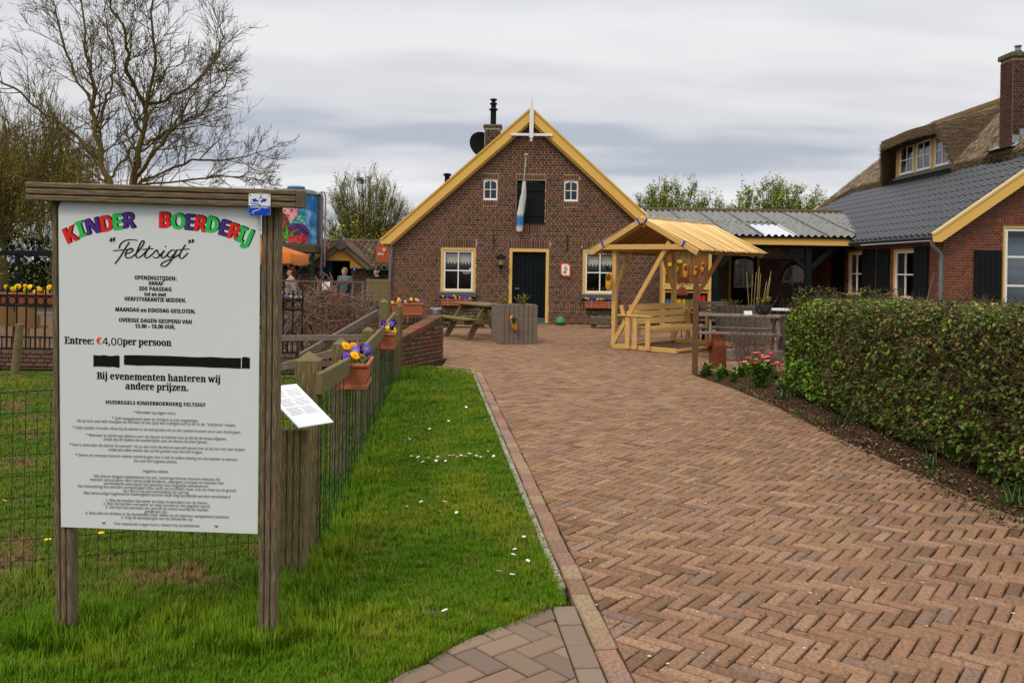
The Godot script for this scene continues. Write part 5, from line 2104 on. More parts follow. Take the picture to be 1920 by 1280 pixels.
func make_lawn_fence() -> void:
	var f := thing("paddock_fence", "weathered wooden fence with green wire mesh along the left edge of the lawn", "fence", Vector3.ZERO)
	pointed_post(f, D(fence_x(4.7), 0, 4.72), 0.128, 1.045, 0.05, M.mossy_y, 0.1)
	pointed_post(f, D(fence_x(6.35) - 0.03, 0, 6.4), 0.115, 0.985, 0.045, M.mossy_y, 0.1)
	pointed_post(f, D(fence_x(8.85) - 0.05, 0, 8.9), 0.115, 0.9, 0.04, M.mossy_y, 0.1)
	pointed_post(f, D(fence_x(11.4) - 0.08, 0, 11.5), 0.12, 1.08, 0.05, M.mossy_y, 0.1)
	pointed_post(f, D(fence_x(12.3) + 0.05, 0, 12.6), 0.1, 0.98, 0.03, M.mossy_y, 0.1)
	for s in [[4.55, 1.0, 6.32, 0.92], [6.48, 0.92, 8.8, 0.93], [9.0, 0.93, 11.3, 0.97]]:
		var mb := MB.new()
		mb.bar(D(fence_x(s[0]) + 0.085, s[1] - 0.06, s[0]), D(fence_x(s[2]) + 0.085, s[3] - 0.06, s[2]), 0.035, 0.118, 0.006)
		part(f, "rail", mb, M.mossy_z)
	# slender uprights and low boards towards the wall
	for s in [[7.6, 0.78], [8.3, 0.75], [9.8, 0.8], [10.3, 0.82]]:
		var mb := MB.new()
		mb.box(D(fence_x(s[0]) - 0.01, s[1] / 2 - 0.03, s[0]), Vector3(0.07, s[1] + 0.06, 0.07), 0.006)
		part(f, "stake", mb, M.mossy_y)
	for s in [[11.9, 0.9], [12.45, 1.0]]:
		var mb := MB.new()
		mb.box(D(fence_x(s[0]) + 0.07, s[1] / 2, s[0]), Vector3(0.05, s[1], 0.09), 0.006)
		part(f, "upright", mb, M.mossy_y)
	for i in 4:
		var mb := MB.new()
		mb.box(D(fence_x(12.1) + 0.05, 0.1 + 0.12 * i, 12.15), Vector3(0.03, 0.112, 0.7), 0.005, Basis(Vector3.UP, 0.076))
		part(f, "low_board", mb, M.mossy_z)
	wire_panel(f, D(fence_x(4.66) + 0.07, 0, 4.66), D(fence_x(11.6) + 0.07, 0, 11.6), 0.92, 0.86)
	var w := thing("wire_fence", "green wire mesh fence running behind the notice board", "fence", Vector3.ZERO)
	wire_panel(w, D(fence_x(4.7) - 0.05, 0, 4.62), D(-4.4, 0, 3.6), 0.96, 0.86)
	# a sloping rail and a level rail farther back
	var r := thing("timber_rail", "long weathered timber rail sloping up beside the bare vine", "rail", Vector3.ZERO)
	var mb := MB.new()
	mb.bar(D(-2.55, 0.44, 10.6), D(-1.78, 0.93, 11.7), 0.04, 0.1, 0.006)
	part(r, "rail", mb, M.grey_z)
	mb = MB.new()
	mb.bar(D(-2.75, 0.36, 9.7), D(-1.45, 0.72, 9.9), 0.04, 0.09, 0.006)
	part(r, "rail", mb, M.grey_x)
	r = thing("level_rail", "level weathered timber rail in front of the iron fence", "rail", Vector3.ZERO)
	mb = MB.new()
	mb.bar(D(-3.9, 0.61, 10.9), D(-1.62, 0.67, 10.9), 0.035, 0.075, 0.005)
	part(r, "rail", mb, M.grey_x)
	for q in [-3.6, -2.1]:
		mb = MB.new()
		mb.box(D(q, 0.3, 10.94), Vector3(0.07, 0.76, 0.07), 0.005)
		part(r, "post", mb, M.grey_y)


# ---------- flower boxes ----------
func pansy(parent: Node, at: Vector3, look: Vector3, size: float, outer: Color, inner: Color) -> void:
	var mb := MB.new()
	var b := Basis.looking_at(-look.normalized(), Vector3.UP if absf(look.normalized().y) < 0.95 else Vector3.RIGHT)
	var k := 0
	for q in [[62, 0.95, 0.62], [118, 0.95, 0.62], [12, 0.8, 0.52], [168, 0.8, 0.52], [270, 0.82, 0.78]]:
		var a := deg_to_rad(q[0])
		var u := Vector3(cos(a), sin(a), 0)
		var w := Vector3(-sin(a), cos(a), 0)
		var lift := 0.05 * size * (k + 1)
		var c := mb.v.size()
		mb.col = inner
		mb.put(at + b * (Vector3(0, 0, lift * 0.4)), b * Vector3(0, 0, 1))
		for i in 11:
			var g := PI * 1.5 * (i / 10.0 - 0.5)
			var e: Vector3 = u * (0.45 + 0.55 * cos(g)) * q[1] + w * sin(g) * q[2]
			mb.col = outer * rr(0.88, 1.1)
			mb.put(at + b * (e * size + Vector3(0, 0, lift + 0.1 * size * sin(i * 1.9))), b * (Vector3(0, 0, 1) + e * 0.3).normalized())
		for i in 10:
			mb.face(c, c + 1 + i, c + 2 + i)
		k += 1
	mb.col = Color(0.75, 0.5, 0.02)
	mb.ball(at + b * Vector3(0, -0.02 * size, 0.3 * size), Vector3.ONE * 0.1 * size, 4, 6)
	part(parent, "pansy", mb, M.petal)


const PANSIES := [[Color(0.16, 0.09, 0.50), Color(0.03, 0.01, 0.12)], [Color(0.85, 0.42, 0.01), Color(0.6, 0.1, 0.005)], [Color(0.80, 0.58, 0.01), Color(0.5, 0.25, 0.01)], [Color(0.075, 0.01, 0.16), Color(0.02, 0.0, 0.04)], [Color(0.16, 0.004, 0.01), Color(0.05, 0.0, 0.004)], [Color(0.10, 0.07, 0.42), Color(0.3, 0.3, 0.6)]]


func flower_box(label: String, at: Vector3, turn: float, len_: float, wide: float, high: float, kinds: Array, count: int, size: float, tray := true, clips := 0) -> Node3D:
	var t := thing("flower_box", label, "flower box", at, turn, "terracotta boxes of pansies")
	var mb := MB.new()
	var bt := 0.8
	var o := Vector3(len_ / 2, 0, wide / 2)
	var lo := []
	var hi := []
	for k in [[-1, 1], [1, 1], [1, -1], [-1, -1]]:
		lo.append(Vector3(k[0] * (o.x - wide * (1 - bt) / 2), 0.012, k[1] * o.z * bt))
		hi.append(Vector3(k[0] * o.x, high, k[1] * o.z))
	for i in 4:
		mb.quad(lo[i], lo[(i + 1) % 4], hi[(i + 1) % 4], hi[i])
		var s := Vector3(0.9, 1, 0.86)
		mb.quad(hi[(i + 1) % 4] * s, lo[(i + 1) % 4] * s, lo[i] * s, hi[i] * s)
	mb.quad(lo[3], lo[2], lo[1], lo[0])
	part(t, "box", mb, M.terracotta)
	mb = MB.new()
	var rim := 0.012
	for s in [-1.0, 1.0]:
		mb.box(Vector3(0, high - 0.008, s * o.z), Vector3(len_ + rim * 2, 0.024, rim * 1.6), 0.004)
		mb.box(Vector3(s * (o.x), high - 0.008, 0), Vector3(rim * 1.6, 0.024, wide - rim * 1.6), 0.004)
	part(t, "rim", mb, M.terracotta)
	mb = MB.new()
	mb.box(Vector3(0, high - 0.04, 0), Vector3(len_ * 0.95, 0.01, wide * 0.9))
	part(t, "compost", mb, M.soil)
	if tray:
		mb = MB.new()
		mb.box(Vector3(0, 0.006, 0), Vector3(len_ * 0.98, 0.01, wide * 0.94), 0.003)
		for s in [-1.0, 1.0]:
			mb.box(Vector3(0, 0.016, s * wide * 0.47), Vector3(len_ * 0.98, 0.03, 0.008), 0.003)
			mb.box(Vector3(s * len_ * 0.485, 0.016, 0), Vector3(0.008, 0.03, wide * 0.92), 0.003)
		part(t, "saucer", mb, M.terracotta)
	for i in clips:
		mb = MB.new()
		var x := len_ * ((i + 0.5) / clips - 0.5) * 1.1
		mb.box(Vector3(x, high * 0.5, o.z * 1.0 + 0.008), Vector3(0.03, high * 1.02, 0.008), 0.002, Basis(Vector3.RIGHT, 0.08))
		part(t, "clip", mb, M.steel)
	# leaves
	var leaf := MB.new()
	leaf_shape(leaf, Vector3.ZERO, 0.05, 0.022)
	var lm := leaf.mesh(M.leaf)
	var lp := []
	var lc := []
	for i in int(60 * len_ / 0.5):
		var p := Vector3(rr(-0.46, 0.46) * len_, high - 0.03 + rr(0.0, 0.045), rr(-0.42, 0.42) * wide)
		var b := Basis(Vector3.UP, rr(0, TAU)) * Basis(Vector3.RIGHT, rr(-1.2, -0.1))
		lp.append(Transform3D(b.scaled(Vector3.ONE * rr(0.7, 1.3)), p))
		lc.append(Color(0.05, 0.115, 0.025) * rr(0.7, 1.5))
	copies(t, "leaves", lm, lp, lc)
	for i in count:
		var kind: Array = PANSIES[kinds[i % kinds.size()]]
		var f := (i + 0.5) / count
		var p := Vector3((f - 0.5) * len_ * 0.95 + rr(-0.02, 0.02), high + rr(0.015, 0.085) * (size / 0.03), rr(-0.4, 0.45) * wide)
		var st := MB.new()
		st.rod(Vector3(p.x * 0.95, high - 0.04, p.z * 0.8), p, 0.0018, 4)
		part(t, "flower_stalk", st, M.stem_green)
		var toward := (t.transform.affine_inverse() * Vector3(0, 1.5, 0) - p).normalized()
		pansy(t, p, (toward + Vector3(rr(-0.6, 0.6), rr(-0.1, 0.6), rr(-0.4, 0.4))).normalized(), size * rr(0.85, 1.15), kind[0], kind[1])
	return t


func leaf_shape(mb: MB, o: Vector3, l: float, w: float, fold := 0.25) -> void:
	# a leaf lying along -z from o, folded along its rib
	var rib := []
	for i in 5:
		var f := i / 4.0
		rib.append(o + Vector3(0, -0.12 * l * f * f, -l * f))
	var half := [0.12, 0.85, 1.0, 0.62, 0.0]
	for s in [-1.0, 1.0]:
		for i in 4:
			var a: Vector3 = rib[i] + Vector3(s * w * 0.5 * half[i], w * fold * half[i], 0)
			var b: Vector3 = rib[i + 1] + Vector3(s * w * 0.5 * half[i + 1], w * fold * half[i + 1], 0)
			var q := Vector3(-s * fold, 1, 0).normalized()
			var k := mb.put(rib[i], q)
			mb.put(a, q); mb.put(b, q); mb.put(rib[i + 1], q)
			if s > 0:
				mb.face(k, k + 1, k + 2); mb.face(k, k + 2, k + 3)
			else:
				mb.face(k, k + 2, k + 1); mb.face(k, k + 3, k + 2)


func make_flower_boxes() -> void:
	mat("stem_green", lin(0.07, 0.13, 0.025), 0.7)
	flower_box("nearest terracotta box of violet and orange pansies on the fence rail", D(-1.085, 0.725, 6.12), PI / 2 + 0.09, 0.5, 0.2, 0.17, [0, 1, 4, 2, 3, 1, 5, 0, 2, 5, 0, 1], 17, 0.034)
	flower_box("terracotta box of dark purple and yellow pansies farther along the fence", D(-1.335, 0.69, 9.35), PI / 2 + 0.09, 0.5, 0.2, 0.165, [3, 3, 2, 0, 3, 2], 11, 0.036)
	flower_box("long terracotta box of mixed pansies on the low brick wall", D(-1.75, 0.745, 14.7), 0.06, 0.52, 0.2, 0.19, [2, 4, 1, 2, 5, 4, 2, 0, 4], 15, 0.03)
	flower_box("terracotta window box of pansies under the left farmhouse window", D(-1.53, 0.475, 24.42), 0.0, 0.86, 0.18, 0.19, [2, 4, 0, 0, 3, 0, 2, 2, 4], 16, 0.032, false, 2)
	flower_box("terracotta window box of pansies under the right farmhouse window", D(2.47, 0.465, 24.42), 0.0, 0.86, 0.18, 0.19, [2, 2, 3, 0, 3, 0, 2], 15, 0.032, false, 2)


# ---------- the low brick wall at the head of the lawn ----------
func make_low_wall() -> void:
	var w := thing("low_brick_wall", "low mossy brick wall with sloping coping at the end of the lawn", "wall", Vector3.ZERO)
	var tints := [Color(0.20, 0.085, 0.05), Color(0.15, 0.085, 0.05), Color(0.25, 0.10, 0.055), Color(0.12, 0.08, 0.045), Color(0.17, 0.11, 0.055), Color(0.10, 0.065, 0.045)]
	var a := D(-1.70, 0, 13.05)
	var e := D(-1.13, 0, 14.55)
	var len_ := a.distance_to(e)
	var xdir := (e - a).normalized()
	var place := Transform3D(Basis(xdir, Vector3.UP, xdir.cross(Vector3.UP)), a)
	var h0 := 0.36
	var h1 := 0.66
	var mb := MB.new()
	mb.prism(PackedVector2Array([Vector2(0, -0.1), Vector2(len_, -0.1), Vector2(len_, h1), Vector2(0, h0)]), 0.2, place * Transform3D(Basis(), Vector3(0, 0, -0.11)))
	mat("mortar_old", lin(0.12, 0.09, 0.06), 0.95, "moss", Vector3(3, 3, 3), true, "fine", 0.3)
	part(w, "core", mb, M.mortar_old)
	var spans := func(y: float) -> Array:
		var l := maxf(0.0, (y - h0 + 0.03) / (h1 - h0) * len_)
		return [[l, len_ + 0.01]] if l < len_ - 0.05 else []
	lay_bricks(w, place, 0.72, 0.0655, 0.21, spans, [], tints, 120)
	var endp := Transform3D(Basis(xdir.cross(Vector3.UP), Vector3.UP, -xdir), a + xdir.cross(Vector3.UP) * -0.21)
	lay_bricks(w, endp, 0.36, 0.0655, 0.21, func(_y): return [[0.0, 0.21]], [], tints, 10)
	# coping of bricks on edge
	var n := 21
	for i in n:
		var f := (i + 0.5) / n
		var m: StandardMaterial3D = M.brick.duplicate()
		m.vertex_color_use_as_albedo = false
		m.albedo_color = pick_tint(tints).linear_to_srgb()
		mb = MB.new()
		var b := Basis(place.basis.z, atan2(h1 - h0, len_)) * place.basis
		mb.box(place * Vector3(f * len_, lerpf(h0, h1, f) + 0.05, -0.1), Vector3(0.062, 0.1, 0.215), 0.006, b * Basis.from_euler(Vector3(rr(-0.03, 0.03), rr(-0.03, 0.03), rr(-0.05, 0.05))))
		part(w, "coping_brick", mb, m)
	# cross wall carrying the flower box
	mb = MB.new()
	mb.box(D(-1.75, 0.25, 14.68), Vector3(1.2, 0.72, 0.2))
	part(w, "core", mb, M.mortar_old)
	var back := Transform3D(Basis(), D(-2.35, 0, 14.57))
	lay_bricks(w, back, 0.62, 0.0655, 0.21, func(_y): return [[0.0, 1.15]], [[0.0, 1.15, 0.6, 0.73]], tints, 60)
	mb = MB.new()
	mb.box(D(-1.75, 0.66, 14.68), Vector3(1.2, 0.13, 0.19), 0.01)
	part(w, "coping", mb, M.mortar_old)
	# a pipe end on the wall
	var t := thing("tap_housing", "small grey outdoor tap on the low wall beside the flower box", "tap", D(-1.28, 0.74, 14.75))
	mb = MB.new()
	mb.box(Vector3(0, 0.05, 0), Vector3(0.1, 0.1, 0.08), 0.015)
	mb.rod(Vector3(-0.08, 0.1, 0), Vector3(0.1, 0.1, 0), 0.03, 8)
	part(t, "body", mb, M.zinc)
	mb = MB.new()
	mb.rod(Vector3(0.08, 0.1, 0.0), Vector3(0.12, 0.04, 0.03), 0.018, 8)
	part(t, "spout", mb, M.iron)


# ---------- clogs ----------
func clog_meshes() -> Array:
	if M.has("clog_shape"):
		return M.clog_shape
	var rows := []
	for i in 15:
		var t := i / 14.0          # heel to toe
		var w := 0.047 * sqrt(maxf(0.0, 1.0 - pow(2 * t - 0.95, 4))) + 0.002
		if t < 0.06: w *= 0.75
		if t > 0.9: w *= 1.0 - (t - 0.9) * 6.0
		var lo := 0.06 * pow(maxf(0.0, t - 0.72) / 0.28, 1.7)
		var hi := 0.075 + 0.02 * sin(t * 3.0)
		if t > 0.62: hi = lerpf(0.1, 0.085, (t - 0.62) / 0.38)
		if i == 0 or i == 14:
			hi = (hi + lo) * 0.5 + 0.004
			lo = hi - 0.008
		var row := []
		for j in 17:
			var a := TAU * j / 16
			row.append(Vector3(cos(a) * w, (hi + lo) / 2 + sin(a) * (hi - lo) / 2, 0.135 - 0.28 * t))
		rows.append(row)
	var mb := MB.new()
	mb.grid(rows, Vector2.ONE, true)
	var hole := MB.new()
	hole.ball(Vector3(0, 0.086, 0.05), Vector3(0.034, 0.018, 0.06), 6, 12)
	M.clog_shape = [mb.mesh(M.clog), hole.mesh(M.clog_inside)]
	return M.clog_shape


func clog(label: String, at: Vector3, b: Basis, size := 1.0, group := "") -> Node3D:
	var t := thing("clog", label, "clog", at, 0.0, group)
	t.basis = b.scaled(Vector3.ONE * size)
	put_mesh(t, "shoe", clog_meshes()[0])
	put_mesh(t, "opening", clog_meshes()[1])
	return t


# ---------- the wooden shelter with a reed roof ----------
func make_shelter() -> void:
	var turn := deg_to_rad(-41.3)
	var s := thing("garden_shelter", "new timber garden shelter with a reed roof and a bench inside", "shelter", D(2.05, 0, 17.35), turn)
	var W := func(called: String, a: Vector3, b: Vector3, w: float, h: float, up := Vector3.UP) -> void:
		var mb := MB.new()
		mb.bar(a, b, w, h, 0.006, up)
		var d := (b - a).abs()
		var m: Material = M.fresh_x if d.x > d.y and d.x > d.z else (M.fresh_y if d.y > d.z else M.fresh_z)
		part(s, called, mb, m)
	for z in [0.0, -2.25]:
		W.call("post", Vector3(0, 0, z), Vector3(0, 1.98, z), 0.09, 0.09, Vector3.BACK)
		W.call("diagonal", Vector3(0.0, 0.06, z + 0.075), Vector3(1.28, 2.1, z + 0.075), 0.045, 0.09)
		W.call("tie_beam", Vector3(-0.33, 2.0, z + 0.12), Vector3(1.75, 2.0, z + 0.12), 0.04, 0.1)
		W.call("foot_rail", Vector3(0.0, 0.05, z + 0.07), Vector3(1.47, 0.05, z + 0.07), 0.045, 0.09)
		for sg in [-1.0, 1.0]:
			W.call("rafter", Vector3(0.71, 2.49, z + 0.05), Vector3(0.71 + sg * 1.17, 1.875, z + 0.05), 0.04, 0.09)
		var zz: float = z
		W.call("brace", Vector3(0, 1.2, zz - 0.05 if zz > -1.0 else zz + 0.05), Vector3(0, 1.93, zz - 0.5 if zz > -1.0 else zz + 0.5), 0.045, 0.08)
	for z in [0.14, -2.52]:
		for sg in [-1.0, 1.0]:
			W.call("barge_board", Vector3(0.71, 2.52, z), Vector3(0.71 + sg * 1.2, 1.885, z), 0.025, 0.1)
	W.call("wall_plate", Vector3(0, 1.96, 0.1), Vector3(0, 1.96, -2.45), 0.05, 0.09)
	W.call("wall_plate", Vector3(1.42, 2.06, 0.1), Vector3(1.42, 2.06, -2.45), 0.05, 0.09)
	W.call("ridge_beam", Vector3(0.71, 2.44, 0.1), Vector3(0.71, 2.44, -2.5), 0.045, 0.11)
	for x in [0.04, 1.42]:
		W.call("foot_rail", Vector3(x, 0.045, 0.0), Vector3(x, 0.045, -2.25), 0.09, 0.045)
	# bench
	for i in 3:
		W.call("back_plank", Vector3(0.36 - 0.055 * i, 0.54 + 0.135 * i, -0.15), Vector3(0.36 - 0.055 * i, 0.54 + 0.135 * i, -2.2), 0.03, 0.125, Vector3(-0.38, 1, 0))
	for i in 3:
		W.call("seat_plank", Vector3(0.46 + 0.13 * i, 0.42, -0.1), Vector3(0.46 + 0.13 * i, 0.42, -2.2), 0.12, 0.03)
	W.call("seat_front", Vector3(0.78, 0.37, -0.1), Vector3(0.78, 0.37, -2.2), 0.03, 0.08)
	for z in [0.11, -2.2]:
		W.call("arm_rest", Vector3(0.18, 0.67, z), Vector3(0.92, 0.67, z), 0.11, 0.03)
		for x in [0.40, 0.57, 0.86]:
			W.call("leg", Vector3(x, 0.02, z + 0.02), Vector3(x, 0.655, z + 0.02), 0.1, 0.03, Vector3.BACK)
		W.call("back_leg", Vector3(0.42, 0.05, z - 0.05), Vector3(0.2, 0.86, z - 0.05), 0.04, 0.08, Vector3.RIGHT)
	# reed mats
	tinted("reed_mat", 0.8)
	var rod := MB.new()
	rod.tube(PackedVector3Array([Vector3.ZERO, Vector3(0, 0, 0.5), Vector3(0, 0, 1)]), PackedFloat32Array([0.0068, 0.0064, 0.005]), 5)
	var rm := rod.mesh(M.reed_mat)
	for sg in [-1.0, 1.0]:
		var mb := MB.new()
		mb.bar(Vector3(0.71, 2.535, -1.19), Vector3(0.71 + sg * 1.19, 1.905, -1.19), 2.66, 0.02)
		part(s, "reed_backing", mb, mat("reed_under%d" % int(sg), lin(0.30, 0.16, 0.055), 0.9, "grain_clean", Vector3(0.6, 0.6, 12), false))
		var places := []
		var tints := []
		for layer in 3:
			for i in 240:
				var z := 0.14 - 2.68 * (i + rr(0.1, 0.9)) / 240.0
				var a := Vector3(0.71 - sg * 0.03, 2.575 + 0.009 * layer, z)
				var b := Vector3(0.71 + sg * (1.2 + rr(-0.05, 0.13)), 1.935 + 0.008 * layer + rr(-0.012, 0.004), z + rr(-0.012, 0.012))
				var bs := Basis.looking_at(a - b, Vector3.UP)
				places.append(Transform3D(bs.scaled_local(Vector3(1, 1, a.distance_to(b))), a))
				var k := rr(0.5, 1.15)
				tints.append(Color(0.80 * k, 0.56 * k, 0.25 * k))
			if layer == 0:
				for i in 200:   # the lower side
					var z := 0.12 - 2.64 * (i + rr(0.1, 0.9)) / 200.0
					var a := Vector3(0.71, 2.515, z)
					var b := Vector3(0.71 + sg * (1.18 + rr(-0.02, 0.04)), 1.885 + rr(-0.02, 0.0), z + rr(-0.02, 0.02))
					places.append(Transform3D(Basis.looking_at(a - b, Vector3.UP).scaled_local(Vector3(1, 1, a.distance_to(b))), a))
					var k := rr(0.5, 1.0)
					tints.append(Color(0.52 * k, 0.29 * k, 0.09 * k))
		copies(s, "reed_thatch", rm, places, tints)
		for f in [0.07, 0.76]:
			mb = MB.new()
			var pts := PackedVector3Array()
			for i in 19:
				var z := 0.16 - 2.72 * i / 18.0
				pts.append(Vector3(0.71 + sg * 1.2 * f, 2.6 - 0.635 * f + 0.004 * sin(i * 2.0), z))
			mb.tube(pts, same(0.008, 19), 6)
			part(s, "blue_cord", mb, mat("cord_pale%d%d" % [int(sg), int(f * 10)], lin(0.25, 0.28, 0.45), 0.8))
			mb = MB.new()
			var o := Vector3(0.71 + sg * 1.2 * f, 2.545 - 0.635 * f, 0.165)
			mb.box(o, Vector3(0.035, 0.13, 0.012), 0.004, Basis(Vector3.BACK, -sg * 0.48))
			part(s, "blue_tie", mb, M.ink_blue)
	# clog hung on the front post
	var x := s.transform * Transform3D(Basis(Vector3.UP, 0.35) * Basis(Vector3.RIGHT, PI / 2 - 0.1) * Basis(Vector3.UP, PI), Vector3(-0.015, 1.32, 0.16))
	clog("yellow clog hung toe down on the front post of the shelter", x.origin, x.basis.orthonormalized(), 1.35)


# ---------- tables, planters, small things in the yard ----------
func picnic_table(label: String, at: Vector3, turn: float, len_: float, style: String) -> void:
	var t := thing("picnic_table", label, "picnic table", at, turn, "picnic tables in the yard")
	var mx: Material = M[style + "_x"]
	var my: Material = M[style + "_y"]
	for i in 5:
		var mb := MB.new()
		mb.box(Vector3(rr(-0.01, 0.01), 0.74, -0.3 + 0.15 * i), Vector3(len_, 0.04, 0.142), 0.007)
		part(t, "table_plank", mb, mx)
	for s in [-1.0, 1.0]:
		for i in 2:
			var mb := MB.new()
			mb.box(Vector3(0, 0.45, s * (0.66 + 0.145 * i)), Vector3(len_, 0.04, 0.138), 0.007)
			part(t, "seat_plank", mb, mx)
	for e in [-1.0, 1.0]:
		var x: float = e * (len_ / 2 - 0.28)
		for s in [-1.0, 1.0]:
			var mb := MB.new()
			mb.bar(Vector3(x, 0.0, s * 0.66), Vector3(x, 0.72, s * 0.22), 0.045, 0.13, 0.006, Vector3(0, 1, s))
			part(t, "leg", mb, my)
		var mb2 := MB.new()
		mb2.box(Vector3(x + 0.05, 0.38, 0), Vector3(0.045, 0.1, 1.56), 0.006)
		part(t, "bearer", mb2, M[style + "_z"])
		mb2 = MB.new()
		mb2.box(Vector3(x + 0.05, 0.68, 0), Vector3(0.045, 0.08, 0.66), 0.006)
		part(t, "bearer", mb2, M[style + "_z"])


func shrub_sprays(parent: Node, o: Vector3, count: int, h: float, spread: float, leafs: int, cols: Array, size := 0.03, called := "spray") -> void:
	# upright twigs with small leaves or blossom on them
	var mb := MB.new()
	var lp := []
	var lc := []
	for i in count:
		var a := rr(0, TAU)
		var base := o + Vector3(cos(a), 0, sin(a)) * spread * 0.35 * R.randf()
		var tip := o + Vector3(cos(a) * spread * rr(0.2, 1.0), h * rr(0.6, 1.05), sin(a) * spread * rr(0.2, 1.0))
		var mid := (base + tip) * 0.5 + Vector3(rr(-0.02, 0.02), h * 0.08, rr(-0.02, 0.02))
		var c := curve([base, mid, tip], 4)
		mb.tube(c, same(0.004, c.size()), 4, false)
		for k in leafs:
			var f := 0.25 + 0.75 * R.randf()
			var p := c[int(f * (c.size() - 1))]
			var b := Basis(Vector3.UP, rr(0, TAU)) * Basis(Vector3.RIGHT, rr(-0.6, 0.9))
			lp.append(Transform3D(b.scaled(Vector3.ONE * rr(0.7, 1.3)), p + Vector3(rr(-1, 1), rr(-1, 1), rr(-1, 1)) * 0.012))
			var k0: Color = cols[R.randi() % cols.size()]
			lc.append(k0 * rr(0.75, 1.25))
	part(parent, "twigs", mb, M.twig)
	var leaf := MB.new()
	leaf_shape(leaf, Vector3.ZERO, size, size * 0.55)
	copies(parent, called, leaf.mesh(M.leaf), lp, lc)


func plank_planter(label: String, at: Vector3, turn: float, w: float, dep: float, h: float, nx: int, nz: int) -> Node3D:
	var t := thing("plank_planter", label, "planter", at, turn)
	for s in [-1.0, 1.0]:
		for i in nx:
			var mb := MB.new()
			var ww := w / nx
			mb.box(Vector3(-w / 2 + ww * (i + 0.5), h / 2 + rr(-0.006, 0.006), s * dep / 2), Vector3(ww - 0.006, h, 0.035), 0.008)
			part(t, "plank", mb, M.grey_y)
		for i in nz:
			var mb := MB.new()
			var ww := (dep - 0.04) / nz
			mb.box(Vector3(s * (w / 2 - 0.018), h / 2 + rr(-0.006, 0.006), -dep / 2 + 0.02 + ww * (i + 0.5)), Vector3(0.035, h, ww - 0.006), 0.008)
			part(t, "plank", mb, M.grey_y)
	var mb := MB.new()
	mb.box(Vector3(0, h / 2 - 0.03, 0), Vector3(w - 0.08, h - 0.1, dep - 0.08))
	part(t, "earth", mb, M.soil)
	return t


func trough(label: String, at: Vector3, len_: float, plants: int) -> void:
	var t := thing("stone_trough", label, "trough", at, 0.0)
	var mb := MB.new()
	mb.box(Vector3(0, 0.2, 0.17), Vector3(len_, 0.22, 0.06), 0.02)
	mb.box(Vector3(0, 0.2, -0.17), Vector3(len_, 0.22, 0.06), 0.02)
	mb.box(Vector3(-len_ / 2 + 0.03, 0.2, 0), Vector3(0.06, 0.218, 0.28), 0.02)
	mb.box(Vector3(len_ / 2 - 0.03, 0.2, 0), Vector3(0.06, 0.218, 0.28), 0.02)
	mb.box(Vector3(0, 0.15, 0), Vector3(len_ - 0.1, 0.1, 0.3))
	part(t, "basin", mb, M.stone)
	for s in [-1.0, 1.0]:
		mb = MB.new()
		mb.box(Vector3(s * len_ * 0.36, 0.045, 0), Vector3(0.12, 0.09, 0.3), 0.01)
		part(t, "foot", mb, M.stone)
	mb = MB.new()
	mb.box(Vector3(0, 0.25, 0), Vector3(len_ - 0.12, 0.06, 0.28), 0.01)
	part(t, "earth", mb, M.soil)
	for i in plants:
		var x := len_ * ((i + 0.5) / plants - 0.5) * 0.9
		var g := MB.new()
		shrub_sprays(t, Vector3(x, 0.27, rr(-0.08, 0.08)), 9, rr(0.06, 0.2), 0.12, 9, [Color(0.09, 0.12, 0.03), Color(0.06, 0.09, 0.03), Color(0.15, 0.17, 0.08)], 0.035, "leaves")


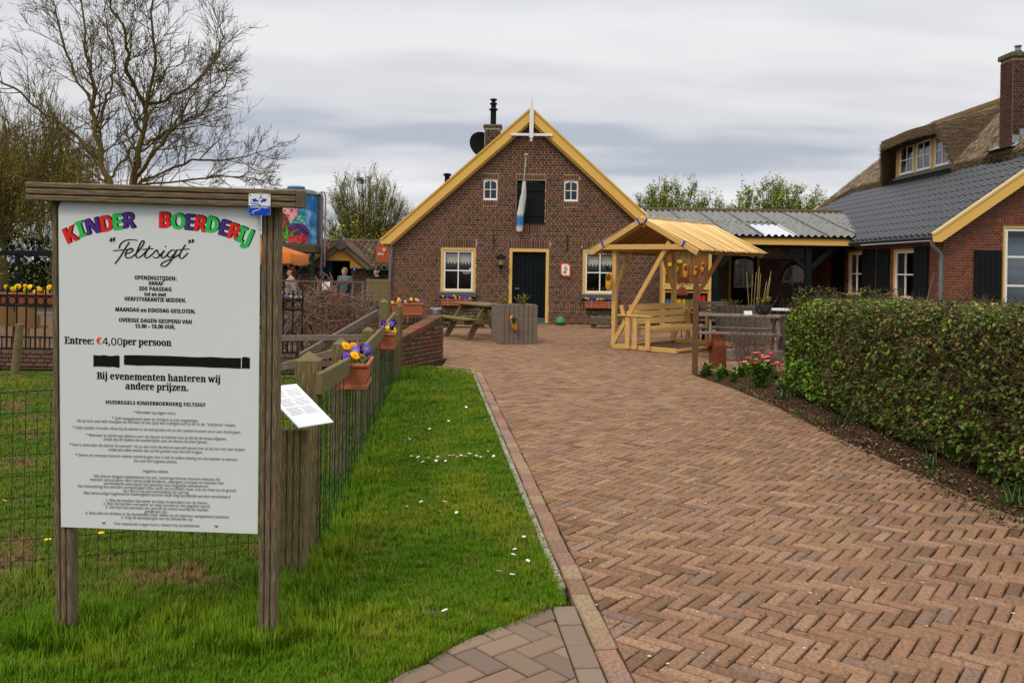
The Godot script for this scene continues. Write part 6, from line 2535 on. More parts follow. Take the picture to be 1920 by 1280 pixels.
func make_yard() -> void:
	picnic_table("weathered picnic table left of the square plank planter", D(-0.62, 0, 19.5), deg_to_rad(-60), 1.65, "mossy")
	picnic_table("grey picnic table with a bowl of flowers right of the shelter", D(4.30, 0, 16.25), deg_to_rad(-11), 1.75, "grey")
	# square planter with a clog and golden twigs
	var t := plank_planter("square grey plank planter in front of the farmhouse door", D(0.06, 0, 18.35), deg_to_rad(14), 0.8, 0.8, 0.8, 8, 8)
	shrub_sprays(t, Vector3(-0.22, 0.75, 0.1), 14, 0.3, 0.2, 16, [Color(0.55, 0.36, 0.02), Color(0.45, 0.33, 0.05), Color(0.12, 0.15, 0.03)], 0.028, "blossom")
	shrub_sprays(t, Vector3(0.15, 0.75, 0.12), 16, 0.28, 0.2, 16, [Color(0.55, 0.36, 0.02), Color(0.48, 0.36, 0.05), Color(0.14, 0.16, 0.03)], 0.028, "blossom")
	var x := t.transform * Transform3D(Basis(Vector3.FORWARD, -0.3) * Basis(Vector3.RIGHT, PI / 2) * Basis(Vector3.UP, PI), Vector3(-0.13, 0.44, 0.435))
	var cl := clog("orange clog planted with pansies on the square planter", x.origin, x.basis.orthonormalized(), 1.15)
	shrub_sprays(cl, Vector3(0.0, 0.09, 0.05), 6, 0.09, 0.09, 8, [Color(0.05, 0.08, 0.03), Color(0.06, 0.015, 0.09)], 0.03, "leaves")
	# troughs and odd pieces along the house front
	trough("long mossy stone trough behind the left picnic table", D(-1.23, 0, 22.6), 1.3, 6)
	trough("short mossy stone trough under the right farmhouse window", D(2.46, 0, 23.3), 0.72, 3)
	t = thing("tree_stump", "upright pale log standing beside the short stone trough", "log", D(2.86, 0, 20.4))
	var mb := MB.new()
	var rows := []
	for i in 6:
		var row := []
		for j in 17:
			var a := TAU * j / 16
			var r := 0.15 + 0.012 * sin(a * 3 + 1.0) + (0.02 if i == 0 else 0.0)
			row.append(Vector3(cos(a) * r, 0.52 * i / 5.0, sin(a) * r))
		rows.append(row)
	mb.grid(rows, Vector2.ONE, true)
	part(t, "bark", mb, mat("birch", lin(0.42, 0.36, 0.29), 0.95, "rust", Vector3(2.5, 2.5, 2.5), true, "coarse", 1.0))
	mb = MB.new()
	mb.lathe([Vector2(0.16, 0.518), Vector2(0.0, 0.522)], 16)
	part(t, "cut_face", mb, M.fresh_x)
	mb = MB.new()
	mb.bar(Vector3(-0.17, 0.56, 0.0), Vector3(0.16, 0.62, 0.05), 0.2, 0.05, 0.02)
	part(t, "top_slab", mb, M.fresh_x)
	t = thing("green_pot", "green domed metal pot beside the farmhouse door", "pot", D(1.36, 0, 24.2))
	mb = MB.new()
	mb.lathe([Vector2(0.0, 0.02), Vector2(0.13, 0.02), Vector2(0.13, 0.06), Vector2(0.135, 0.06), Vector2(0.14, 0.09), Vector2(0.135, 0.09), Vector2(0.115, 0.17), Vector2(0.08, 0.21), Vector2(0.03, 0.225), Vector2(0.03, 0.24), Vector2(0.02, 0.25), Vector2(0.0, 0.255)], 22)
	part(t, "pot", mb, mat("pot_green", lin(0.06, 0.23, 0.085), 0.4))
	mb = MB.new()
	mb.lathe([Vector2(0.12, 0.0), Vector2(0.12, 0.03)], 20)
	part(t, "foot_ring", mb, M.iron)
	# lone post at the corner of the bed
	t = thing("corner_post", "plain brown wooden post at the corner of the flower bed", "post", D(2.77, 0, 13.12))
	mb = MB.new()
	mb.box(Vector3(0, 0.68, 0), Vector3(0.078, 1.5, 0.078), 0.006)
	part(t, "shaft", mb, M.brown_y)
	mb = MB.new()
	mb.box(Vector3(0, 1.435, 0), Vector3(0.084, 0.012, 0.084), 0.003)
	part(t, "cap", mb, M.brown_x)
	# rusty milk can with its lid hanging
	t = thing("milk_can", "rusty milk can with its lid hanging at the side", "milk can", D(3.34, 0, 14.1))
	mb = MB.new()
	mb.lathe([Vector2(0.135, 0.0), Vector2(0.14, 0.01), Vector2(0.14, 0.06), Vector2(0.143, 0.065), Vector2(0.143, 0.075), Vector2(0.138, 0.08), Vector2(0.138, 0.36), Vector2(0.138, 0.36), Vector2(0.125, 0.40), Vector2(0.1, 0.44), Vector2(0.095, 0.46), Vector2(0.098, 0.52), Vector2(0.112, 0.535), Vector2(0.112, 0.55), Vector2(0.1, 0.55), Vector2(0.09, 0.46)], 26)
	part(t, "can", mb, M.rusty)
	mb = MB.new()
	var lx := Transform3D(Basis(Vector3.FORWARD, 1.75), Vector3(-0.17, 0.4, 0.03))
	mb.lathe([Vector2(0.0, 0.05), Vector2(0.06, 0.055), Vector2(0.075, 0.05), Vector2(0.105, 0.03), Vector2(0.108, 0.0), Vector2(0.1, -0.005), Vector2(0.075, 0.0), Vector2(0.0, 0.0)], 22, lx)
	part(t, "lid", mb, M.rusty)
	mb = MB.new()
	mb.tube(curve([Vector3(0.13, 0.36, 0), Vector3(0.19, 0.4, 0), Vector3(0.16, 0.46, 0), Vector3(0.1, 0.47, 0)]), same(0.009, 19), 6)
	part(t, "handle", mb, M.rusty)
	# bowl of flowers and a card on the right-hand table
	t = thing("flower_bowl", "dark grey bowl of yellow-green plants on the grey picnic table", "flower pot", D(4.70, 0.762, 16.30))
	mb = MB.new()
	mb.lathe([Vector2(0.0, 0.0), Vector2(0.07, 0.0), Vector2(0.115, 0.03), Vector2(0.145, 0.09), Vector2(0.152, 0.16), Vector2(0.152, 0.185), Vector2(0.138, 0.185), Vector2(0.13, 0.12), Vector2(0.0, 0.11)], 24)
	part(t, "bowl", mb, mat("bowl_grey", lin(0.045, 0.047, 0.05), 0.75, "speck", Vector3(5, 5, 5)))
	shrub_sprays(t, Vector3(0, 0.13, 0), 22, 0.2, 0.17, 10, [Color(0.16, 0.21, 0.03), Color(0.35, 0.27, 0.02), Color(0.10, 0.17, 0.03), Color(0.45, 0.30, 0.02)], 0.045, "leaves")
	t = thing("menu_card", "small white card standing on the grey picnic table", "card", D(4.36, 0.762, 16.1), 0.1)
	mb = MB.new()
	mb.bar(Vector3(0, 0.0, 0.02), Vector3(0, 0.075, 0.0), 0.15, 0.003, 0.0, Vector3.BACK)
	part(t, "front_leaf", mb, M.panel_white)
	mb = MB.new()
	mb.bar(Vector3(0, 0.0, -0.025), Vector3(0, 0.075, -0.003), 0.15, 0.003, 0.0, Vector3.BACK)
	part(t, "back_leaf", mb, M.panel_white)
	# planter with canes behind that table
	t = plank_planter("wide grey plank planter with bamboo canes behind the right picnic table", D(5.0, 0, 18.9), deg_to_rad(-6), 1.05, 0.7, 0.82, 10, 6)
	shrub_sprays(t, Vector3(-0.25, 0.77, 0.1), 18, 0.2, 0.28, 12, [Color(0.5, 0.36, 0.02), Color(0.42, 0.32, 0.03), Color(0.13, 0.16, 0.03)], 0.03, "blossom")
	for i in 8:
		mb = MB.new()
		var bx := 0.12 + 0.05 * i
		mb.tube(PackedVector3Array([Vector3(bx, 0.7, rr(-0.05, 0.15)), Vector3(bx + [-0.06, 0.02, 0.05, 0.06, 0.04, 0.12, 0.16, 0.1][i], [1.55, 1.5, 1.55, 1.66, 1.52, 1.35, 1.58, 1.45][i], 0.05)]), PackedFloat32Array([0.009, 0.006]), 6)
		part(t, "bamboo_cane", mb, mat("cane%d" % i, lin(0.5 - 0.02 * i, 0.33, 0.15), 0.6))
	# slatted seat, white table, tall dark planter
	t = thing("slatted_seat", "grey slatted garden seat left of the wide plank planter", "bench", D(4.62, 0, 19.9), 0.1)
	for i in 3:
		mb = MB.new()
		mb.box(Vector3(0, 0.62 + 0.1 * i, -0.1 - 0.03 * i), Vector3(0.75, 0.085, 0.025), 0.006)
		part(t, "back_slat", mb, M.grey_x)
	for i in 3:
		mb = MB.new()
		mb.box(Vector3(0, 0.44, 0.02 + 0.12 * i), Vector3(0.75, 0.03, 0.11), 0.006)
		part(t, "seat_slat", mb, M.grey_x)
	for q in [[-0.34, 0.28], [0.34, 0.28], [-0.34, -0.1], [0.34, -0.1]]:
		mb = MB.new()
		mb.box(Vector3(q[0], 0.215 if q[1] > 0 else 0.4, q[1]), Vector3(0.06, 0.43 if q[1] > 0 else 0.8, 0.06), 0.006)
		part(t, "leg", mb, M.black_paint)
	t = thing("white_table", "pale garden table behind the hedge end", "table", D(6.25, 0, 19.3), -0.1)
	mb = MB.new()
	mb.box(Vector3(0, 0.73, 0), Vector3(1.5, 0.035, 0.8), 0.008)
	part(t, "table_top", mb, mat("table_pale", lin(0.5, 0.49, 0.46), 0.6))
	for q in [[-0.65, 0.3], [0.65, 0.3], [-0.65, -0.3], [0.65, -0.3]]:
		mb = MB.new()
		mb.box(Vector3(q[0], 0.356, q[1]), Vector3(0.06, 0.712, 0.06), 0.006)
		part(t, "leg", mb, M.grey_y)
	t = thing("tall_planter", "tall dark grey planter beside the end of the hedge", "planter", D(4.95, 0, 15.2))
	mb = MB.new()
	for s in [-1.0, 1.0]:
		mb.box(Vector3(0, 0.4, s * 0.19), Vector3(0.42, 0.8, 0.04), 0.01)
		mb.box(Vector3(s * 0.19, 0.4, 0), Vector3(0.04, 0.798, 0.338), 0.01)
	part(t, "box", mb, mat("planter_dark", lin(0.06, 0.062, 0.066), 0.8, "mottle", Vector3(3, 3, 3)))
	mb = MB.new()
	mb.box(Vector3(0, 0.37, 0), Vector3(0.34, 0.72, 0.34))
	part(t, "earth", mb, M.soil)
	# low timber edging behind the stalks
	t = thing("timber_edging", "low weathered sleeper lying behind the rusty milk can", "sleeper", D(4.25, 0, 15.25), deg_to_rad(-6))
	mb = MB.new()
	mb.box(Vector3(0, 0.1, 0), Vector3(1.3, 0.2, 0.12), 0.015)
	part(t, "beam", mb, M.grey_x)
	make_clog_stand()
	# small things against the thatched house
	t = thing("broom", "wooden broom leaning on the eave wall beside the downpipe", "broom", D(9.78, 0, 20.5))
	mb = MB.new()
	mb.rod(Vector3(-0.28, 0.1, 0.1), Vector3(0.1, 1.6, 0.05), 0.014, 6)
	part(t, "stick", mb, M.grey_y)
	mb = MB.new()
	mb.box(Vector3(-0.29, 0.05, 0.1), Vector3(0.3, 0.1, 0.06), 0.01)
	part(t, "head", mb, M.brown_x)
	t = thing("garden_bench", "black garden bench back showing above the hedge by the downpipe", "bench", D(10.35, 0, 19.6))
	mb = MB.new()
	mb.box(Vector3(0, 0.96, -0.1), Vector3(0.62, 0.1, 0.04), 0.01)
	mb.box(Vector3(0, 0.8, -0.08), Vector3(0.62, 0.1, 0.04), 0.01)
	part(t, "backrest", mb, M.black_paint)
	mb = MB.new()
	mb.box(Vector3(0, 0.44, 0.12), Vector3(0.62, 0.04, 0.42), 0.008)
	part(t, "seat", mb, M.black_paint)
	for q in [[-0.28, 0.3], [0.28, 0.3], [-0.28, -0.1], [0.28, -0.1]]:
		mb = MB.new()
		mb.box(Vector3(q[0], 0.21 if q[1] > 0 else 0.5, q[1]), Vector3(0.05, 0.42 if q[1] > 0 else 1.0, 0.05), 0.005)
		part(t, "leg", mb, M.black_paint)


func pig_outline() -> PackedVector2Array:
	var o := PackedVector2Array()
	for q in [[-0.16, 0.03], [-0.15, 0.055], [-0.125, 0.07], [-0.12, 0.095], [-0.1, 0.08], [-0.05, 0.1], [0.02, 0.105], [0.09, 0.095], [0.13, 0.07], [0.145, 0.075], [0.15, 0.06], [0.14, 0.03], [0.13, 0.0], [0.128, -0.05], [0.105, -0.05], [0.1, -0.005], [0.085, -0.01], [0.08, -0.05], [0.06, -0.05], [0.055, 0.0], [-0.03, 0.0], [-0.04, -0.05], [-0.06, -0.05], [-0.062, -0.005], [-0.08, -0.05], [-0.098, -0.05], [-0.095, 0.01], [-0.12, 0.015]]:
		o.append(Vector2(q[0], q[1]))
	return o


func make_clog_stand() -> void:
	var t := thing("clog_stand", "wooden display stand of clogs with a reed back beside the farmhouse", "stand", D(4.72, 0, 23.75))
	var mb := MB.new()
	for s in [-1.0, 1.0]:
		mb = MB.new()
		mb.box(Vector3(s * 0.62, 1.08, 0), Vector3(0.08, 2.16, 0.4), 0.006)
		part(t, "side", mb, M.fresh_y)
	mb = MB.new()
	mb.box(Vector3(0, 1.1, -0.21), Vector3(1.16, 2.1, 0.02))
	part(t, "back", mb, M.brown_x)
	for y in [0.1, 0.55, 0.98]:
		mb = MB.new()
		mb.box(Vector3(0, y, 0), Vector3(1.15, 0.03, 0.38), 0.004)
		part(t, "shelf", mb, M.fresh_x)
	mb = MB.new()
	mb.box(Vector3(0, 1.13, 0.2), Vector3(1.3, 0.17, 0.03), 0.006)
	part(t, "front_board", mb, M.fresh_x)
	# curved brown board the clogs hang on
	mb = MB.new()
	var p := PackedVector2Array([Vector2(-0.56, 1.24), Vector2(0.56, 1.24)])
	for i in 17:
		var f := 1.0 - i / 8.0
		p.append(Vector2(f * 0.56, 1.83 - 0.16 * cos(f * 4.2)))
	mb.prism(p, 0.02, Transform3D(Basis(), Vector3(0, 0, 0.1)))
	part(t, "back_board", mb, mat("board_brown", lin(0.27, 0.12, 0.045), 0.7, "grain_clean", Vector3(3, 3, 3)))
	var rod := MB.new()
	rod.rod(Vector3.ZERO, Vector3(0, 0.95, 0), 0.007, 5)
	tinted("reed_back", 0.85)
	var rp := []
	var rc := []
	for i in 110:
		rp.append(Transform3D(Basis(Vector3.BACK, rr(-0.02, 0.02)), Vector3(-0.57 + 1.14 * i / 109.0, 1.24, 0.06 + rr(0, 0.012))))
		rc.append(Color(0.36, 0.235, 0.10) * rr(0.6, 1.15))
	copies(t, "reed_back", rod.mesh(M.reed_back), rp, rc)
	mb = MB.new()
	mb.box(Vector3(0, 2.18, 0), Vector3(1.4, 0.04, 0.5), 0.006)
	part(t, "top", mb, M.fresh_x)
	# clogs
	var spots := [[-0.27, 1.66, 0.1, 1.15], [-0.05, 1.55, 0.0, 1.45], [0.23, 1.56, 0.15, 1.0], [0.42, 1.66, 0.1, 1.0], [-0.55, 1.6, 0.0, 1.1]]
	var names := ["second yellow clog from the left on the display stand", "largest yellow clog, hung in the middle of the display stand", "fourth small yellow clog on the display stand", "rightmost yellow clog on the display stand", "leftmost yellow clog on the display stand"]
	for i in 5:
		var q: Array = spots[i]
		var x := t.transform * Transform3D(Basis(Vector3.BACK, -q[2]) * Basis(Vector3.RIGHT, PI / 2) * Basis(Vector3.UP, PI), Vector3(q[0], q[1], 0.12))
		clog(names[i], x.origin, x.basis.orthonormalized(), q[3], "clogs on the display stand")
	# coloured boxes on the lower shelf
	var cols := [Color(0.03, 0.16, 0.30), Color(0.03, 0.14, 0.26), Color(0.55, 0.38, 0.02), Color(0.55, 0.36, 0.02), Color(0.52, 0.36, 0.03), Color(0.10, 0.16, 0.05), Color(0.10, 0.16, 0.05), Color(0.09, 0.14, 0.05), Color(0.45, 0.03, 0.03), Color(0.42, 0.03, 0.03)]
	var which := ["left blue", "second blue", "left yellow", "middle yellow", "right yellow", "left green", "middle green", "right green", "left red", "right red"]
	for i in 10:
		var b := thing("storage_tin", which[i] + " tin on the lower shelf of the clog stand", "tin", D(4.22 + 0.108 * i, 0.566, 23.68), 0.0, "tins on the clog stand")
		mb = MB.new()
		mb.col = cols[i]
		mb.box(Vector3(0, 0.1 if i < 8 else 0.16, 0), Vector3(0.095, 0.2 if i < 8 else 0.32, 0.12), 0.008)
		part(b, "body", mb, M.painted)
		mb = MB.new()
		mb.col = cols[i] * 0.8
		mb.box(Vector3(0, 0.205 if i < 8 else 0.325, 0), Vector3(0.1, 0.02, 0.125), 0.005)
		part(b, "lid", mb, M.painted)
	for q in [[-0.45, 1.72, -0.25, "yellow paper ticket left of the shelter post on the clog stand"], [-0.19 - 0.17, 1.8, 0.3, "yellow paper ticket right of the shelter post on the clog stand"]]:
		var k := thing("price_ticket", q[3], "ticket", D(4.72 + q[0] + (0.15 if q[2] > 0 else 0.0), q[1], 23.6))
		mb = MB.new()
		mb.col = Color(0.75, 0.6, 0.02)
		mb.box(Vector3.ZERO, Vector3(0.13, 0.085, 0.003), 0.0, Basis(Vector3.BACK, 0.25))
		part(k, "paper", mb, M.painted)
		mb = MB.new()
		mb.col = Color(0.1, 0.08, 0.02)
		mb.box(Vector3(0, 0.012, 0.003), Vector3(0.09, 0.008, 0.001), 0.0, Basis(Vector3.BACK, 0.25))
		mb.box(Vector3(0, -0.012, 0.003), Vector3(0.07, 0.008, 0.001), 0.0, Basis(Vector3.BACK, 0.25))
		part(k, "print", mb, M.painted)
	# rusty pig ornament on a rod
	t = thing("pig_ornament", "rusty cut-out pig on a rod above a rusty cone", "ornament", D(3.96, 0, 20.3))
	mb = MB.new()
	mb.prism(pig_outline(), 0.008, Transform3D(Basis.from_scale(Vector3(1.05, 1.05, 1)), Vector3(0.0, 1.3, 0)))
	part(t, "pig", mb, M.rusty)
	mb = MB.new()
	mb.box(Vector3(0.03, 1.235, 0), Vector3(0.38, 0.02, 0.03), 0.004)
	part(t, "bar", mb, M.rusty)
	mb = MB.new()
	mb.lathe([Vector2(0.14, 0.99), Vector2(0.13, 1.02), Vector2(0.07, 1.17), Vector2(0.0, 1.2)], 18)
	part(t, "cone", mb, M.rusty)
	mb = MB.new()
	mb.rod(Vector3(0, 0, 0), Vector3(0, 1.24, 0), 0.012, 8)
	part(t, "rod", mb, M.rusty)


const OLD_TREE := [
	[[Vector3(-0.01, 1.06, 0), Vector3(-0.11, 2.53, 0), Vector3(-0.29, 3.52, 0)], [0.154, 0.133, 0.098]],
	[[Vector3(-0.29, 3.52, 0), Vector3(-0.67, 4.64, 0), Vector3(-0.81, 6.18, 0), Vector3(-1.06, 7.58, 0), Vector3(-1.20, 9.27, 0)], [0.084, 0.070, 0.049, 0.028, 0.014]],
	[[Vector3(-0.57, 4.22, 0), Vector3(-1.20, 4.92, 0), Vector3(-2.04, 5.62, 0), Vector3(-3.02, 6.32, 0), Vector3(-3.86, 6.88, 0)], [0.046, 0.035, 0.028, 0.021, 0.011]],
	[[Vector3(-0.75, 5.62, 0), Vector3(-1.48, 6.74, 0), Vector3(-1.90, 7.86, 0), Vector3(-2.18, 8.85, 0)], [0.039, 0.028, 0.021, 0.011]],
	[[Vector3(-0.11, 2.53, 0), Vector3(0.27, 3.59, 0), Vector3(0.51, 4.92, 0), Vector3(0.60, 5.62, 0)], [0.091, 0.081, 0.070, 0.063]],
	[[Vector3(0.60, 5.62, 0), Vector3(0.34, 6.46, 0), Vector3(0.41, 7.16, 0), Vector3(0.13, 8.14, 0), Vector3(0.06, 9.41, 0)], [0.056, 0.049, 0.035, 0.025, 0.014]],
	[[Vector3(0.60, 5.62, 0), Vector3(1.46, 6.04, 0), Vector3(2.25, 6.60, 0), Vector3(2.70, 7.58, 0)], [0.046, 0.035, 0.025, 0.011]],
	[[Vector3(0.34, 3.66, 0), Vector3(1.04, 4.50, 0), Vector3(1.68, 5.06, 0), Vector3(2.36, 5.34, 0), Vector3(3.26, 6.32, 0)], [0.056, 0.049, 0.039, 0.028, 0.011]],
	[[Vector3(0.41, 3.59, 0), Vector3(1.46, 4.22, 0), Vector3(2.58, 4.36, 0), Vector3(3.70, 4.75, 0)], [0.039, 0.032, 0.021, 0.008]],
	[[Vector3(-0.43, 3.66, 0), Vector3(-1.48, 4.22, 0), Vector3(-2.32, 4.36, 0), Vector3(-3.30, 4.92, 0)], [0.035, 0.028, 0.021, 0.011]],
	[[Vector3(-0.36, 3.73, 0), Vector3(0.09, 4.50, 0), Vector3(0.23, 5.20, 0), Vector3(0.43, 5.90, 0), Vector3(1.04, 7.02, 0)], [0.035, 0.028, 0.025, 0.021, 0.011]],
	[[Vector3(-0.70, 5.13, 0), Vector3(-0.36, 5.90, 0), Vector3(-0.15, 6.74, 0), Vector3(-0.36, 7.86, 0), Vector3(-0.50, 8.99, 0)], [0.035, 0.032, 0.025, 0.018, 0.008]],
	[[Vector3(0.60, 5.55, 0), Vector3(1.04, 6.74, 0), Vector3(1.18, 7.86, 0), Vector3(1.60, 9.13, 0)], [0.042, 0.035, 0.025, 0.011]],
	[[Vector3(0.51, 4.64, 0), Vector3(1.46, 5.06, 0), Vector3(2.14, 5.90, 0), Vector3(2.92, 6.88, 0)], [0.035, 0.028, 0.021, 0.011]],
	[[Vector3(0.20, 3.52, 0), Vector3(1.75, 3.80, 0), Vector3(2.81, 3.94, 0), Vector3(3.54, 3.80, 0)], [0.032, 0.025, 0.018, 0.008]],
	[[Vector3(-0.78, 3.80, 0), Vector3(-1.90, 3.59, 0), Vector3(-2.88, 3.80, 0)], [0.028, 0.021, 0.011]],
]


# ---------- trees ----------
# one branch with its children; tips collects the ends for buds and leaves
func grow(mb: MB, p: Vector3, dir: Vector3, length: float, r: float, level: int, prm: Dictionary, tips: Array) -> void:
	var segs := 4 if level > 0 else 3
	var pts := PackedVector3Array([p])
	var rad := PackedFloat32Array([r])
	var d := dir
	var up: float = prm.up
	for i in segs:
		d = (d + Vector3(rr(-1, 1), rr(-1, 1), rr(-1, 1)) * prm.wiggle + Vector3.UP * up).normalized()
		p += d * length / segs
		pts.append(p)
		rad.append(lerpf(r, r * 0.35, float(i + 1) / segs))
	mb.tube(pts, rad, 5 if r > 0.03 else (4 if r > 0.012 else 3), false)
	tips.append([p, d])
	if level <= 0:
		for k in range(1, segs):
			tips.append([pts[k], d])
		return
	var kids: int = prm.kids[level]
	for k in kids:
		var f := rr(0.25, 1.0)
		var i := clampi(int(f * segs), 0, segs - 1)
		var q := pts[i].lerp(pts[i + 1], f * segs - i)
		var along := (pts[i + 1] - pts[i]).normalized()
		var side := along.cross(Vector3(rr(-1, 1), rr(-1, 1), rr(-1, 1))).normalized()
		var nd := (along * cos(prm.angle) + side * sin(prm.angle) * rr(0.6, 1.2)).normalized()
		grow(mb, q, nd, length * rr(0.42, 0.75), maxf(r * rr(0.35, 0.55), prm.thin), level - 1, prm, tips)


func bud_copies(parent: Node, called: String, tips: Array, per: int, size: float, cols: Array, jitter: float) -> void:
	var leaf := MB.new()
	leaf_shape(leaf, Vector3.ZERO, size, size * 0.6)
	var lp := []
	var lc := []
	for t in tips:
		for k in per:
			var b := Basis(Vector3.UP, rr(0, TAU)) * Basis(Vector3.RIGHT, rr(-0.8, 1.2))
			lp.append(Transform3D(b.scaled(Vector3.ONE * rr(0.6, 1.3)), t[0] + Vector3(rr(-1, 1), rr(-1, 1), rr(-1, 1)) * jitter))
			var c: Color = cols[R.randi() % cols.size()]
			lc.append(c * rr(0.7, 1.3))
	copies(parent, called, leaf.mesh(M.leaf), lp, lc)


func make_old_tree() -> void:
	var t := thing("old_tree", "large bare tree with spreading mossy limbs behind the notice board", "tree", D(-10.3, -0.1, 23))
	var trunk := MB.new()
	var crown := MB.new()
	var tips := []
	var prm := {"up": 0.09, "wiggle": 0.16, "angle": 0.7, "thin": 0.0065, "kids": [0, 5, 5, 5]}
	var depth := 0.0
	for i in OLD_TREE.size():
		var pts := []
		var n: int = OLD_TREE[i][0].size()
		depth = 0.0 if i in [0, 1, 4] else rr(-1.6, 1.6)
		for k in n:
			var q: Vector3 = OLD_TREE[i][0][k]
			pts.append(Vector3(q.x, q.y + 0.1, depth * pow(k / maxf(n - 1.0, 1.0), 0.9)))
		var c := curve(pts, 5)
		var rad := PackedFloat32Array()
		for k in c.size():
			var f := k / 5.0
			var a := mini(int(f), n - 1)
			var b := mini(a + 1, n - 1)
			rad.append(lerpf(OLD_TREE[i][1][a], OLD_TREE[i][1][b], f - a) * (1.0 + 0.08 * sin(k * 1.7)))
		if i > 0:
			for k in range(1, c.size() - 1):
				c[k] += Vector3(rr(-0.06, 0.06), rr(-0.05, 0.05), rr(-0.08, 0.08))
		(trunk if i in [0, 1, 4] else crown).tube(c, rad, 8 if i in [0, 1, 4] else 6, false)
		if i == 0:
			continue
		var total := 0.0
		for k in c.size() - 1:
			total += c[k].distance_to(c[k + 1])
		var count := int(total / 0.23)
		for k in count:
			var f := 0.12 + 0.88 * (k + R.randf()) / count
			var a := clampi(int(f * (c.size() - 1)), 0, c.size() - 2)
			var along := (c[a + 1] - c[a]).normalized()
			var side := along.cross(Vector3(rr(-1, 1), rr(-1, 1), rr(-1, 1))).normalized()
			var dir := (along * 0.7 + side * rr(0.5, 0.9)).normalized()
			grow(crown, c[a], dir, rr(0.6, 1.3) * (1.0 if c[a].x < 3.0 else 0.6), clampf(rad[a] * 0.42, 0.014, 0.04), 2, prm, tips)
	part(t, "trunk", trunk, M.bark)
	part(t, "crown", crown, M.bark)
	bud_copies(t, "buds", tips, 1, 0.035, [Color(0.13, 0.10, 0.05), Color(0.15, 0.13, 0.05), Color(0.09, 0.07, 0.045)], 0.02)


# a tree with an egg-shaped crown: limbs run from the bole to points spread through the egg, twigs leave them
func make_far_tree(called: String, label: String, at: Vector3, mid: float, rx: float, ry: float, limbs: int, twigs: int, cols: Array, per: int, size: float) -> Node3D:
	var t := thing(called, label, "tree", at)
	var bole := maxf(mid - ry, 0.3)
	var trunk := MB.new()
	trunk.tube(PackedVector3Array([Vector3.ZERO, Vector3(0.03, bole * 0.5, 0), Vector3(0.0, bole + 0.3, 0.02)]), PackedFloat32Array([0.26, 0.2, 0.16]), 8, false)
	var crown := MB.new()
	var tips := []
	var prm := {"up": 0.12, "wiggle": 0.14, "angle": 0.6, "thin": 0.0065, "kids": [0, 4]}
	for i in limbs:
		var q := Vector3(rr(-1, 1), rr(-0.75, 1), rr(-1, 1))
		while q.length() > 1.0 or q.length() < 0.45:
			q = Vector3(rr(-1, 1), rr(-0.75, 1), rr(-1, 1))
		q = q.normalized() * lerpf(q.length(), 0.93, 0.6)
		var tip := Vector3(q.x * rx, mid + q.y * ry, q.z * rx)
		var foot := Vector3(0, bole * rr(0.6, 1.15), 0)
		var c := curve([foot, foot.lerp(tip, 0.4) + Vector3(q.x * 0.25, 0.1, q.z * 0.25), foot.lerp(tip, 0.75) + Vector3(q.x * 0.15, 0.05, q.z * 0.15), tip], 4)
		var rad := PackedFloat32Array()
		for k in c.size():
			if k > 0:
				c[k] += Vector3(rr(-1, 1), rr(-1, 1), rr(-1, 1)) * 0.04
			rad.append(lerpf(0.045, 0.009, float(k) / c.size()))
		crown.tube(c, rad, 4, false)
		for k in twigs:
			var a := clampi(int((0.35 + 0.65 * R.randf()) * (c.size() - 1)), 1, c.size() - 2)
			var along := (c[a + 1] - c[a]).normalized()
			var side := along.cross(Vector3(rr(-1, 1), rr(-1, 1), rr(-1, 1))).normalized()
			grow(crown, c[a], (along + side * 0.6 + Vector3.UP * 0.2).normalized(), rr(0.35, 0.8), 0.012, 1, prm, tips)
	part(t, "trunk", trunk, M.bark)
	part(t, "crown", crown, M.bark)
	if per > 0:
		bud_copies(t, "foliage", tips, per, size, cols, 0.08)
	return t


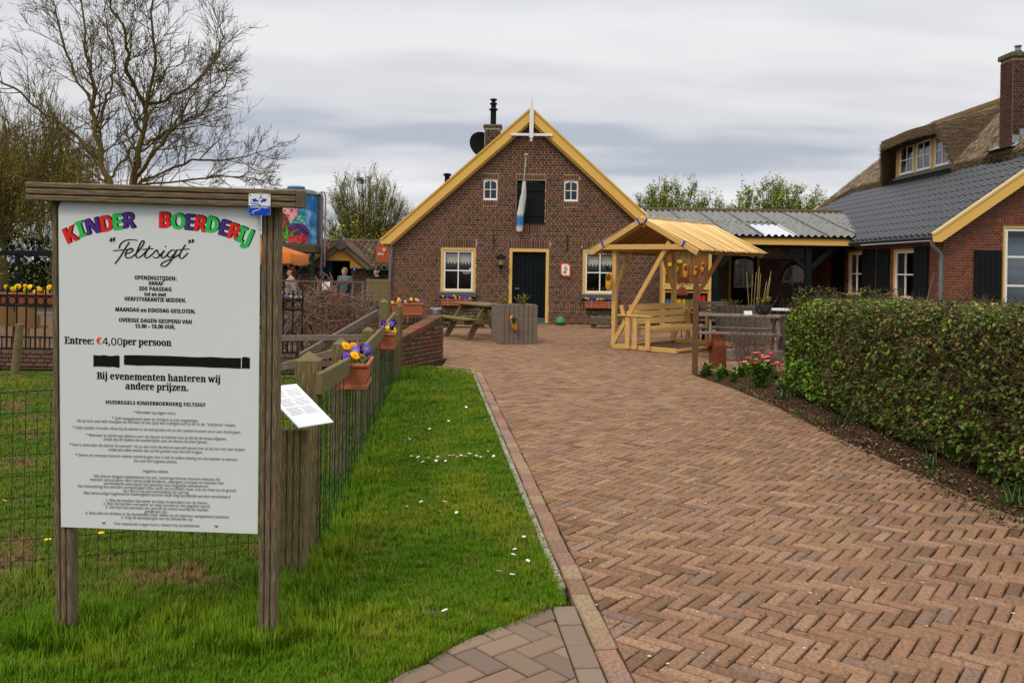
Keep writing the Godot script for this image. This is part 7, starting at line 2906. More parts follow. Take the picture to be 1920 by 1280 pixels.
func make_trees() -> void:
	make_old_tree()
	var pale := [Color(0.25, 0.26, 0.08), Color(0.2, 0.22, 0.06), Color(0.30, 0.30, 0.12)]
	var t := make_far_tree("budding_tree", "round budding tree with a bird nest behind the tiled shed", D(-7.85, -0.2, 47), 4.1, 2.5, 2.75, 170, 10, pale, 1, 0.075)
	var mb := MB.new()
	for i in 90:
		var a := rr(0, TAU)
		var o := Vector3(0.0, 6.25, 0.6) + Vector3(rr(-1, 1), rr(-1, 1), rr(-1, 1)) * 0.16
		mb.rod(o, o + Vector3(cos(a), rr(-0.5, 0.5), sin(a)) * 0.2, 0.012, 3)
	var nest := thing("bird_nest", "dark stick nest high in the round budding tree", "nest", D(-8.1, -0.2, 47))
	part(nest, "sticks", mb, M.twig)
	var green := [Color(0.22, 0.27, 0.035), Color(0.16, 0.22, 0.03), Color(0.28, 0.31, 0.05)]
	make_far_tree("leafing_tree", "fresh green tree above the left end of the corrugated roof", D(8.7, -0.1, 46), 3.9, 2.7, 2.35, 140, 9, green, 2, 0.10)
	make_far_tree("leafing_tree", "fresh green tree just left of the thatched roof's low end", D(13.7, -0.1, 46), 3.9, 2.6, 2.35, 140, 9, green, 2, 0.11)
	make_far_tree("leafing_tree", "small green tree tucked behind the thatched roof's hip", D(16.4, -0.1, 48), 3.7, 1.9, 2.2, 60, 8, green, 2, 0.11)
	make_far_tree("bare_tree", "bare tree whose twig tips show above the thatched ridge", D(21.6, -0.1, 38), 6.6, 1.3, 3.0, 26, 6, [], 0, 0.05)
	make_far_tree("yellow_shrub", "bright yellow-green shrub showing over the shed ridge", D(-7.3, -0.2, 40), 1.9, 1.7, 1.5, 34, 7, [Color(0.32, 0.34, 0.02), Color(0.26, 0.30, 0.03)], 2, 0.09)
	make_far_tree("yellow_shrub", "second yellow-green shrub left of the round budding tree", D(-9.6, -0.2, 42), 1.7, 1.4, 1.3, 24, 7, [Color(0.24, 0.27, 0.03), Color(0.2, 0.22, 0.05)], 1, 0.09)
	# weeping willow at the left edge
	for q in [[-18.3, 31.0, 7.4, "weeping willow in first leaf at the far left edge"], [-22.5, 36.0, 6.5, "second weeping willow farther back at the left edge"]]:
		t = thing("willow_tree", q[3], "tree", D(q[0], -0.2, q[1]), 0.0, "willows at the left edge")
		var trunk := MB.new()
		trunk.tube(PackedVector3Array([Vector3.ZERO, Vector3(0.1, 1.2, 0), Vector3(0.0, 2.6, 0.1)]), PackedFloat32Array([0.4, 0.33, 0.28]), 8, false)
		part(t, "trunk", trunk, M.bark)
		var crown := MB.new()
		var tips := []
		grow(crown, Vector3(0, 2.5, 0), Vector3.UP, q[2] - 3.0, 0.22, 0, {"up": 0.1, "wiggle": 0.1}, tips)
		tips.clear()
		for i in 26:
			var a := rr(0, TAU)
			grow(crown, Vector3(0, rr(2.0, 4.0), 0), Vector3(cos(a), rr(0.6, 1.4), sin(a)).normalized(), rr(2.4, 3.6), 0.06, 2, {"up": 0.02, "wiggle": 0.16, "angle": 0.7, "thin": 0.012, "kids": [0, 4, 6]}, tips)
		part(t, "crown", crown, M.bark)
		var strand := MB.new()
		var c := PackedVector3Array()
		for i in 6:
			c.append(Vector3(0.06 * sin(i * 1.1), -0.26 * i, 0.05 * cos(i * 0.9)))
		strand.col = Color(0.6, 0.5, 0.4)
		strand.tube(c, same(0.006, 6), 3, false)
		strand.col = Color(1, 1, 1)
		for i in 26:
			var f := R.randf()
			var o := c[int(f * 5)].lerp(c[mini(int(f * 5) + 1, 5)], fposmod(f * 5, 1.0))
			var m0 := MB.new()
			leaf_shape(m0, Vector3.ZERO, 0.08, 0.022)
			var b := Basis(Vector3.UP, rr(0, TAU)) * Basis(Vector3.RIGHT, rr(-1.4, -0.4))
			var start := strand.v.size()
			for k in m0.v.size():
				strand.put(o + b * m0.v[k], b * m0.n[k])
			for k in m0.ix:
				strand.ix.append(start + k)
		var sp := []
		var sc := []
		for tip in tips:
			if R.randf() < 0.85:
				sp.append(Transform3D(Basis(Vector3.UP, rr(0, TAU)).scaled(Vector3(1, rr(0.6, 1.5), 1)), tip[0]))
				sc.append([Color(0.19, 0.19, 0.03), Color(0.15, 0.15, 0.035), Color(0.24, 0.215, 0.035), Color(0.15, 0.12, 0.04)][R.randi() % 4] * rr(0.7, 1.25))
		copies(t, "hanging_twigs", strand.mesh(M.leaf), sp, sc)
	# apple tree just outside the frame; one flowering branch reaches in
	t = thing("apple_tree", "apple tree branch in blossom reaching in from the left edge", "tree", D(-5.3, -0.05, 7.3))
	mb = MB.new()
	mb.tube(curve([Vector3(0, 0, 0), Vector3(0.05, 0.5, 0), Vector3(0.0, 1.1, 0.05), Vector3(-0.1, 1.7, 0.1)], 4), PackedFloat32Array([0.09, 0.08, 0.075, 0.07, 0.07, 0.065, 0.06, 0.06, 0.055, 0.05, 0.045, 0.04, 0.03]), 8)
	part(t, "trunk", mb, M.bark)
	mb = MB.new()
	var tips2 := []
	var limbs := [[Vector3(0.02, 1.0, 0.03), Vector3(0.5, 1.25, 0.2), Vector3(0.95, 1.42, 0.35), Vector3(1.25, 1.50, 0.45)], [Vector3(0.45, 1.22, 0.2), Vector3(0.85, 1.36, 0.1), Vector3(1.2, 1.58, 0.2)], [Vector3(0.6, 1.28, 0.25), Vector3(0.95, 1.3, 0.35), Vector3(1.28, 1.34, 0.45)], [Vector3(-0.05, 1.4, 0.1), Vector3(-0.4, 2.0, 0.2), Vector3(-0.6, 2.5, 0.0)], [Vector3(-0.05, 1.5, 0.1), Vector3(0.0, 2.1, -0.3), Vector3(0.1, 2.6, -0.5)]]
	for l in limbs:
		var c2 := curve(l, 5)
		var r2 := PackedFloat32Array()
		for k in c2.size():
			r2.append(lerpf(0.016, 0.005, float(k) / c2.size()))
		mb.tube(c2, r2, 5, false)
		for k in range(3, c2.size(), 2):
			grow(mb, c2[k], Vector3(rr(-0.3, 1), rr(-0.3, 1), rr(-0.6, 0.6)).normalized(), 0.2, 0.005, 0, {"up": 0.1, "wiggle": 0.2}, tips2)
	part(t, "branches", mb, M.bark)
	bud_copies(t, "leaves", tips2, 3, 0.04, [Color(0.16, 0.24, 0.04), Color(0.12, 0.2, 0.04)], 0.03)
	bud_copies(t, "blossom", tips2, 2, 0.026, [Color(0.6, 0.45, 0.45), Color(0.55, 0.18, 0.22), Color(0.65, 0.6, 0.58)], 0.03)


# ---------- hedge and bed ----------
func make_hedge() -> void:
	var h := thing("clipped_hedge", "long clipped hedge with small green and brown leaves along the path", "hedge", Vector3.ZERO)
	var f := FastNoiseLite.new()
	f.seed = 77
	f.frequency = 0.9
	var top := func(d: float) -> float: return 1.37 - 0.02 * (d - 4.0) + 0.05 * f.get_noise_1d(d * 3.0) - 0.14 * smoothstep(10.2, 10.95, d)
	var left := func(d: float, y: float) -> float: return 3.50 - 0.012 * (d - 6.0) + 0.06 * f.get_noise_2d(d * 3.0, y * 3.0) + 0.1 * smoothstep(0.25, 0.0, y)
	var leaf := MB.new()
	leaf_shape(leaf, Vector3.ZERO, 0.038, 0.026, 0.3)
	var leaf2 := MB.new()
	leaf_shape(leaf2, Vector3.ZERO, 0.05, 0.036, 0.25)
	var twig := MB.new()
	twig.tube(PackedVector3Array([Vector3.ZERO, Vector3(0.01, 0.005, -0.05), Vector3(-0.006, 0.012, -0.1), Vector3(0.008, 0.0, -0.15)]), PackedFloat32Array([0.0028, 0.0024, 0.002, 0.0012]), 4, false)
	twig.tube(PackedVector3Array([Vector3(0.01, 0.005, -0.05), Vector3(0.05, 0.02, -0.085)]), PackedFloat32Array([0.002, 0.001]), 3, false)
	twig.tube(PackedVector3Array([Vector3(-0.006, 0.012, -0.1), Vector3(-0.045, 0.0, -0.135)]), PackedFloat32Array([0.0018, 0.001]), 3, false)
	tinted("twig_tint", 0.9)
	var lp := [[], []]
	var lc := [[], []]
	var tp := []
	var tc := []
	for i in 105000:
		var d := rr(2.6, 10.95)
		var side := R.randf()
		var p: Vector3
		var out: Vector3
		var inside := pow(R.randf(), 1.6) * 0.3
		var t: float = top.call(d)
		if side < 0.58:
			var y := rr(0.06, t)
			p = D(left.call(d, y) + inside, y, d)
			out = Vector3(-1, 0.25, 0)
			# rounded shoulder
			var sh := smoothstep(t - 0.16, t, y)
			p.x += 0.09 * sh * sh
		elif side < 0.93:
			var x := rr(3.55, 4.75)
			var sh := smoothstep(3.75, 3.52, x) + smoothstep(4.55, 4.8, x)
			p = D(x, t - inside * 0.8 - 0.06 * sh * sh, d)
			out = Vector3(0, 1, 0)
		else:
			var y := rr(0.06, t)
			p = D(rr(3.45, 4.75), y, 10.98 - inside - 0.25 * pow(smoothstep(t - 0.35, t, y), 2.0))
			out = Vector3(-0.2, 0.2, -1)
		if p.x > 3.9 and p.y < t - 0.4 and side < 0.58:
			continue
		var n := f.get_noise_3d(p.x * 2.2, p.y * 3.2, d * 2.2)
		if f.get_noise_3d(p.x * 5.0 + 30.0, p.y * 6.5, d * 6.5) > 0.18 and inside < 0.13:
			continue   # thin places that show the wood
		var fresh := smoothstep(9.0, 10.4, d) * 0.8 + smoothstep(0.1, 0.5, n) * 0.45 + smoothstep(0.55, 0.15, p.y) * 0.35
		if R.randf() < (0.06 if side > 0.58 and side < 0.93 else 0.25) - fresh * 0.16:
			var dirn := (out + Vector3(rr(-1, 1), rr(-0.6, 1), rr(-1, 1)) * 0.9).normalized()
			var b := Basis.looking_at(dirn, Vector3(0.1, 1, 0.2)) * Basis(Vector3.FORWARD, rr(0, TAU))
			tp.append(Transform3D(b.scaled(Vector3.ONE * rr(0.7, 1.5)), p - dirn * 0.08))
			tc.append([Color(0.11, 0.07, 0.035), Color(0.14, 0.095, 0.05), Color(0.17, 0.135, 0.085), Color(0.08, 0.05, 0.028)][R.randi() % 4] * rr(0.6, 1.1))
			continue
		var k := 1 if R.randf() < fresh * 0.6 else 0
		var yaw := atan2(out.x, out.z) + PI + rr(-1.3, 1.3)
		var b := Basis(Vector3.UP, yaw) * Basis(Vector3.RIGHT, rr(-1.2, 0.35)) * Basis(Vector3.FORWARD, rr(-0.7, 0.7))
		lp[k].append(Transform3D(b.scaled(Vector3.ONE * rr(0.6, 1.2)), p))
		var c := Color(0.095, 0.15, 0.022)
		var roll := R.randf()
		if roll < 0.2: c = Color(0.055, 0.095, 0.018)
		elif roll < 0.42: c = Color(0.13, 0.165, 0.03)
		elif roll < 0.6 - 0.4 * fresh: c = Color(0.17, 0.125, 0.045)
		elif roll < 0.7 - 0.4 * fresh: c = Color(0.26, 0.16, 0.075)
		elif roll > 0.95: c = Color(0.30, 0.25, 0.07)
		if d > 9.6 and R.randf() < 0.55: c = Color(0.12, 0.19, 0.022)
		if d > 9.6 and p.y > 1.0 and R.randf() < 0.35: c = Color(0.26, 0.25, 0.03)
		lc[k].append(c * Color(1.1, 1.3, 1.0) * rr(0.6, 1.2))
	# wood inside
	for i in 9000:
		var d := rr(2.6, 10.8)
		var p := D(rr(3.75, 4.5), rr(0.05, 0.95), d)
		var b := Basis(Vector3.UP, rr(0, TAU)) * Basis(Vector3.RIGHT, rr(0.2, 1.5))
		tp.append(Transform3D(b.scaled(Vector3.ONE * rr(1.2, 2.2)), p))
		tc.append(Color(0.07, 0.05, 0.03) * rr(0.6, 1.2))
	for i in 240:   # shoots standing above the cut
		var d := rr(3.2, 10.6)
		var t: float = top.call(d)
		tp.append(Transform3D((Basis(Vector3.UP, rr(0, TAU)) * Basis(Vector3.RIGHT, rr(1.1, 1.6))).scaled(Vector3.ONE * rr(0.4, 0.8)), D(rr(3.8, 4.7), t - 0.05, d)))
		tc.append(Color(0.16, 0.12, 0.06))
	copies(h, "foliage", leaf.mesh(M.leaf), lp[0], lc[0])
	copies(h, "young_foliage", leaf2.mesh(M.leaf), lp[1], lc[1])
	copies(h, "twigs", twig.mesh(M.twig_tint), tp, tc)
	var mb := MB.new()
	for i in 42:
		var d := 2.8 + 8.0 * i / 41.0
		var o := D(4.1 + rr(-0.12, 0.12), 0.0, d)
		mb.tube(PackedVector3Array([o, o + Vector3(rr(-0.08, 0.08), 0.35, rr(-0.08, 0.08)), o + Vector3(rr(-0.2, 0.2), 0.9, rr(-0.2, 0.2))]), PackedFloat32Array([0.025, 0.018, 0.008]), 5, false)
	part(h, "stems", mb, M.bark)


func rosette(parent: Node, called: String, at: Vector3, count: int, size: float, h: float, cols: Array) -> void:
	var leaf := MB.new()
	leaf_shape(leaf, Vector3.ZERO, size, size * 0.42)
	var lp := []
	var lc := []
	for i in count:
		var b := Basis(Vector3.UP, rr(0, TAU)) * Basis(Vector3.RIGHT, rr(0.1, 1.1))
		lp.append(Transform3D(b.scaled(Vector3.ONE * rr(0.6, 1.2)), at + Vector3(rr(-1, 1) * size * 0.5, rr(0, h), rr(-1, 1) * size * 0.5)))
		lc.append(cols[R.randi() % cols.size()] * rr(0.7, 1.25))
	copies(parent, called, leaf.mesh(M.leaf), lp, lc)


func make_bed_plants() -> void:
	var g := [Color(0.11, 0.20, 0.03), Color(0.075, 0.15, 0.025), Color(0.16, 0.25, 0.04)]
	var spots := [[2.92, 13.0, 0.13, "leafy green plant at the foot of the brown post"], [3.1, 12.75, 0.12, "second leafy green plant right of the brown post"], [3.3, 12.6, 0.14, "broad-leaved green plant in front of the milk can"], [3.42, 12.1, 0.12, "low green plant between the dry stalks and the path"], [3.5, 12.9, 0.15, "bushy green plant under the dry stalks"], [3.3, 11.6, 0.1, "small green plant at the bed edge before the hedge"], [3.5, 11.3, 0.12, "green plant close to the hedge end"], [3.12, 12.2, 0.09, "small pale green plant on the bed edge below the dry stalks"], [3.0, 12.5, 0.1, "pale green plant on the bed edge right of the post"], [3.75, 12.6, 0.15, "green plant between the milk can and the hedge"]]
	for s in spots:
		var t := thing("bed_plant", s[3], "plant", D(s[0], 0.0, s[1]), 0.0, "green plants in the flower bed")
		rosette(t, "leaves", Vector3.ZERO, 110, s[2] * 0.75, 0.14, g)
	for s in [[3.35, 8.9, "tuft of strap leaves under the middle of the hedge"], [3.4, 7.0, "tuft of strap leaves at the foot of the hedge nearer the camera"], [3.42, 5.9, "nearest tuft of strap leaves at the foot of the hedge"], [3.3, 10.6, "tuft of strap leaves by the far hedge corner"]]:
		var t := thing("strap_plant", s[2], "plant", D(s[0], 0.0, s[1]), 0.0, "strap-leaved tufts under the hedge")
		put_mesh(t, "leaves", tint_mesh(blade_tuft(26, 0.2, 0.012, 0.07, 0.9), Color(0.05, 0.11, 0.03)))
	# hellebores
	for s in [[3.3, 11.55, "pink and red flowering plant beside the hedge end"], [3.5, 12.05, "second pink flowering plant behind the first"]]:
		var t := thing("pink_flowers", s[2], "plant", D(s[0], 0.0, s[1]), 0.0, "pink flowers in the bed")
		rosette(t, "leaves", Vector3(0, 0.08, 0), 90, 0.14, 0.22, g)
		var mb := MB.new()
		for i in 12:
			var tip := Vector3(rr(-0.22, 0.22), rr(0.28, 0.45), rr(-0.15, 0.15))
			mb.rod(Vector3(tip.x * 0.3, 0, tip.z * 0.3), tip, 0.004, 4)
			var fl := MB.new()
			fl.col = [Color(0.55, 0.06, 0.07), Color(0.6, 0.16, 0.15), Color(0.62, 0.30, 0.08), Color(0.5, 0.03, 0.05)][i % 4]
			for k in 5:
				var a := TAU * k / 5
				fl.ball(tip + Vector3(cos(a) * 0.018, rr(0, 0.008), sin(a) * 0.018), Vector3(0.017, 0.013, 0.017), 4, 7)
			part(t, "flower_head", fl, M.petal)
		part(t, "stalks", mb, M.stem_green)
	# last year's dry stalks
	for s in [[3.62, 13.3, 0.75, 46, "tangle of dry brown stalks with seed heads beside the milk can"], [4.05, 13.1, 0.95, 22, "taller dry stalks with round seed heads near the hedge"], [3.55, 12.2, 0.4, 24, "low dry stalks at the front of the bed"]]:
		var t := thing("dry_stalks", s[4], "dead plant", D(s[0], 0.0, s[1]), 0.0, "dry stalks in the bed")
		var mb := MB.new()
		var tips := []
		for i in s[3]:
			var a := rr(0, TAU)
			grow(mb, Vector3(cos(a) * 0.1 * R.randf(), 0, sin(a) * 0.1 * R.randf()), Vector3(cos(a) * 0.35, 1, sin(a) * 0.3).normalized(), s[2] * rr(0.6, 1.0), 0.0045, 1, {"up": 0.03, "wiggle": 0.1, "angle": 0.5, "thin": 0.002, "kids": [0, 5]}, tips)
		part(t, "stalks", mb, mat("dry_%d" % s[3], lin(0.17, 0.115, 0.085), 0.95))
		var bud := MB.new()
		bud.ball(Vector3.ZERO, Vector3.ONE * 0.011, 4, 6)
		var bp := []
		for tip in tips:
			if R.randf() < 0.4:
				bp.append(Transform3D(Basis.from_scale(Vector3.ONE * rr(0.5, 1.3)), tip[0]))
		copies(t, "seed_heads", bud.mesh(mat("seed_%d" % s[3], lin(0.12, 0.07, 0.06), 0.95)), bp)
	# weeds and grass creeping over the soil
	var weed := blade_tuft(10, 0.05, 0.004, 0.05, 0.9)
	var wp := []
	var wc := []
	for i in 420:
		var d := rr(4.2, 13.1)
		var x := rr(3.05, 3.6)
		if sin(d * 2.3) + sin(d * 5.1 + x * 7.0) < 0.35:
			continue
		wp.append(Transform3D(Basis(Vector3.UP, rr(0, TAU)).scaled(Vector3.ONE * rr(0.5, 1.4)), D(x, 0.0, d)))
		wc.append([Color(0.10, 0.16, 0.02), Color(0.2, 0.19, 0.04), Color(0.07, 0.13, 0.02)][R.randi() % 3] * rr(0.7, 1.2))
	tag(copies(self, "bed_weeds", weed.mesh(M.blade), wp, wc), "thin grass and weeds on the soil under the hedge", "weeds")
	# dead leaves and chips on the soil
	var chip := MB.new()
	leaf_shape(chip, Vector3.ZERO, 0.05, 0.03, 0.4)
	tinted("litter", 0.95)
	var lp := []
	var lc := []
	for i in 2600:
		var d := rr(4.0, 13.0)
		var x := rr(3.05, 3.75)
		lp.append(Transform3D((Basis(Vector3.UP, rr(0, TAU)) * Basis(Vector3.RIGHT, rr(-0.3, 0.3))).scaled(Vector3.ONE * rr(0.3, 1.0)), D(x, 0.03 * smoothstep(3.1, 3.4, x) + rr(-0.01, 0.02), d)))
		lc.append([Color(0.16, 0.10, 0.06), Color(0.09, 0.06, 0.035), Color(0.24, 0.17, 0.11), Color(0.12, 0.08, 0.05)][R.randi() % 4] * rr(0.7, 1.2))
	var litter := copies(self, "leaf_litter", chip.mesh(M.litter), lp, lc)
	tag(litter, "brown dead leaves scattered on the soil under the hedge", "leaf litter")
	# moss and grass in the paving joints
	var moss := blade_tuft(8, 0.02, 0.003, 0.03, 0.9)
	lp = []
	lc = []
	for i in 420:
		var d := 3.0 * pow(13.0 / 3.0, R.randf())
		var x := rr(kerb_x(d) + 0.1, minf(3.05, 0.6 * d))
		lp.append(Transform3D(Basis(Vector3.UP, rr(0, TAU)).scaled(Vector3(rr(0.4, 1.3), rr(0.3, 0.8), rr(0.4, 1.3))), D(x, -0.006, d)))
		lc.append(Color(0.11, 0.15, 0.02) * rr(0.7, 1.4))
	var weeds := copies(self, "paving_weeds", moss.mesh(M.blade), lp, lc)
	tag(weeds, "tiny green weeds growing in the joints of the brick path", "weeds")
	# petals and grit scattered on the path
	var bit := MB.new()
	bit.box(Vector3.ZERO, Vector3(0.012, 0.003, 0.006), 0.001)
	tinted("bits", 0.9)
	lp = []
	lc = []
	for i in 700:
		var d := 3.0 * pow(14.0 / 3.0, R.randf())
		var x := rr(kerb_x(d), minf(3.1, 0.6 * d))
		lp.append(Transform3D(Basis(Vector3.UP, rr(0, TAU)).scaled(Vector3.ONE * rr(0.4, 1.3)), D(x, 0.004, d)))
		lc.append([Color(0.6, 0.55, 0.48), Color(0.35, 0.28, 0.2), Color(0.08, 0.06, 0.04), Color(0.2, 0.14, 0.06)][R.randi() % 4])
	var bits := copies(self, "path_litter", bit.mesh(M.bits), lp, lc)
	tag(bits, "pale petals and grit scattered over the brick path", "litter")


func tint_mesh(mb: MB, c: Color) -> ArrayMesh:
	for i in mb.c.size():
		mb.c[i] = mb.c[i] * c
	return mb.mesh(M.blade)


# ---------- bodies ----------
# the surface round a set of tapered limbs [a, b, ra, rb], joined smoothly, appended to mb as surface nets
func flesh(mb: MB, limbs: Array, cell: float, blend: float) -> void:
	var lo := Vector3.ONE * 1e9
	var hi := -lo
	for l in limbs:
		var r := Vector3.ONE * (maxf(l[2], l[3]) + blend + cell * 2)
		lo = lo.min(l[0] - r).min(l[1] - r)
		hi = hi.max(l[0] + r).max(l[1] + r)
	var nx := int((hi.x - lo.x) / cell) + 2
	var ny := int((hi.y - lo.y) / cell) + 2
	var nz := int((hi.z - lo.z) / cell) + 2
	var f := PackedFloat32Array()
	f.resize(nx * ny * nz)
	f.fill(1.0)
	for l in limbs:
		var a: Vector3 = l[0]
		var ab: Vector3 = l[1] - a
		var len2 := maxf(ab.length_squared(), 1e-9)
		var m := Vector3.ONE * (maxf(l[2], l[3]) + blend + cell * 2)
		var p0: Vector3 = ((a.min(l[1]) - m - lo) / cell)
		var p1: Vector3 = ((a.max(l[1]) + m - lo) / cell)
		for z in range(maxi(int(p0.z), 0), mini(int(p1.z) + 1, nz)):
			for y in range(maxi(int(p0.y), 0), mini(int(p1.y) + 1, ny)):
				for x in range(maxi(int(p0.x), 0), mini(int(p1.x) + 1, nx)):
					var p := lo + Vector3(x, y, z) * cell
					var t := clampf((p - a).dot(ab) / len2, 0.0, 1.0)
					var d := p.distance_to(a + ab * t) - lerpf(l[2], l[3], t)
					var i := x + nx * (y + ny * z)
					var e := f[i]
					var h := maxf(blend - absf(e - d), 0.0) / blend
					f[i] = minf(e, d) - h * h * blend * 0.25
	var at := {}
	var step := [0, 1, nx, nx + 1, nx * ny, nx * ny + 1, nx * ny + nx, nx * ny + nx + 1]
	var base := mb.v.size()
	for z in nz - 1:
		for y in ny - 1:
			for x in nx - 1:
				var i := x + nx * (y + ny * z)
				var first := f[i] < 0.0
				var mixed := false
				for k in range(1, 8):
					if (f[i + step[k]] < 0.0) != first:
						mixed = true
						break
				if not mixed:
					continue
				var sum := Vector3.ZERO
				var n := 0
				for k in 8:
					for q in 3:
						var k2: int = k | (1 << q)
						if k2 == k:
							continue
						var u := f[i + step[k]]
						var w := f[i + step[k2]]
						if (u < 0.0) == (w < 0.0):
							continue
						var s := u / (u - w)
						var e := Vector3(k & 1, (k >> 1) & 1, (k >> 2) & 1)
						e[q] += s
						sum += e
						n += 1
				var g := Vector3(f[i + step[1]] - f[i], f[i + step[2]] - f[i], f[i + step[4]] - f[i]) + Vector3(f[i + step[7]] - f[i + step[6]], f[i + step[7]] - f[i + step[5]], f[i + step[7]] - f[i + step[3]])
				at[i] = mb.put(lo + (Vector3(x, y, z) + sum / n) * cell, g.normalized())
	for i in at:
		for q in 3:
			var s0: int = [1, nx, nx * ny][q]
			var s1: int = [nx, nx * ny, 1][q]
			var s2: int = [nx * ny, 1, nx][q]
			if (f[i] < 0.0) == (f[i + s0] < 0.0):
				continue
			if at.has(i - s1) and at.has(i - s2) and at.has(i - s1 - s2):
				var a: int = at[i]
				var b: int = at[i - s1]
				var c: int = at[i - s1 - s2]
				var d: int = at[i - s2]
				if f[i] < 0.0:
					mb.face(a, b, c); mb.face(a, c, d)
				else:
					mb.face(a, c, b); mb.face(a, d, c)
	if base == mb.v.size():
		pass


func hand(mb: MB, wrist: Vector3, dir: Vector3, palm: Vector3, curl: float) -> void:
	var across := dir.cross(palm).normalized()
	var limbs := [[wrist, wrist + dir * 0.075, 0.02, 0.026]]
	for k in 4:
		var o := wrist + dir * 0.075 + across * (0.026 - 0.0175 * k)
		var l: float = [0.032, 0.037, 0.034, 0.026][k]
		limbs.append([wrist + dir * 0.03 + across * (0.012 - 0.008 * k), o, 0.013, 0.0095])
		var d1 := (dir + palm * curl).normalized()
		var d2 := (dir + palm * curl * 2.4).normalized()
		limbs.append([o, o + d1 * l, 0.0092, 0.0085])
		limbs.append([o + d1 * l, o + d1 * l + d2 * l * 0.9, 0.0085, 0.007])
	var th := wrist + dir * 0.025 + across * 0.024
	var td := (dir * 0.75 + across * 0.6 + palm * 0.35).normalized()
	limbs.append([th, th + td * 0.035, 0.013, 0.0105])
	limbs.append([th + td * 0.035, th + td * 0.035 + (td + dir * 0.5).normalized() * 0.03, 0.0105, 0.008])
	flesh(mb, limbs, 0.0075, 0.006)


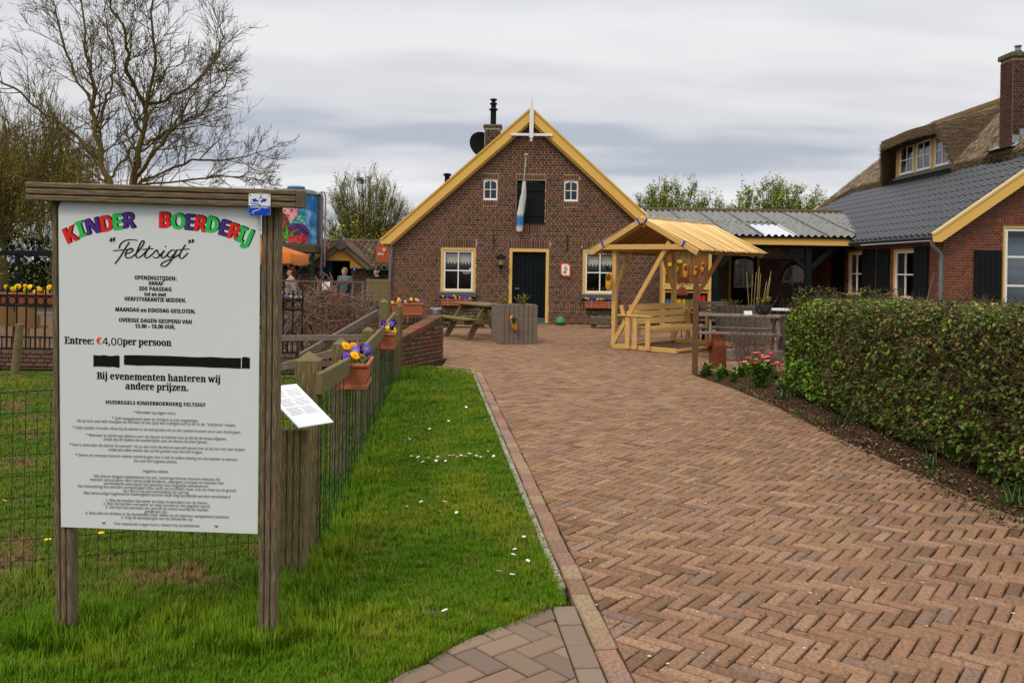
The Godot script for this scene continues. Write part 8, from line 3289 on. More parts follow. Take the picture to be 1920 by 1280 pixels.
# a standing adult; facing +z. arms: [elbow, wrist] offsets from each shoulder
func person(label: String, at: Vector3, turn: float, p: Dictionary) -> void:
	var t := thing("person", label, "person", at, turn)
	var k: float = p.height / 1.68
	var sh := [Vector3(-0.165, 1.37, 0), Vector3(0.165, 1.37, 0)]
	var arms: Array = p.arms
	var stride: float = p.get("stride", 0.0)
	var hip := [Vector3(-0.085, 0.88, 0), Vector3(0.085, 0.88, 0)]
	var knee := [Vector3(-0.09, 0.48, 0.02 + stride * 0.5), Vector3(0.09, 0.48, 0.02 - stride * 0.4)]
	var ankle := [Vector3(-0.09, 0.08, stride * 0.8), Vector3(0.09, 0.08 + absf(stride) * 0.12, -stride)]
	var torso := [[Vector3(0, 0.92, 0), Vector3(0, 1.08, 0.005), 0.135, 0.115], [Vector3(0, 1.08, 0.005), Vector3(0, 1.28, 0.01), 0.115, 0.135], [Vector3(-0.07, 1.26, 0.03), Vector3(0.07, 1.26, 0.03), 0.105, 0.105], [Vector3(-0.14, 1.37, -0.005), Vector3(0.14, 1.37, -0.005), 0.062, 0.062], [Vector3(0, 1.3, -0.01), Vector3(0, 1.41, -0.005), 0.1, 0.06]]
	var neck := [[Vector3(0, 1.38, -0.01), Vector3(0, 1.49, 0.01), 0.056, 0.048]]
	var legs := []
	var armb := []
	var sleeves := []
	for s in 2:
		legs.append([hip[s], knee[s], 0.095, 0.06])
		legs.append([knee[s], ankle[s], 0.06, 0.04])
		var el: Vector3 = sh[s] + arms[s][0]
		var wr: Vector3 = el + arms[s][1]
		armb.append([sh[s], el, 0.05, 0.04])
		armb.append([el, wr, 0.04, 0.027])
		sleeves.append([sh[s], el if p.long_sleeves else sh[s].lerp(el, 0.62), 0.064, 0.055])
		if p.long_sleeves:
			sleeves.append([el, el.lerp(wr, 0.9), 0.053, 0.042])
	var feet := []
	for s in 2:
		feet.append([ankle[s] + Vector3(0, -0.045, -0.03), ankle[s] + Vector3(0, -0.055, 0.13), 0.04, 0.032])
	var body := MB.new()
	body.col = Color(0.58, 0.33, 0.235)
	flesh(body, torso + neck + legs + armb, 0.02, 0.05)
	# head on its own finer grid: skull, jaw, nose, ears
	var hd: float = p.get("head", 0.0)
	var hb := Transform3D(Basis(Vector3.UP, hd), Vector3(0, 1.565, 0.015))
	var head := [[hb * Vector3(0, 0.03, -0.02), hb * Vector3(0, 0.025, 0.005), 0.087, 0.083], [hb * Vector3(0, -0.03, 0.02), hb * Vector3(0, -0.075, 0.05), 0.062, 0.035], [hb * Vector3(0, -0.1, -0.01), hb * Vector3(0, -0.04, 0.0), 0.045, 0.055], [hb * Vector3(0, 0.0, 0.085), hb * Vector3(0, -0.028, 0.105), 0.01, 0.014], [hb * Vector3(-0.03, 0.02, 0.07), hb * Vector3(0.03, 0.02, 0.07), 0.018, 0.018], [hb * Vector3(-0.02, -0.055, 0.075), hb * Vector3(0.02, -0.055, 0.075), 0.013, 0.013], [hb * Vector3(-0.085, 0.0, -0.01), hb * Vector3(-0.092, 0.025, -0.02), 0.012, 0.016], [hb * Vector3(0.085, 0.0, -0.01), hb * Vector3(0.092, 0.025, -0.02), 0.012, 0.016]]
	flesh(body, head, 0.011, 0.022)
	for s in 2:
		var el: Vector3 = sh[s] + arms[s][0]
		var dir: Vector3 = arms[s][1].normalized()
		hand(body, el + arms[s][1], dir, Vector3(0.7 if s == 0 else -0.7, 0, 0.5).normalized(), 0.35)
	var bs := Transform3D(Basis.from_scale(Vector3.ONE * k), Vector3.ZERO)
	part(t, "body", body, M.skin, bs)
	var mb := MB.new()
	mb.col = Color(0.03, 0.02, 0.015)
	for s in [-1.0, 1.0]:
		mb.ball(hb * Vector3(s * 0.031, 0.012, 0.083), Vector3(0.012, 0.006, 0.006), 5, 8)
		mb.ball(hb * Vector3(s * 0.032, 0.034, 0.084), Vector3(0.017, 0.004, 0.005), 4, 8)
	mb.col = Color(0.38, 0.1, 0.08)
	mb.ball(hb * Vector3(0, -0.056, 0.089), Vector3(0.02, 0.006, 0.005), 4, 8)
	part(t, "face_features", mb, M.painted, bs)
	mb = MB.new()
	mb.col = p.top
	var shirt := []
	for l in torso:
		shirt.append([l[0], l[1], l[2] + 0.014, l[3] + 0.014])
	shirt[-1] = [Vector3(0, 1.3, -0.01), Vector3(0, 1.39, -0.005), 0.11, 0.075]
	shirt[0] = [Vector3(0, p.get("hem", 0.9), 0), Vector3(0, 1.08, 0.005), 0.155, 0.132]
	flesh(mb, shirt + sleeves, 0.02, 0.04)
	part(t, "shirt", mb, M.cloth, bs)
	mb = MB.new()
	mb.col = p.legs
	var tr := [[Vector3(-0.04, 0.93, 0), Vector3(0.04, 0.93, 0), 0.128, 0.128]]
	for l in legs:
		tr.append([l[0], l[1], l[2] + 0.014, l[3] + 0.018])
	flesh(mb, tr, 0.022, 0.04)
	part(t, "trousers", mb, M.cloth, bs)
	mb = MB.new()
	mb.col = Color(0.05, 0.045, 0.04)
	flesh(mb, feet, 0.014, 0.02)
	part(t, "shoes", mb, M.painted, bs)
	mb = MB.new()
	mb.col = p.hair
	var hair := [[hb * Vector3(0, 0.055, -0.025), hb * Vector3(0, 0.05, -0.005), 0.094, 0.087], [hb * Vector3(0, 0.0, -0.05), hb * Vector3(0, -0.04, -0.045), 0.08, 0.06]]
	if p.style == "long":
		for q in [-0.06, -0.03, 0.0, 0.03, 0.06]:
			hair.append([hb * Vector3(q * 1.2, 0.03, -0.06), hb * Vector3(q * 1.3, -0.18, -0.09), 0.04, 0.04])
			hair.append([hb * Vector3(q * 1.3, -0.18, -0.09), hb * Vector3(q * 1.2, -0.33, -0.115), 0.04, 0.018])
	elif p.style == "tied":
		hair.append([hb * Vector3(0, 0.0, -0.1), hb * Vector3(0, -0.03, -0.13), 0.035, 0.03])
		hair.append([hb * Vector3(0, -0.03, -0.13), hb * Vector3(0, -0.16, -0.11), 0.028, 0.012])
	else:
		for q in [-1.0, 1.0]:
			hair.append([hb * Vector3(q * 0.07, 0.05, -0.01), hb * Vector3(q * 0.075, -0.05, -0.02), 0.03, 0.022])
	flesh(mb, hair, 0.013, 0.025)
	part(t, "hair", mb, M.cloth, bs)


func make_people() -> void:
	person("woman with long red-brown hair in a white jumper walking left", D(-5.95, -0.2, 23.6), deg_to_rad(-78), {"height": 1.66, "top": Color(0.62, 0.58, 0.54), "legs": Color(0.02, 0.06, 0.2), "hair": Color(0.12, 0.035, 0.018), "style": "long", "long_sleeves": true, "stride": 0.22, "head": 0.0, "hem": 0.86, "arms": [[Vector3(-0.04, -0.27, 0.1), Vector3(0.03, -0.16, 0.18)], [Vector3(0.05, -0.28, -0.06), Vector3(0.02, -0.22, 0.08)]]})
	person("fair-haired woman in a grey-blue jumper standing by the shed door", D(-5.25, -0.2, 27.4), deg_to_rad(-12), {"height": 1.66, "top": Color(0.20, 0.27, 0.30), "legs": Color(0.02, 0.03, 0.07), "hair": Color(0.42, 0.28, 0.13), "style": "short", "long_sleeves": true, "head": 0.0, "hem": 0.84, "arms": [[Vector3(-0.09, -0.27, -0.02), Vector3(-0.04, -0.23, 0.08)], [Vector3(0.09, -0.27, -0.02), Vector3(0.03, -0.23, 0.08)]]})
	person("woman in a black T-shirt with tied-back hair behind the plank screen", D(-4.1, -0.2, 26.6), deg_to_rad(-25), {"height": 1.68, "top": Color(0.01, 0.01, 0.012), "legs": Color(0.02, 0.025, 0.04), "hair": Color(0.09, 0.05, 0.03), "style": "tied", "long_sleeves": false, "head": -0.4, "arms": [[Vector3(-0.06, -0.28, 0.0), Vector3(0.0, -0.24, 0.06)], [Vector3(0.06, -0.28, 0.0), Vector3(0.0, -0.24, 0.06)]]})


# ---------- the tiled shed ----------
func make_shed() -> void:
	var s := thing("tiled_shed", "low brick shed with mossy clay tiles and a small yellow gable", "shed", D(-8.2, -0.2, 31.6))
	var mb := MB.new()
	var holes := [[1.42, 2.4, 0.0, 1.9]]
	part(s, "wall", pierced(PackedVector2Array([Vector2(-6, -0.2), Vector2(4.6, -0.2), Vector2(4.6, 1.7), Vector2(-6, 1.7)]), holes, 0.25, Transform3D(Basis(), Vector3(0, 0, -0.008))), M.mortar)
	var spans := func(_y: float) -> Array: return minus(-6.0, 4.6, [[1.42, 2.4]])
	lay_bricks(s, Transform3D(), 1.68, 0.0715, 0.226, spans, [], [Color(0.14, 0.075, 0.055), Color(0.12, 0.07, 0.05), Color(0.16, 0.08, 0.055)], 0)
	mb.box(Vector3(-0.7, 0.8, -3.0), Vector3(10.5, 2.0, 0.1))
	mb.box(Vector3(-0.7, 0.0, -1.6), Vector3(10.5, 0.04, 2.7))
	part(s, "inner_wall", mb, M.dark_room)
	# roof tiles
	mb = MB.new()
	for q in [[-6.2, 1.1, 0.35], [1.11, 3.05, -0.7], [3.06, 4.8, 0.35]]:   # the entrance gable interrupts the slope
		var e: float = q[2]
		var y := 1.62 + (0.35 - e) / 2.95
		mb.prism(PackedVector2Array([Vector2(e, y), Vector2(-2.6, 2.62), Vector2(-5.4, 1.62), Vector2(-5.4, 1.54), Vector2(-2.6, 2.5), Vector2(e, y - 0.08)]), q[1] - q[0], Transform3D(Basis(Vector3.UP, -PI / 2), Vector3((q[0] + q[1]) / 2, 0, 0)))
	part(s, "roof_deck", mb, M.dark_room)
	var tile := pan_tile().mesh(M.clay_tile)
	var pl := []
	var tn := []
	var pitch := atan2(1.0, 2.95)
	for r in 9:
		for c in 52:
			var run := 0.33 * r
			if r < 4 and absf(-6.1 + 0.208 * c - 2.08) < 1.0 - 0.2 * r:
				continue
			pl.append(Transform3D(Basis(Vector3.RIGHT, pitch).scaled_local(Vector3(0.68, 1.25, 1)), Vector3(-6.1 + 0.208 * c, 1.66 + run * 1.0 / 2.95, 0.4 - run)))
			var base: Color = [Color(0.10, 0.075, 0.05), Color(0.13, 0.095, 0.065), Color(0.20, 0.075, 0.035), Color(0.16, 0.12, 0.085), Color(0.085, 0.07, 0.05)][R.randi() % 5]
			tn.append(base * rr(0.7, 1.4))
	copies(s, "roof_tile_field", tile, pl, tn)
	mb = MB.new()
	mb.tube(PackedVector3Array([Vector3(-6.2, 2.7, -2.6), Vector3(4.7, 2.7, -2.6)]), same(0.09, 2), 8)
	part(s, "ridge_tiles", mb, mat("shed_ridge", lin(0.13, 0.10, 0.075), 0.95, "moss", Vector3(3, 3, 3)))
	mb = MB.new()
	mb.rod(Vector3(3.0, 1.6, 0.42), Vector3(4.7, 1.6, 0.42), 0.055, 8)
	mb.rod(Vector3(3.15, 1.6, 0.42), Vector3(3.15, 0.0, 0.1), 0.04, 8)
	part(s, "gutter", mb, M.green_wire)
	# entrance gable
	var cx := 2.08
	mb = MB.new()
	var tri := PackedVector2Array([Vector2(cx - 0.95, 1.66), Vector2(cx + 0.95, 1.66), Vector2(cx, 2.44)])
	var gable := pierced(tri, [[1.42, 2.4, 0.0, 1.92]], 0.04, Transform3D(Basis(), Vector3(0, 0, 0.3)))
	part(s, "gable_panel", gable, M.yellow_dark)
	for g in [-1.0, 1.0]:
		mb = MB.new()
		mb.bar(Vector3(cx, 2.5, 0.42), Vector3(cx + g * 1.12, 1.57, 0.42), 0.05, 0.16, 0.01)
		part(s, "barge_board", mb, M.grey_x)
		mb = MB.new()
		mb.bar(Vector3(cx, 2.62, -0.5), Vector3(cx + g * 1.2, 1.64, -0.5), 1.95, 0.07, 0.01)
		part(s, "gable_roof", mb, mat("gable_roof%d" % int(g), lin(0.14, 0.10, 0.07), 0.95, "moss", Vector3(3, 3, 3)))
	mb = MB.new()
	var oct := PackedVector2Array()
	for i in 6:
		oct.append(Vector2(cx + 0.22 * cos(TAU * i / 6 + PI / 6), 2.5 + 0.2 * sin(TAU * i / 6 + PI / 6)))
	mb.prism(oct, 0.06, Transform3D(Basis(), Vector3(0, 0, 0.47)))
	part(s, "apex_board", mb, M.grey_y)
	mb = MB.new()
	mb.box(Vector3(1.6, 1.0, 0.28), Vector3(0.34, 1.86, 0.04), 0.006)
	mb.box(Vector3(1.6, 1.5, 0.305), Vector3(0.3, 0.05, 0.02), 0.004)
	part(s, "door_leaf", mb, mat("door_navy", lin(0.012, 0.016, 0.04), 0.5))
	# blue plate by the opening
	var t := thing("blue_plate", "small blue pictogram plate right of the shed opening", "sign", D(-5.63, 1.43, 31.22))
	mb = MB.new()
	mb.box(Vector3.ZERO, Vector3(0.11, 0.13, 0.006), 0.001)
	part(t, "plate", mb, M.ink_blue)
	mb = MB.new()
	mb.ball(Vector3(0.0, 0.03, 0.004), Vector3(0.014, 0.014, 0.002), 4, 8)
	mb.box(Vector3(0, -0.015, 0.004), Vector3(0.03, 0.05, 0.002))
	part(t, "pictogram", mb, M.panel_white)
	# hanging banner beside the farmhouse corner
	t = thing("banner", "faded red banner with a yellow sun hanging beside the farmhouse downpipe", "banner", D(-4.16, 1.95, 28.0))
	mb = MB.new()
	mb.grid([[Vector3(-0.19, 0.25, 0), Vector3(0, 0.26, 0.02), Vector3(0.25, 0.22, 0)], [Vector3(-0.19, 0.0, 0.01), Vector3(0, 0, 0.04), Vector3(0.25, 0, 0.01)], [Vector3(-0.19, -0.26, 0), Vector3(0, -0.27, 0.02), Vector3(0.25, -0.27, 0)]], Vector2.ONE, true)
	part(t, "cloth", mb, mat("banner_red", lin(0.45, 0.10, 0.05), 0.9))
	mb = MB.new()
	mb.lathe([Vector2(0.06, 0.0), Vector2(0.0, 0.003)], 14, Transform3D(Basis(Vector3.RIGHT, PI / 2), Vector3(0.06, 0.12, 0.05)))
	part(t, "sun_emblem", mb, M.yellow)
	write(t, "Boer", face("serif_bold"), M.panel_white, 0.2, 0.12, Transform3D(Basis(), Vector3(-0.04, -0.01, 0.05)), "lettering")
	mb = MB.new()
	mb.rod(Vector3(-0.2, 0.26, 0), Vector3(0.45, 0.26, 0), 0.012, 6)
	part(t, "rod", mb, M.iron)


# ---------- the painted tank ----------
func mural() -> ImageTexture:
	var w := 512
	var h := 384
	var im := Image.create(w, h, false, Image.FORMAT_RGB8)
	var f := FastNoiseLite.new()
	f.seed = 3
	f.frequency = 0.009
	f.fractal_octaves = 4
	for y in h:
		for x in w:
			var n := f.get_noise_2d(x, y)
			var sky := Color(0.10, 0.42, 0.68).lerp(Color(0.72, 0.85, 0.92), clampf(0.55 * y / h + n * 0.9, 0, 1))
			im.set_pixel(x, y, sky)
	# [cx, cy, rx, ry, turn, colour, second colour, streak]
	var shapes := [
		[94, 245, 55, 70, 0.2, Color(0.16, 0.10, 0.20), Color(0.30, 0.18, 0.34)],
		[361, 181, 20, 62, 0.45, Color(0.10, 0.45, 0.30), Color(0.15, 0.6, 0.45)],
		[333, 215, 78, 48, -0.25, Color(0.16, 0.50, 0.52), Color(0.5, 0.75, 0.72)],
		[260, 138, 72, 70, 0.0, Color(0.82, 0.50, 0.54), Color(0.93, 0.68, 0.68)],
		[186, 125, 28, 50, -0.6, Color(0.72, 0.36, 0.42), Color(0.85, 0.5, 0.52)],
		[317, 99, 26, 52, 0.5, Color(0.80, 0.42, 0.45), Color(0.9, 0.58, 0.58)],
		[248, 163, 34, 28, 0.0, Color(0.86, 0.52, 0.52), Color(0.95, 0.7, 0.68)],
		[239, 162, 7, 9, 0.0, Color(0.35, 0.12, 0.14), Color(0.3, 0.1, 0.12)],
		[260, 163, 7, 9, 0.0, Color(0.35, 0.12, 0.14), Color(0.3, 0.1, 0.12)],
		[234, 125, 8, 7, 0.0, Color(0.1, 0.08, 0.1), Color(0.1, 0.1, 0.1)],
		[289, 122, 8, 7, 0.0, Color(0.1, 0.08, 0.1), Color(0.1, 0.1, 0.1)],
		[131, 138, 34, 28, 0.4, Color(0.12, 0.3, 0.28), Color(0.6, 0.45, 0.15)],
		[108, 131, 30, 9, -0.15, Color(0.30, 0.28, 0.12), Color(0.15, 0.14, 0.08)],
		[342, 297, 90, 72, 0.2, Color(0.24, 0.10, 0.34), Color(0.40, 0.20, 0.48)],
		[181, 301, 100, 110, 0.1, Color(0.38, 0.10, 0.16), Color(0.55, 0.16, 0.24)],
		[94, 335, 60, 90, 0.15, Color(0.62, 0.28, 0.10), Color(0.40, 0.12, 0.08)],
		[200, 211, 66, 74, -0.35, Color(0.33, 0.15, 0.11), Color(0.48, 0.22, 0.16)],
		[214, 215, 34, 22, 0.3, Color(0.62, 0.20, 0.18), Color(0.75, 0.36, 0.3)],
		[218, 242, 15, 26, 0.2, Color(0.75, 0.20, 0.18), Color(0.85, 0.35, 0.3)],
		[256, 228, 26, 10, 0.35, Color(0.20, 0.15, 0.10), Color(0.4, 0.3, 0.15)],
		[218, 206, 8, 8, 0.0, Color(0.05, 0.03, 0.02), Color(0.2, 0.1, 0.05)],
		[250, 301, 12, 70, 0.0, Color(0.16, 0.5, 0.10), Color(0.35, 0.65, 0.2)],
		[218, 310, 12, 62, -0.7, Color(0.18, 0.52, 0.10), Color(0.4, 0.68, 0.2)],
		[289, 314, 12, 58, 0.75, Color(0.14, 0.45, 0.10), Color(0.35, 0.6, 0.18)],
		[204, 348, 11, 50, -1.05, Color(0.14, 0.42, 0.10), Color(0.3, 0.6, 0.16)],
		[306, 357, 48, 36, 0.0, Color(0.70, 0.14, 0.16), Color(0.82, 0.28, 0.28)],
		[375, 348, 44, 38, 0.0, Color(0.66, 0.10, 0.14), Color(0.80, 0.24, 0.24)],
	]
	for s in shapes:
		var c := cos(s[4])
		var sn := sin(s[4])
		var m: int = maxi(s[2], s[3]) + 2
		for y in range(maxi(s[1] - m, 0), mini(s[1] + m, h)):
			for x in range(maxi(s[0] - m, 0), mini(s[0] + m, w)):
				var dx: float = x - s[0]
				var dy: float = y - s[1]
				var u: float = (dx * c + dy * sn) / s[2]
				var v: float = (-dx * sn + dy * c) / s[3]
				var n := f.get_noise_2d(x * 3.0, y * 3.0)
				if u * u + v * v < 1.0 + n * 0.25:
					im.set_pixel(x, y, s[5].lerp(s[6], clampf(0.5 + n * 1.8, 0.0, 1.0)))
	return ImageTexture.create_from_image(im)


func make_tank() -> void:
	var t := thing("painted_tank", "tall tank painted with farm animals on a raised base", "tank", D(-7.55, -0.2, 30.2))
	var m := StandardMaterial3D.new()
	m.albedo_texture = mural()
	m.roughness = 0.45
	m.texture_repeat = false
	var mb := MB.new()
	var rows := []
	for i in 9:
		var row := []
		for j in 33:
			var a := -1.2 + 2.4 * j / 32.0
			row.append(Vector3(sin(a) * 0.92, 4.08 - 1.6 * i / 8.0, cos(a) * 0.92))
		rows.append(row)
	mb.grid(rows, Vector2.ONE, true)
	part(t, "mural", mb, m)
	mb = MB.new()
	mb.lathe([Vector2(0.0, 2.46), Vector2(0.91, 2.46), Vector2(0.91, 2.46), Vector2(0.91, 4.1), Vector2(0.915, 4.12), Vector2(0.93, 4.14), Vector2(0.9, 4.2), Vector2(0.7, 4.31), Vector2(0.3, 4.36), Vector2(0.0, 4.36)], 36)
	part(t, "shell", mb, mat("tank_shell", lin(0.10, 0.15, 0.17), 0.5, "moss", Vector3(1.5, 1.5, 1.5)))
	mb = MB.new()
	mb.lathe([Vector2(0.0, 4.34), Vector2(0.3, 4.34), Vector2(0.3, 4.42), Vector2(0.26, 4.45), Vector2(0.0, 4.46)], 22, Transform3D(Basis(), Vector3(0.1, 0, 0.2)))
	part(t, "hatch", mb, mat("tank_hatch", lin(0.18, 0.34, 0.52), 0.5))
	mb = MB.new()
	mb.box(Vector3(0, 2.3, 0), Vector3(1.95, 0.3, 1.9), 0.03)
	part(t, "platform", mb, mat("platform", lin(0.12, 0.105, 0.07), 0.95, "moss", Vector3(2, 2, 2)))
	for q in [[-0.85, 0.8], [0.85, 0.8], [-0.85, -0.8], [0.85, -0.8]]:
		mb = MB.new()
		mb.box(Vector3(q[0], 1.08, q[1]), Vector3(0.1, 2.16, 0.1), 0.008)
		part(t, "leg", mb, M.green_wire)
	for g in [-1.0, 1.0]:
		mb = MB.new()
		mb.bar(Vector3(g * 0.8, 0.3, 0.8), Vector3(-g * 0.8, 2.0, 0.8), 0.06, 0.06)
		part(t, "brace", mb, M.green_wire)
	mb = MB.new()
	mb.tube(curve([Vector3(0.8, 4.15, 0.3), Vector3(0.96, 4.18, 0.3), Vector3(1.02, 4.05, 0.3), Vector3(1.02, 3.6, 0.3), Vector3(1.02, 1.4, 0.3)], 5), same(0.05, 21), 8)
	part(t, "pipe", mb, M.zinc)
	mb = MB.new()
	mb.tube(curve([Vector3(0.85, 4.2, 0.25), Vector3(1.04, 4.25, 0.25), Vector3(1.12, 4.08, 0.25), Vector3(1.12, 3.6, 0.25), Vector3(1.12, 1.7, 0.25)], 5), same(0.03, 21), 8)
	part(t, "pipe", mb, mat("pipe_pink", lin(0.35, 0.2, 0.17), 0.6))


func make_parasol() -> void:
	var t := thing("parasol", "square orange parasol beside the painted tank", "parasol", D(-6.72, -0.1, 21.2), 0.1)
	var mb := MB.new()
	var half := 1.55
	var eave := 1.92
	var peak := 2.55
	for i in 4:
		mb = MB.new()
		var a := TAU * i / 4 + PI / 4
		var b := TAU * (i + 1) / 4 + PI / 4
		var pa := Vector3(cos(a), 0, sin(a)) * half * 1.414
		var pb := Vector3(cos(b), 0, sin(b)) * half * 1.414
		var rows := []
		for k in 9:
			var f := k / 8.0
			var row := []
			for j in 9:
				var g := j / 8.0
				var p := pa.lerp(pb, g) * f
				p.y = lerpf(peak, eave, f) - 0.05 * sin(PI * g) * f - 0.04 * sin(PI * f)
				row.append(p)
			rows.append(row)
		var hem := []
		for j in 9:
			var p := pa.lerp(pb, j / 8.0) * 1.0
			hem.append(Vector3(p.x * 1.005, eave - 0.05 * sin(PI * j / 8.0) - 0.24, p.z * 1.005))
		rows.append(hem)
		mb.grid(rows)
		part(t, "canopy", mb, M.orange_cloth)
		mb = MB.new()
		mb.rod(Vector3(0, peak - 0.06, 0), Vector3(pa.x, eave - 0.03, pa.z), 0.012, 6)
		part(t, "rib", mb, M.grey_x)
	mb = MB.new()
	mb.rod(Vector3(0, 0, 0), Vector3(0, peak + 0.06, 0), 0.028, 10)
	part(t, "pole", mb, M.fresh_y)
	mb = MB.new()
	mb.lathe([Vector2(0.32, 0.0), Vector2(0.32, 0.06), Vector2(0.06, 0.1), Vector2(0.05, 0.3), Vector2(0.03, 0.32)], 18)
	part(t, "base", mb, M.iron)


# ---------- iron fence, wall and what hangs there ----------
func make_iron_fence() -> void:
	var w := thing("garden_wall", "low old brick wall under the black iron fence", "wall", D(-9.6, -0.02, 12.98))
	var mb := MB.new()
	mb.box(Vector3(3.2, 0.1, -0.1), Vector3(6.4, 0.28, 0.19))
	part(w, "core", mb, M.mortar_old)
	lay_bricks(w, Transform3D(), 0.25, 0.06, 0.21, func(_y): return [[0.0, 6.4]], [], [Color(0.16, 0.09, 0.065), Color(0.20, 0.11, 0.08), Color(0.13, 0.085, 0.065)], 60, Vector2(2.2, 0.1))
	var f := thing("iron_fence", "black iron railing standing on the low garden wall", "fence", D(-9.6, 0, 13.08))
	var bar := MB.new()
	bar.rod(Vector3(0, 0.2, 0), Vector3(0, 1.13, 0), 0.012, 6)
	bar.rod(Vector3(0, 1.13, 0), Vector3(0, 1.19, 0), 0.014, 6, 0.001)
	var bm := bar.mesh(M.iron)
	for i in 46:
		put_mesh(f, "bar", bm, Transform3D(Basis(), Vector3(0.06 + 0.1425 * i, 0, 0)))
	var low := MB.new()
	low.rod(Vector3(0, 0.2, 0), Vector3(0, 0.42, 0), 0.01, 5)
	var lm := low.mesh(M.iron)
	for i in 45:
		put_mesh(f, "short_bar", lm, Transform3D(Basis(), Vector3(0.131 + 0.1425 * i, 0, 0)))
	for y in [1.03, 0.88, 0.41, 0.24]:
		mb = MB.new()
		mb.box(Vector3(3.24, y, 0), Vector3(6.5, 0.03 if y > 0.5 else 0.024, 0.024), 0.003)
		part(f, "rail", mb, M.iron)
	var ring := MB.new()
	var pts := PackedVector3Array()
	for i in 13:
		pts.append(Vector3(cos(TAU * i / 12), sin(TAU * i / 12), 0) * 0.058)
	ring.tube(pts, same(0.008, 13), 5, false)
	var rm := ring.mesh(M.iron)
	for i in 45:
		put_mesh(f, "ring", rm, Transform3D(Basis(), Vector3(0.131 + 0.1425 * i, 0.955, 0)))
	flower_box("terracotta box of yellow pansies on the iron fence at the left edge", D(-7.32, 0.89, 13.26), 0.0, 0.75, 0.18, 0.17, [2, 2, 1, 2], 15, 0.04, false)
	flower_box("second terracotta box of yellow pansies cut by the left edge", D(-8.05, 0.86, 13.26), 0.0, 0.6, 0.18, 0.17, [2, 2, 1, 3], 12, 0.04, false)
	var t := thing("hanging_pot", "round terracotta pot of purple flowers on the iron fence", "flower pot", D(-3.46, 0.87, 13.2))
	mb = MB.new()
	mb.lathe([Vector2(0.0, 0.0), Vector2(0.06, 0.0), Vector2(0.085, 0.13), Vector2(0.092, 0.13), Vector2(0.092, 0.155), Vector2(0.08, 0.155), Vector2(0.0, 0.12)], 20)
	part(t, "pot", mb, M.terracotta)
	for i in 6:
		pansy(t, Vector3(rr(-0.09, 0.09), 0.2 + rr(-0.03, 0.03), rr(-0.05, 0.05)), Vector3(rr(-0.3, 0.3), 0.3, 1), 0.032, Color(0.22, 0.03, 0.22), Color(0.05, 0.0, 0.06))
	rosette(t, "leaves", Vector3(0, 0.13, 0), 30, 0.06, 0.05, [Color(0.05, 0.11, 0.025)])
	t = thing("fence_stake", "short mossy stake leaning in front of the iron fence", "stake", D(-6.75, -0.03, 11.9))
	mb = MB.new()
	mb.tube(PackedVector3Array([Vector3(0, 0, 0), Vector3(0.06, 0.72, 0)]), PackedFloat32Array([0.055, 0.05]), 10)
	part(t, "shaft", mb, M.mossy_y)
	# pergola and wicker chairs beyond
	t = thing("pergola", "black pergola frame behind the iron fence at the left edge", "pergola", D(-11.2, -0.15, 19))
	for x in [-0.6, 0.45, 2.0]:
		mb = MB.new()
		mb.box(Vector3(x, 0.92, 0), Vector3(0.09, 1.84, 0.09), 0.006)
		part(t, "post", mb, M.black_paint)
	mb = MB.new()
	mb.box(Vector3(0.5, 1.86, 0), Vector3(3.6, 0.12, 0.09), 0.006)
	part(t, "beam", mb, M.black_paint)
	mb = MB.new()
	mb.box(Vector3(0.5, 0.55, -0.02), Vector3(3.4, 0.06, 0.04), 0.006)
	part(t, "rail", mb, M.zinc)
	for q in [[-9.75, 17.0, "wicker garden chair at the left edge behind the fence"], [-9.1, 16.6, "second wicker garden chair nearer the notice board"]]:
		var c := thing("wicker_chair", q[2], "chair", D(q[0], -0.12, q[1]), 2.6, "wicker chairs")
		mb = MB.new()
		var rows := []
		for i in 5:
			var row := []
			for j in 13:
				var a := PI * j / 12.0
				row.append(Vector3(cos(a) * 0.28, 0.45 + (0.16 + 0.28 * sin(a)) * i / 4.0, -0.28 * sin(a)))
			rows.append(row)
		mb.grid(rows)
		part(c, "backrest", mb, mat("wicker", lin(0.30, 0.17, 0.07), 0.9, "speck", Vector3(12, 12, 12)))
		mb = MB.new()
		mb.lathe([Vector2(0.27, 0.4), Vector2(0.28, 0.46), Vector2(0.0, 0.47)], 16)
		part(c, "seat", mb, M.wicker)
		for k in 4:
			mb = MB.new()
			var a := TAU * k / 4 + PI / 4
			mb.rod(Vector3(cos(a) * 0.22, 0, sin(a) * 0.22), Vector3(cos(a) * 0.22, 0.42, sin(a) * 0.22), 0.018, 6)
			part(c, "leg", mb, M.wicker)


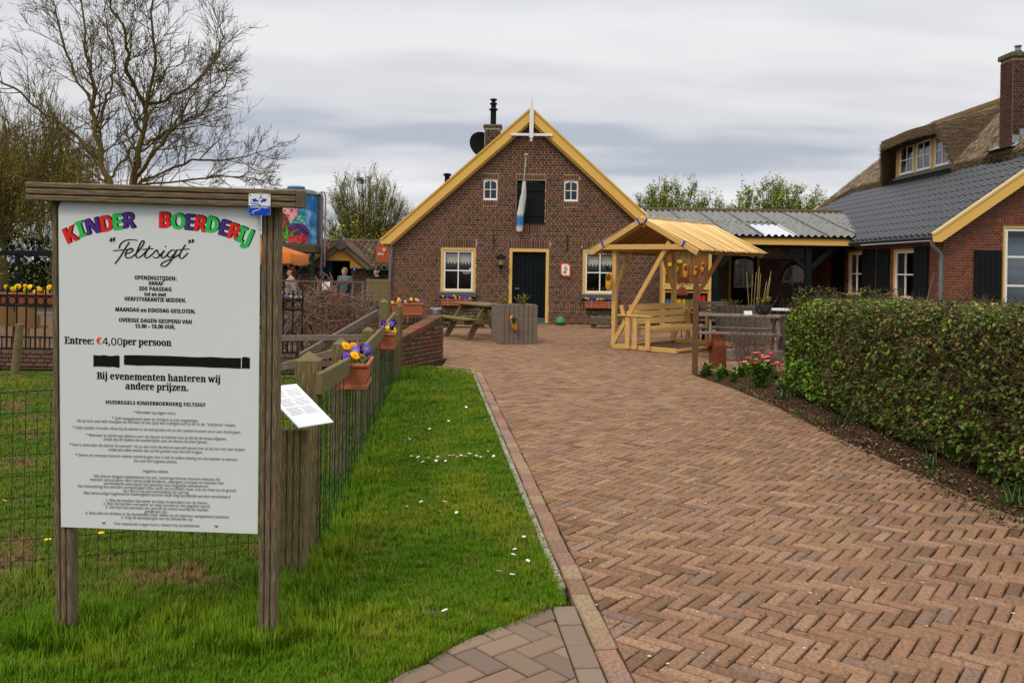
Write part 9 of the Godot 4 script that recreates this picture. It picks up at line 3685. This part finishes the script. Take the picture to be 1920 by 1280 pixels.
func make_vine() -> void:
	var t := thing("bare_vine", "tangle of bare brown vine stems over a railing beside the fence", "vine", D(-2.95, 0, 14.1))
	var mb := MB.new()
	for i in 5:
		var x := -0.55 + 0.28 * i
		var c := curve([Vector3(x, 0, 0), Vector3(x + rr(-0.1, 0.1), 0.3, rr(-0.08, 0.08)), Vector3(x + rr(-0.12, 0.12), 0.6, rr(-0.1, 0.1)), Vector3(x + rr(-0.2, 0.2), 0.9, 0)], 4)
		mb.tube(c, same(0.028, c.size()), 6)
	part(t, "trunks", mb, M.vine)
	mb = MB.new()
	for i in 880:
		var o := Vector3(rr(-0.72, 0.78), rr(0.4, 1.15), rr(-0.25, 0.25))
		o.y -= 0.25 * pow(absf(o.x) / 0.75, 2.0)
		var d := Vector3(rr(-1, 1), rr(-0.8, 0.9), rr(-0.6, 0.6)).normalized()
		var pts := [o]
		for k in 3:
			d = (d + Vector3(rr(-1, 1), rr(-1, 0.6), rr(-1, 1)) * 0.55).normalized()
			o += d * rr(0.08, 0.2)
			pts.append(o)
		var c := curve(pts, 3)
		var r0 := rr(0.003, 0.009)
		var rad := PackedFloat32Array()
		for k in c.size():
			rad.append(lerpf(r0, r0 * 0.4, float(k) / c.size()))
		mb.tube(c, rad, 4, false)
	part(t, "stems", mb, M.vine)
	# railing with a paper notice
	t = thing("iron_railing", "rusty horizontal railing with posts behind the bare vine", "railing", D(-3.6, -0.03, 16.2))
	mb = MB.new()
	mb.box(Vector3(0, 1.28, 0), Vector3(1.75, 0.035, 0.03), 0.004)
	part(t, "rail", mb, M.brown_x)
	for x in [-0.62, -0.25, 0.1, 0.4, 0.62, 0.84]:
		mb = MB.new()
		mb.box(Vector3(x, 0.63, 0), Vector3(0.025, 1.27, 0.025), 0.003)
		part(t, "post", mb, M.iron if x < 0.8 else M.zinc)
	var n := thing("paper_notice", "white paper notice tied to the railing behind the vine", "notice", D(-3.42, 1.17, 16.1), 0.0)
	mb = MB.new()
	mb.box(Vector3.ZERO, Vector3(0.15, 0.15, 0.003), 0.0, Basis(Vector3.BACK, 0.06))
	part(n, "sheet", mb, M.panel_white)
	mb = MB.new()
	mb.col = Color(0.3, 0.3, 0.32)
	for i in 4:
		mb.tube(curve([Vector3(-0.05, 0.045 - 0.03 * i, 0.003), Vector3(-0.01, 0.04 - 0.03 * i + rr(-0.01, 0.01), 0.003), Vector3(0.05, 0.03 - 0.025 * i, 0.003)]), same(0.0015, 13), 3)
	part(n, "scribble", mb, M.painted)
	# plank screen
	t = thing("plank_screen", "mossy horizontal plank screen beside the farmhouse corner", "screen", D(-2.9, -0.1, 19.0))
	for i in 5:
		mb = MB.new()
		mb.box(Vector3(0, 0.92 + 0.1 * i, 0), Vector3(0.52, 0.095, 0.03), 0.006)
		part(t, "plank", mb, M.mossy_x)
	for x in [-0.22, 0.22]:
		mb = MB.new()
		mb.box(Vector3(x, 0.68, -0.04), Vector3(0.06, 1.36, 0.05), 0.006)
		part(t, "post", mb, M.mossy_y)
	# red chair half hidden by the vine
	t = thing("red_chair", "red plastic slatted chair half hidden by the bare vine", "chair", D(-3.13, -0.08, 16.9), 2.2)
	mat("red_plastic", lin(0.34, 0.035, 0.025), 0.6)
	for i in 5:
		mb = MB.new()
		mb.box(Vector3(-0.18 + 0.09 * i, 0.72, -0.22), Vector3(0.06, 0.56, 0.025), 0.01)
		part(t, "back_slat", mb, M.red_plastic)
	mb = MB.new()
	mb.box(Vector3(0, 1.02, -0.23), Vector3(0.46, 0.09, 0.035), 0.015)
	part(t, "top_rail", mb, M.red_plastic)
	mb = MB.new()
	mb.box(Vector3(0, 0.43, 0), Vector3(0.46, 0.035, 0.44), 0.012)
	part(t, "seat", mb, M.red_plastic)
	for q in [[-0.2, 0.19], [0.2, 0.19], [-0.2, -0.2], [0.2, -0.2]]:
		mb = MB.new()
		mb.rod(Vector3(q[0] * 1.1, 0, q[1] * 1.1), Vector3(q[0], 0.43, q[1]), 0.022, 8)
		part(t, "leg", mb, M.red_plastic)


func make_bicycle() -> void:
	var t := thing("bicycle", "grey city bicycle parked behind the iron fence", "bicycle", D(-3.72, -0.06, 13.9), deg_to_rad(62))
	mat("bike_grey", lin(0.30, 0.32, 0.34), 0.4).metallic = 0.3
	for x in [-0.54, 0.54]:
		var ring := MB.new()
		var pts := PackedVector3Array()
		for i in 33:
			pts.append(Vector3(cos(TAU * i / 32) * 0.33, 0.35 + sin(TAU * i / 32) * 0.33, 0))
		ring.tube(pts, same(0.02, 33), 8, false)
		var wheel := part(t, "wheel", ring, M.iron, Transform3D(Basis(), Vector3(x, 0, 0)))
		var mb := MB.new()
		for i in 20:
			var a := TAU * i / 20
			mb.rod(Vector3(0, 0.35, 0.02 * (1 - 2 * (i % 2))), Vector3(cos(a) * 0.31, 0.35 + sin(a) * 0.31, 0), 0.0015, 3)
		mb.rod(Vector3(0, 0.35, -0.05), Vector3(0, 0.35, 0.05), 0.025, 8)
		part(wheel, "spokes", mb, M.steel)
		mb = MB.new()
		var arc := PackedVector3Array()
		for i in 13:
			var a := -0.2 + 2.6 * i / 12.0
			arc.append(Vector3(cos(a) * 0.37, 0.35 + sin(a) * 0.37, 0))
		mb.tube(arc, same(0.022, 13), 6)
		part(t, "mudguard", mb, M.bike_grey, Transform3D(Basis(), Vector3(x, 0, 0)))
	for q in [["frame_tube", Vector3(-0.1, 0.32, 0), Vector3(0.42, 0.82, 0), 0.026], ["frame_tube", Vector3(-0.1, 0.32, 0), Vector3(-0.24, 0.85, 0), 0.02], ["frame_tube", Vector3(-0.18, 0.6, 0), Vector3(0.4, 0.86, 0), 0.02], ["chain_stay", Vector3(-0.1, 0.32, 0.04), Vector3(-0.54, 0.35, 0.05), 0.012], ["seat_stay", Vector3(-0.22, 0.75, 0.03), Vector3(-0.54, 0.35, 0.05), 0.01], ["fork", Vector3(0.42, 0.84, 0), Vector3(0.54, 0.35, 0.04), 0.016], ["head_tube", Vector3(0.40, 1.08, 0), Vector3(0.43, 0.78, 0), 0.018], ["seat_post", Vector3(-0.24, 0.85, 0), Vector3(-0.27, 0.97, 0), 0.014]]:
		var mb := MB.new()
		mb.rod(q[1], q[2], q[3], 8)
		part(t, q[0], mb, M.bike_grey)
	var mb := MB.new()
	mb.tube(curve([Vector3(0.2, 1.08, -0.28), Vector3(0.34, 1.1, -0.2), Vector3(0.42, 1.09, 0), Vector3(0.34, 1.1, 0.2), Vector3(0.2, 1.08, 0.28)], 5), same(0.012, 21), 6)
	part(t, "handlebar", mb, M.steel)
	for z in [-0.28, 0.28]:
		mb = MB.new()
		mb.rod(Vector3(0.22, 1.082, z * 0.97), Vector3(0.12, 1.065, z * 1.02), 0.018, 8)
		part(t, "grip", mb, M.iron)
	mb = MB.new()
	mb.ball(Vector3(-0.28, 1.0, 0), Vector3(0.14, 0.035, 0.09), 6, 12)
	part(t, "saddle", mb, M.iron)
	mb = MB.new()
	mb.box(Vector3(-0.55, 0.76, 0), Vector3(0.36, 0.015, 0.13), 0.004)
	part(t, "rack", mb, M.iron)
	mb = MB.new()
	mb.lathe([Vector2(0.0, -0.01), Vector2(0.09, -0.01), Vector2(0.09, 0.01), Vector2(0.0, 0.01)], 18, Transform3D(Basis(Vector3.RIGHT, PI / 2), Vector3(-0.1, 0.32, 0.05)))
	mb.rod(Vector3(-0.1, 0.32, 0.07), Vector3(-0.02, 0.18, 0.08), 0.01, 6)
	mb.rod(Vector3(-0.1, 0.32, -0.07), Vector3(-0.18, 0.46, -0.08), 0.01, 6)
	mb.box(Vector3(-0.02, 0.18, 0.12), Vector3(0.09, 0.02, 0.07), 0.004)
	mb.box(Vector3(-0.18, 0.46, -0.12), Vector3(0.09, 0.02, 0.07), 0.004)
	part(t, "crank", mb, M.iron)
	mb = MB.new()
	mb.rod(Vector3(-0.3, 0.33, 0.07), Vector3(-0.38, 0.0, 0.14), 0.009, 6)
	part(t, "kickstand", mb, M.iron)


func make_far_left() -> void:
	# a clipped evergreen mass and a rough hedge closing the view on the left
	var t := thing("far_hedge", "dull green hedge closing the view at the far left", "hedge", D(-17, -0.2, 34))
	var leaf := MB.new()
	leaf_shape(leaf, Vector3.ZERO, 0.16, 0.09)
	var lp := []
	var lc := []
	for i in 15000:
		var x := rr(-9, 8)
		var y := rr(0.0, 1.0)
		lp.append(Transform3D((Basis(Vector3.UP, rr(0, TAU)) * Basis(Vector3.RIGHT, rr(-1, 1))).scaled(Vector3.ONE * rr(0.7, 1.5)), Vector3(x, y * (3.0 + 0.35 * sin(x * 1.3)), rr(-0.4, 0.4))))
		lc.append([Color(0.05, 0.07, 0.02), Color(0.08, 0.09, 0.025), Color(0.04, 0.055, 0.02)][R.randi() % 3] * rr(0.7, 1.3))
	copies(t, "foliage", leaf.mesh(M.leaf), lp, lc)
	var mb := MB.new()
	for i in 30:
		var x := -9.0 + 17.0 * i / 29.0
		mb.tube(PackedVector3Array([Vector3(x, 0, 0), Vector3(x + rr(-0.2, 0.2), 1.6, rr(-0.2, 0.2))]), PackedFloat32Array([0.05, 0.02]), 5, false)
	part(t, "stems", mb, M.bark)


func _ready() -> void:
	R.seed = 7
	make_camera()
	make_sky()
	make_textures()
	make_materials()
	make_ground()
	make_path()
	make_farmhouse()
	make_porch()
	make_thatched_house()
	make_notice_board()
	make_lectern()
	make_lawn_fence()
	make_low_wall()
	make_flower_boxes()
	make_shelter()
	make_yard()
	make_trees()
	make_hedge()
	make_bed_plants()
	make_shed()
	make_tank()
	make_parasol()
	make_iron_fence()
	make_vine()
	make_bicycle()
	make_far_left()
	make_people()
	make_grass()
	make_lawn_flowers()
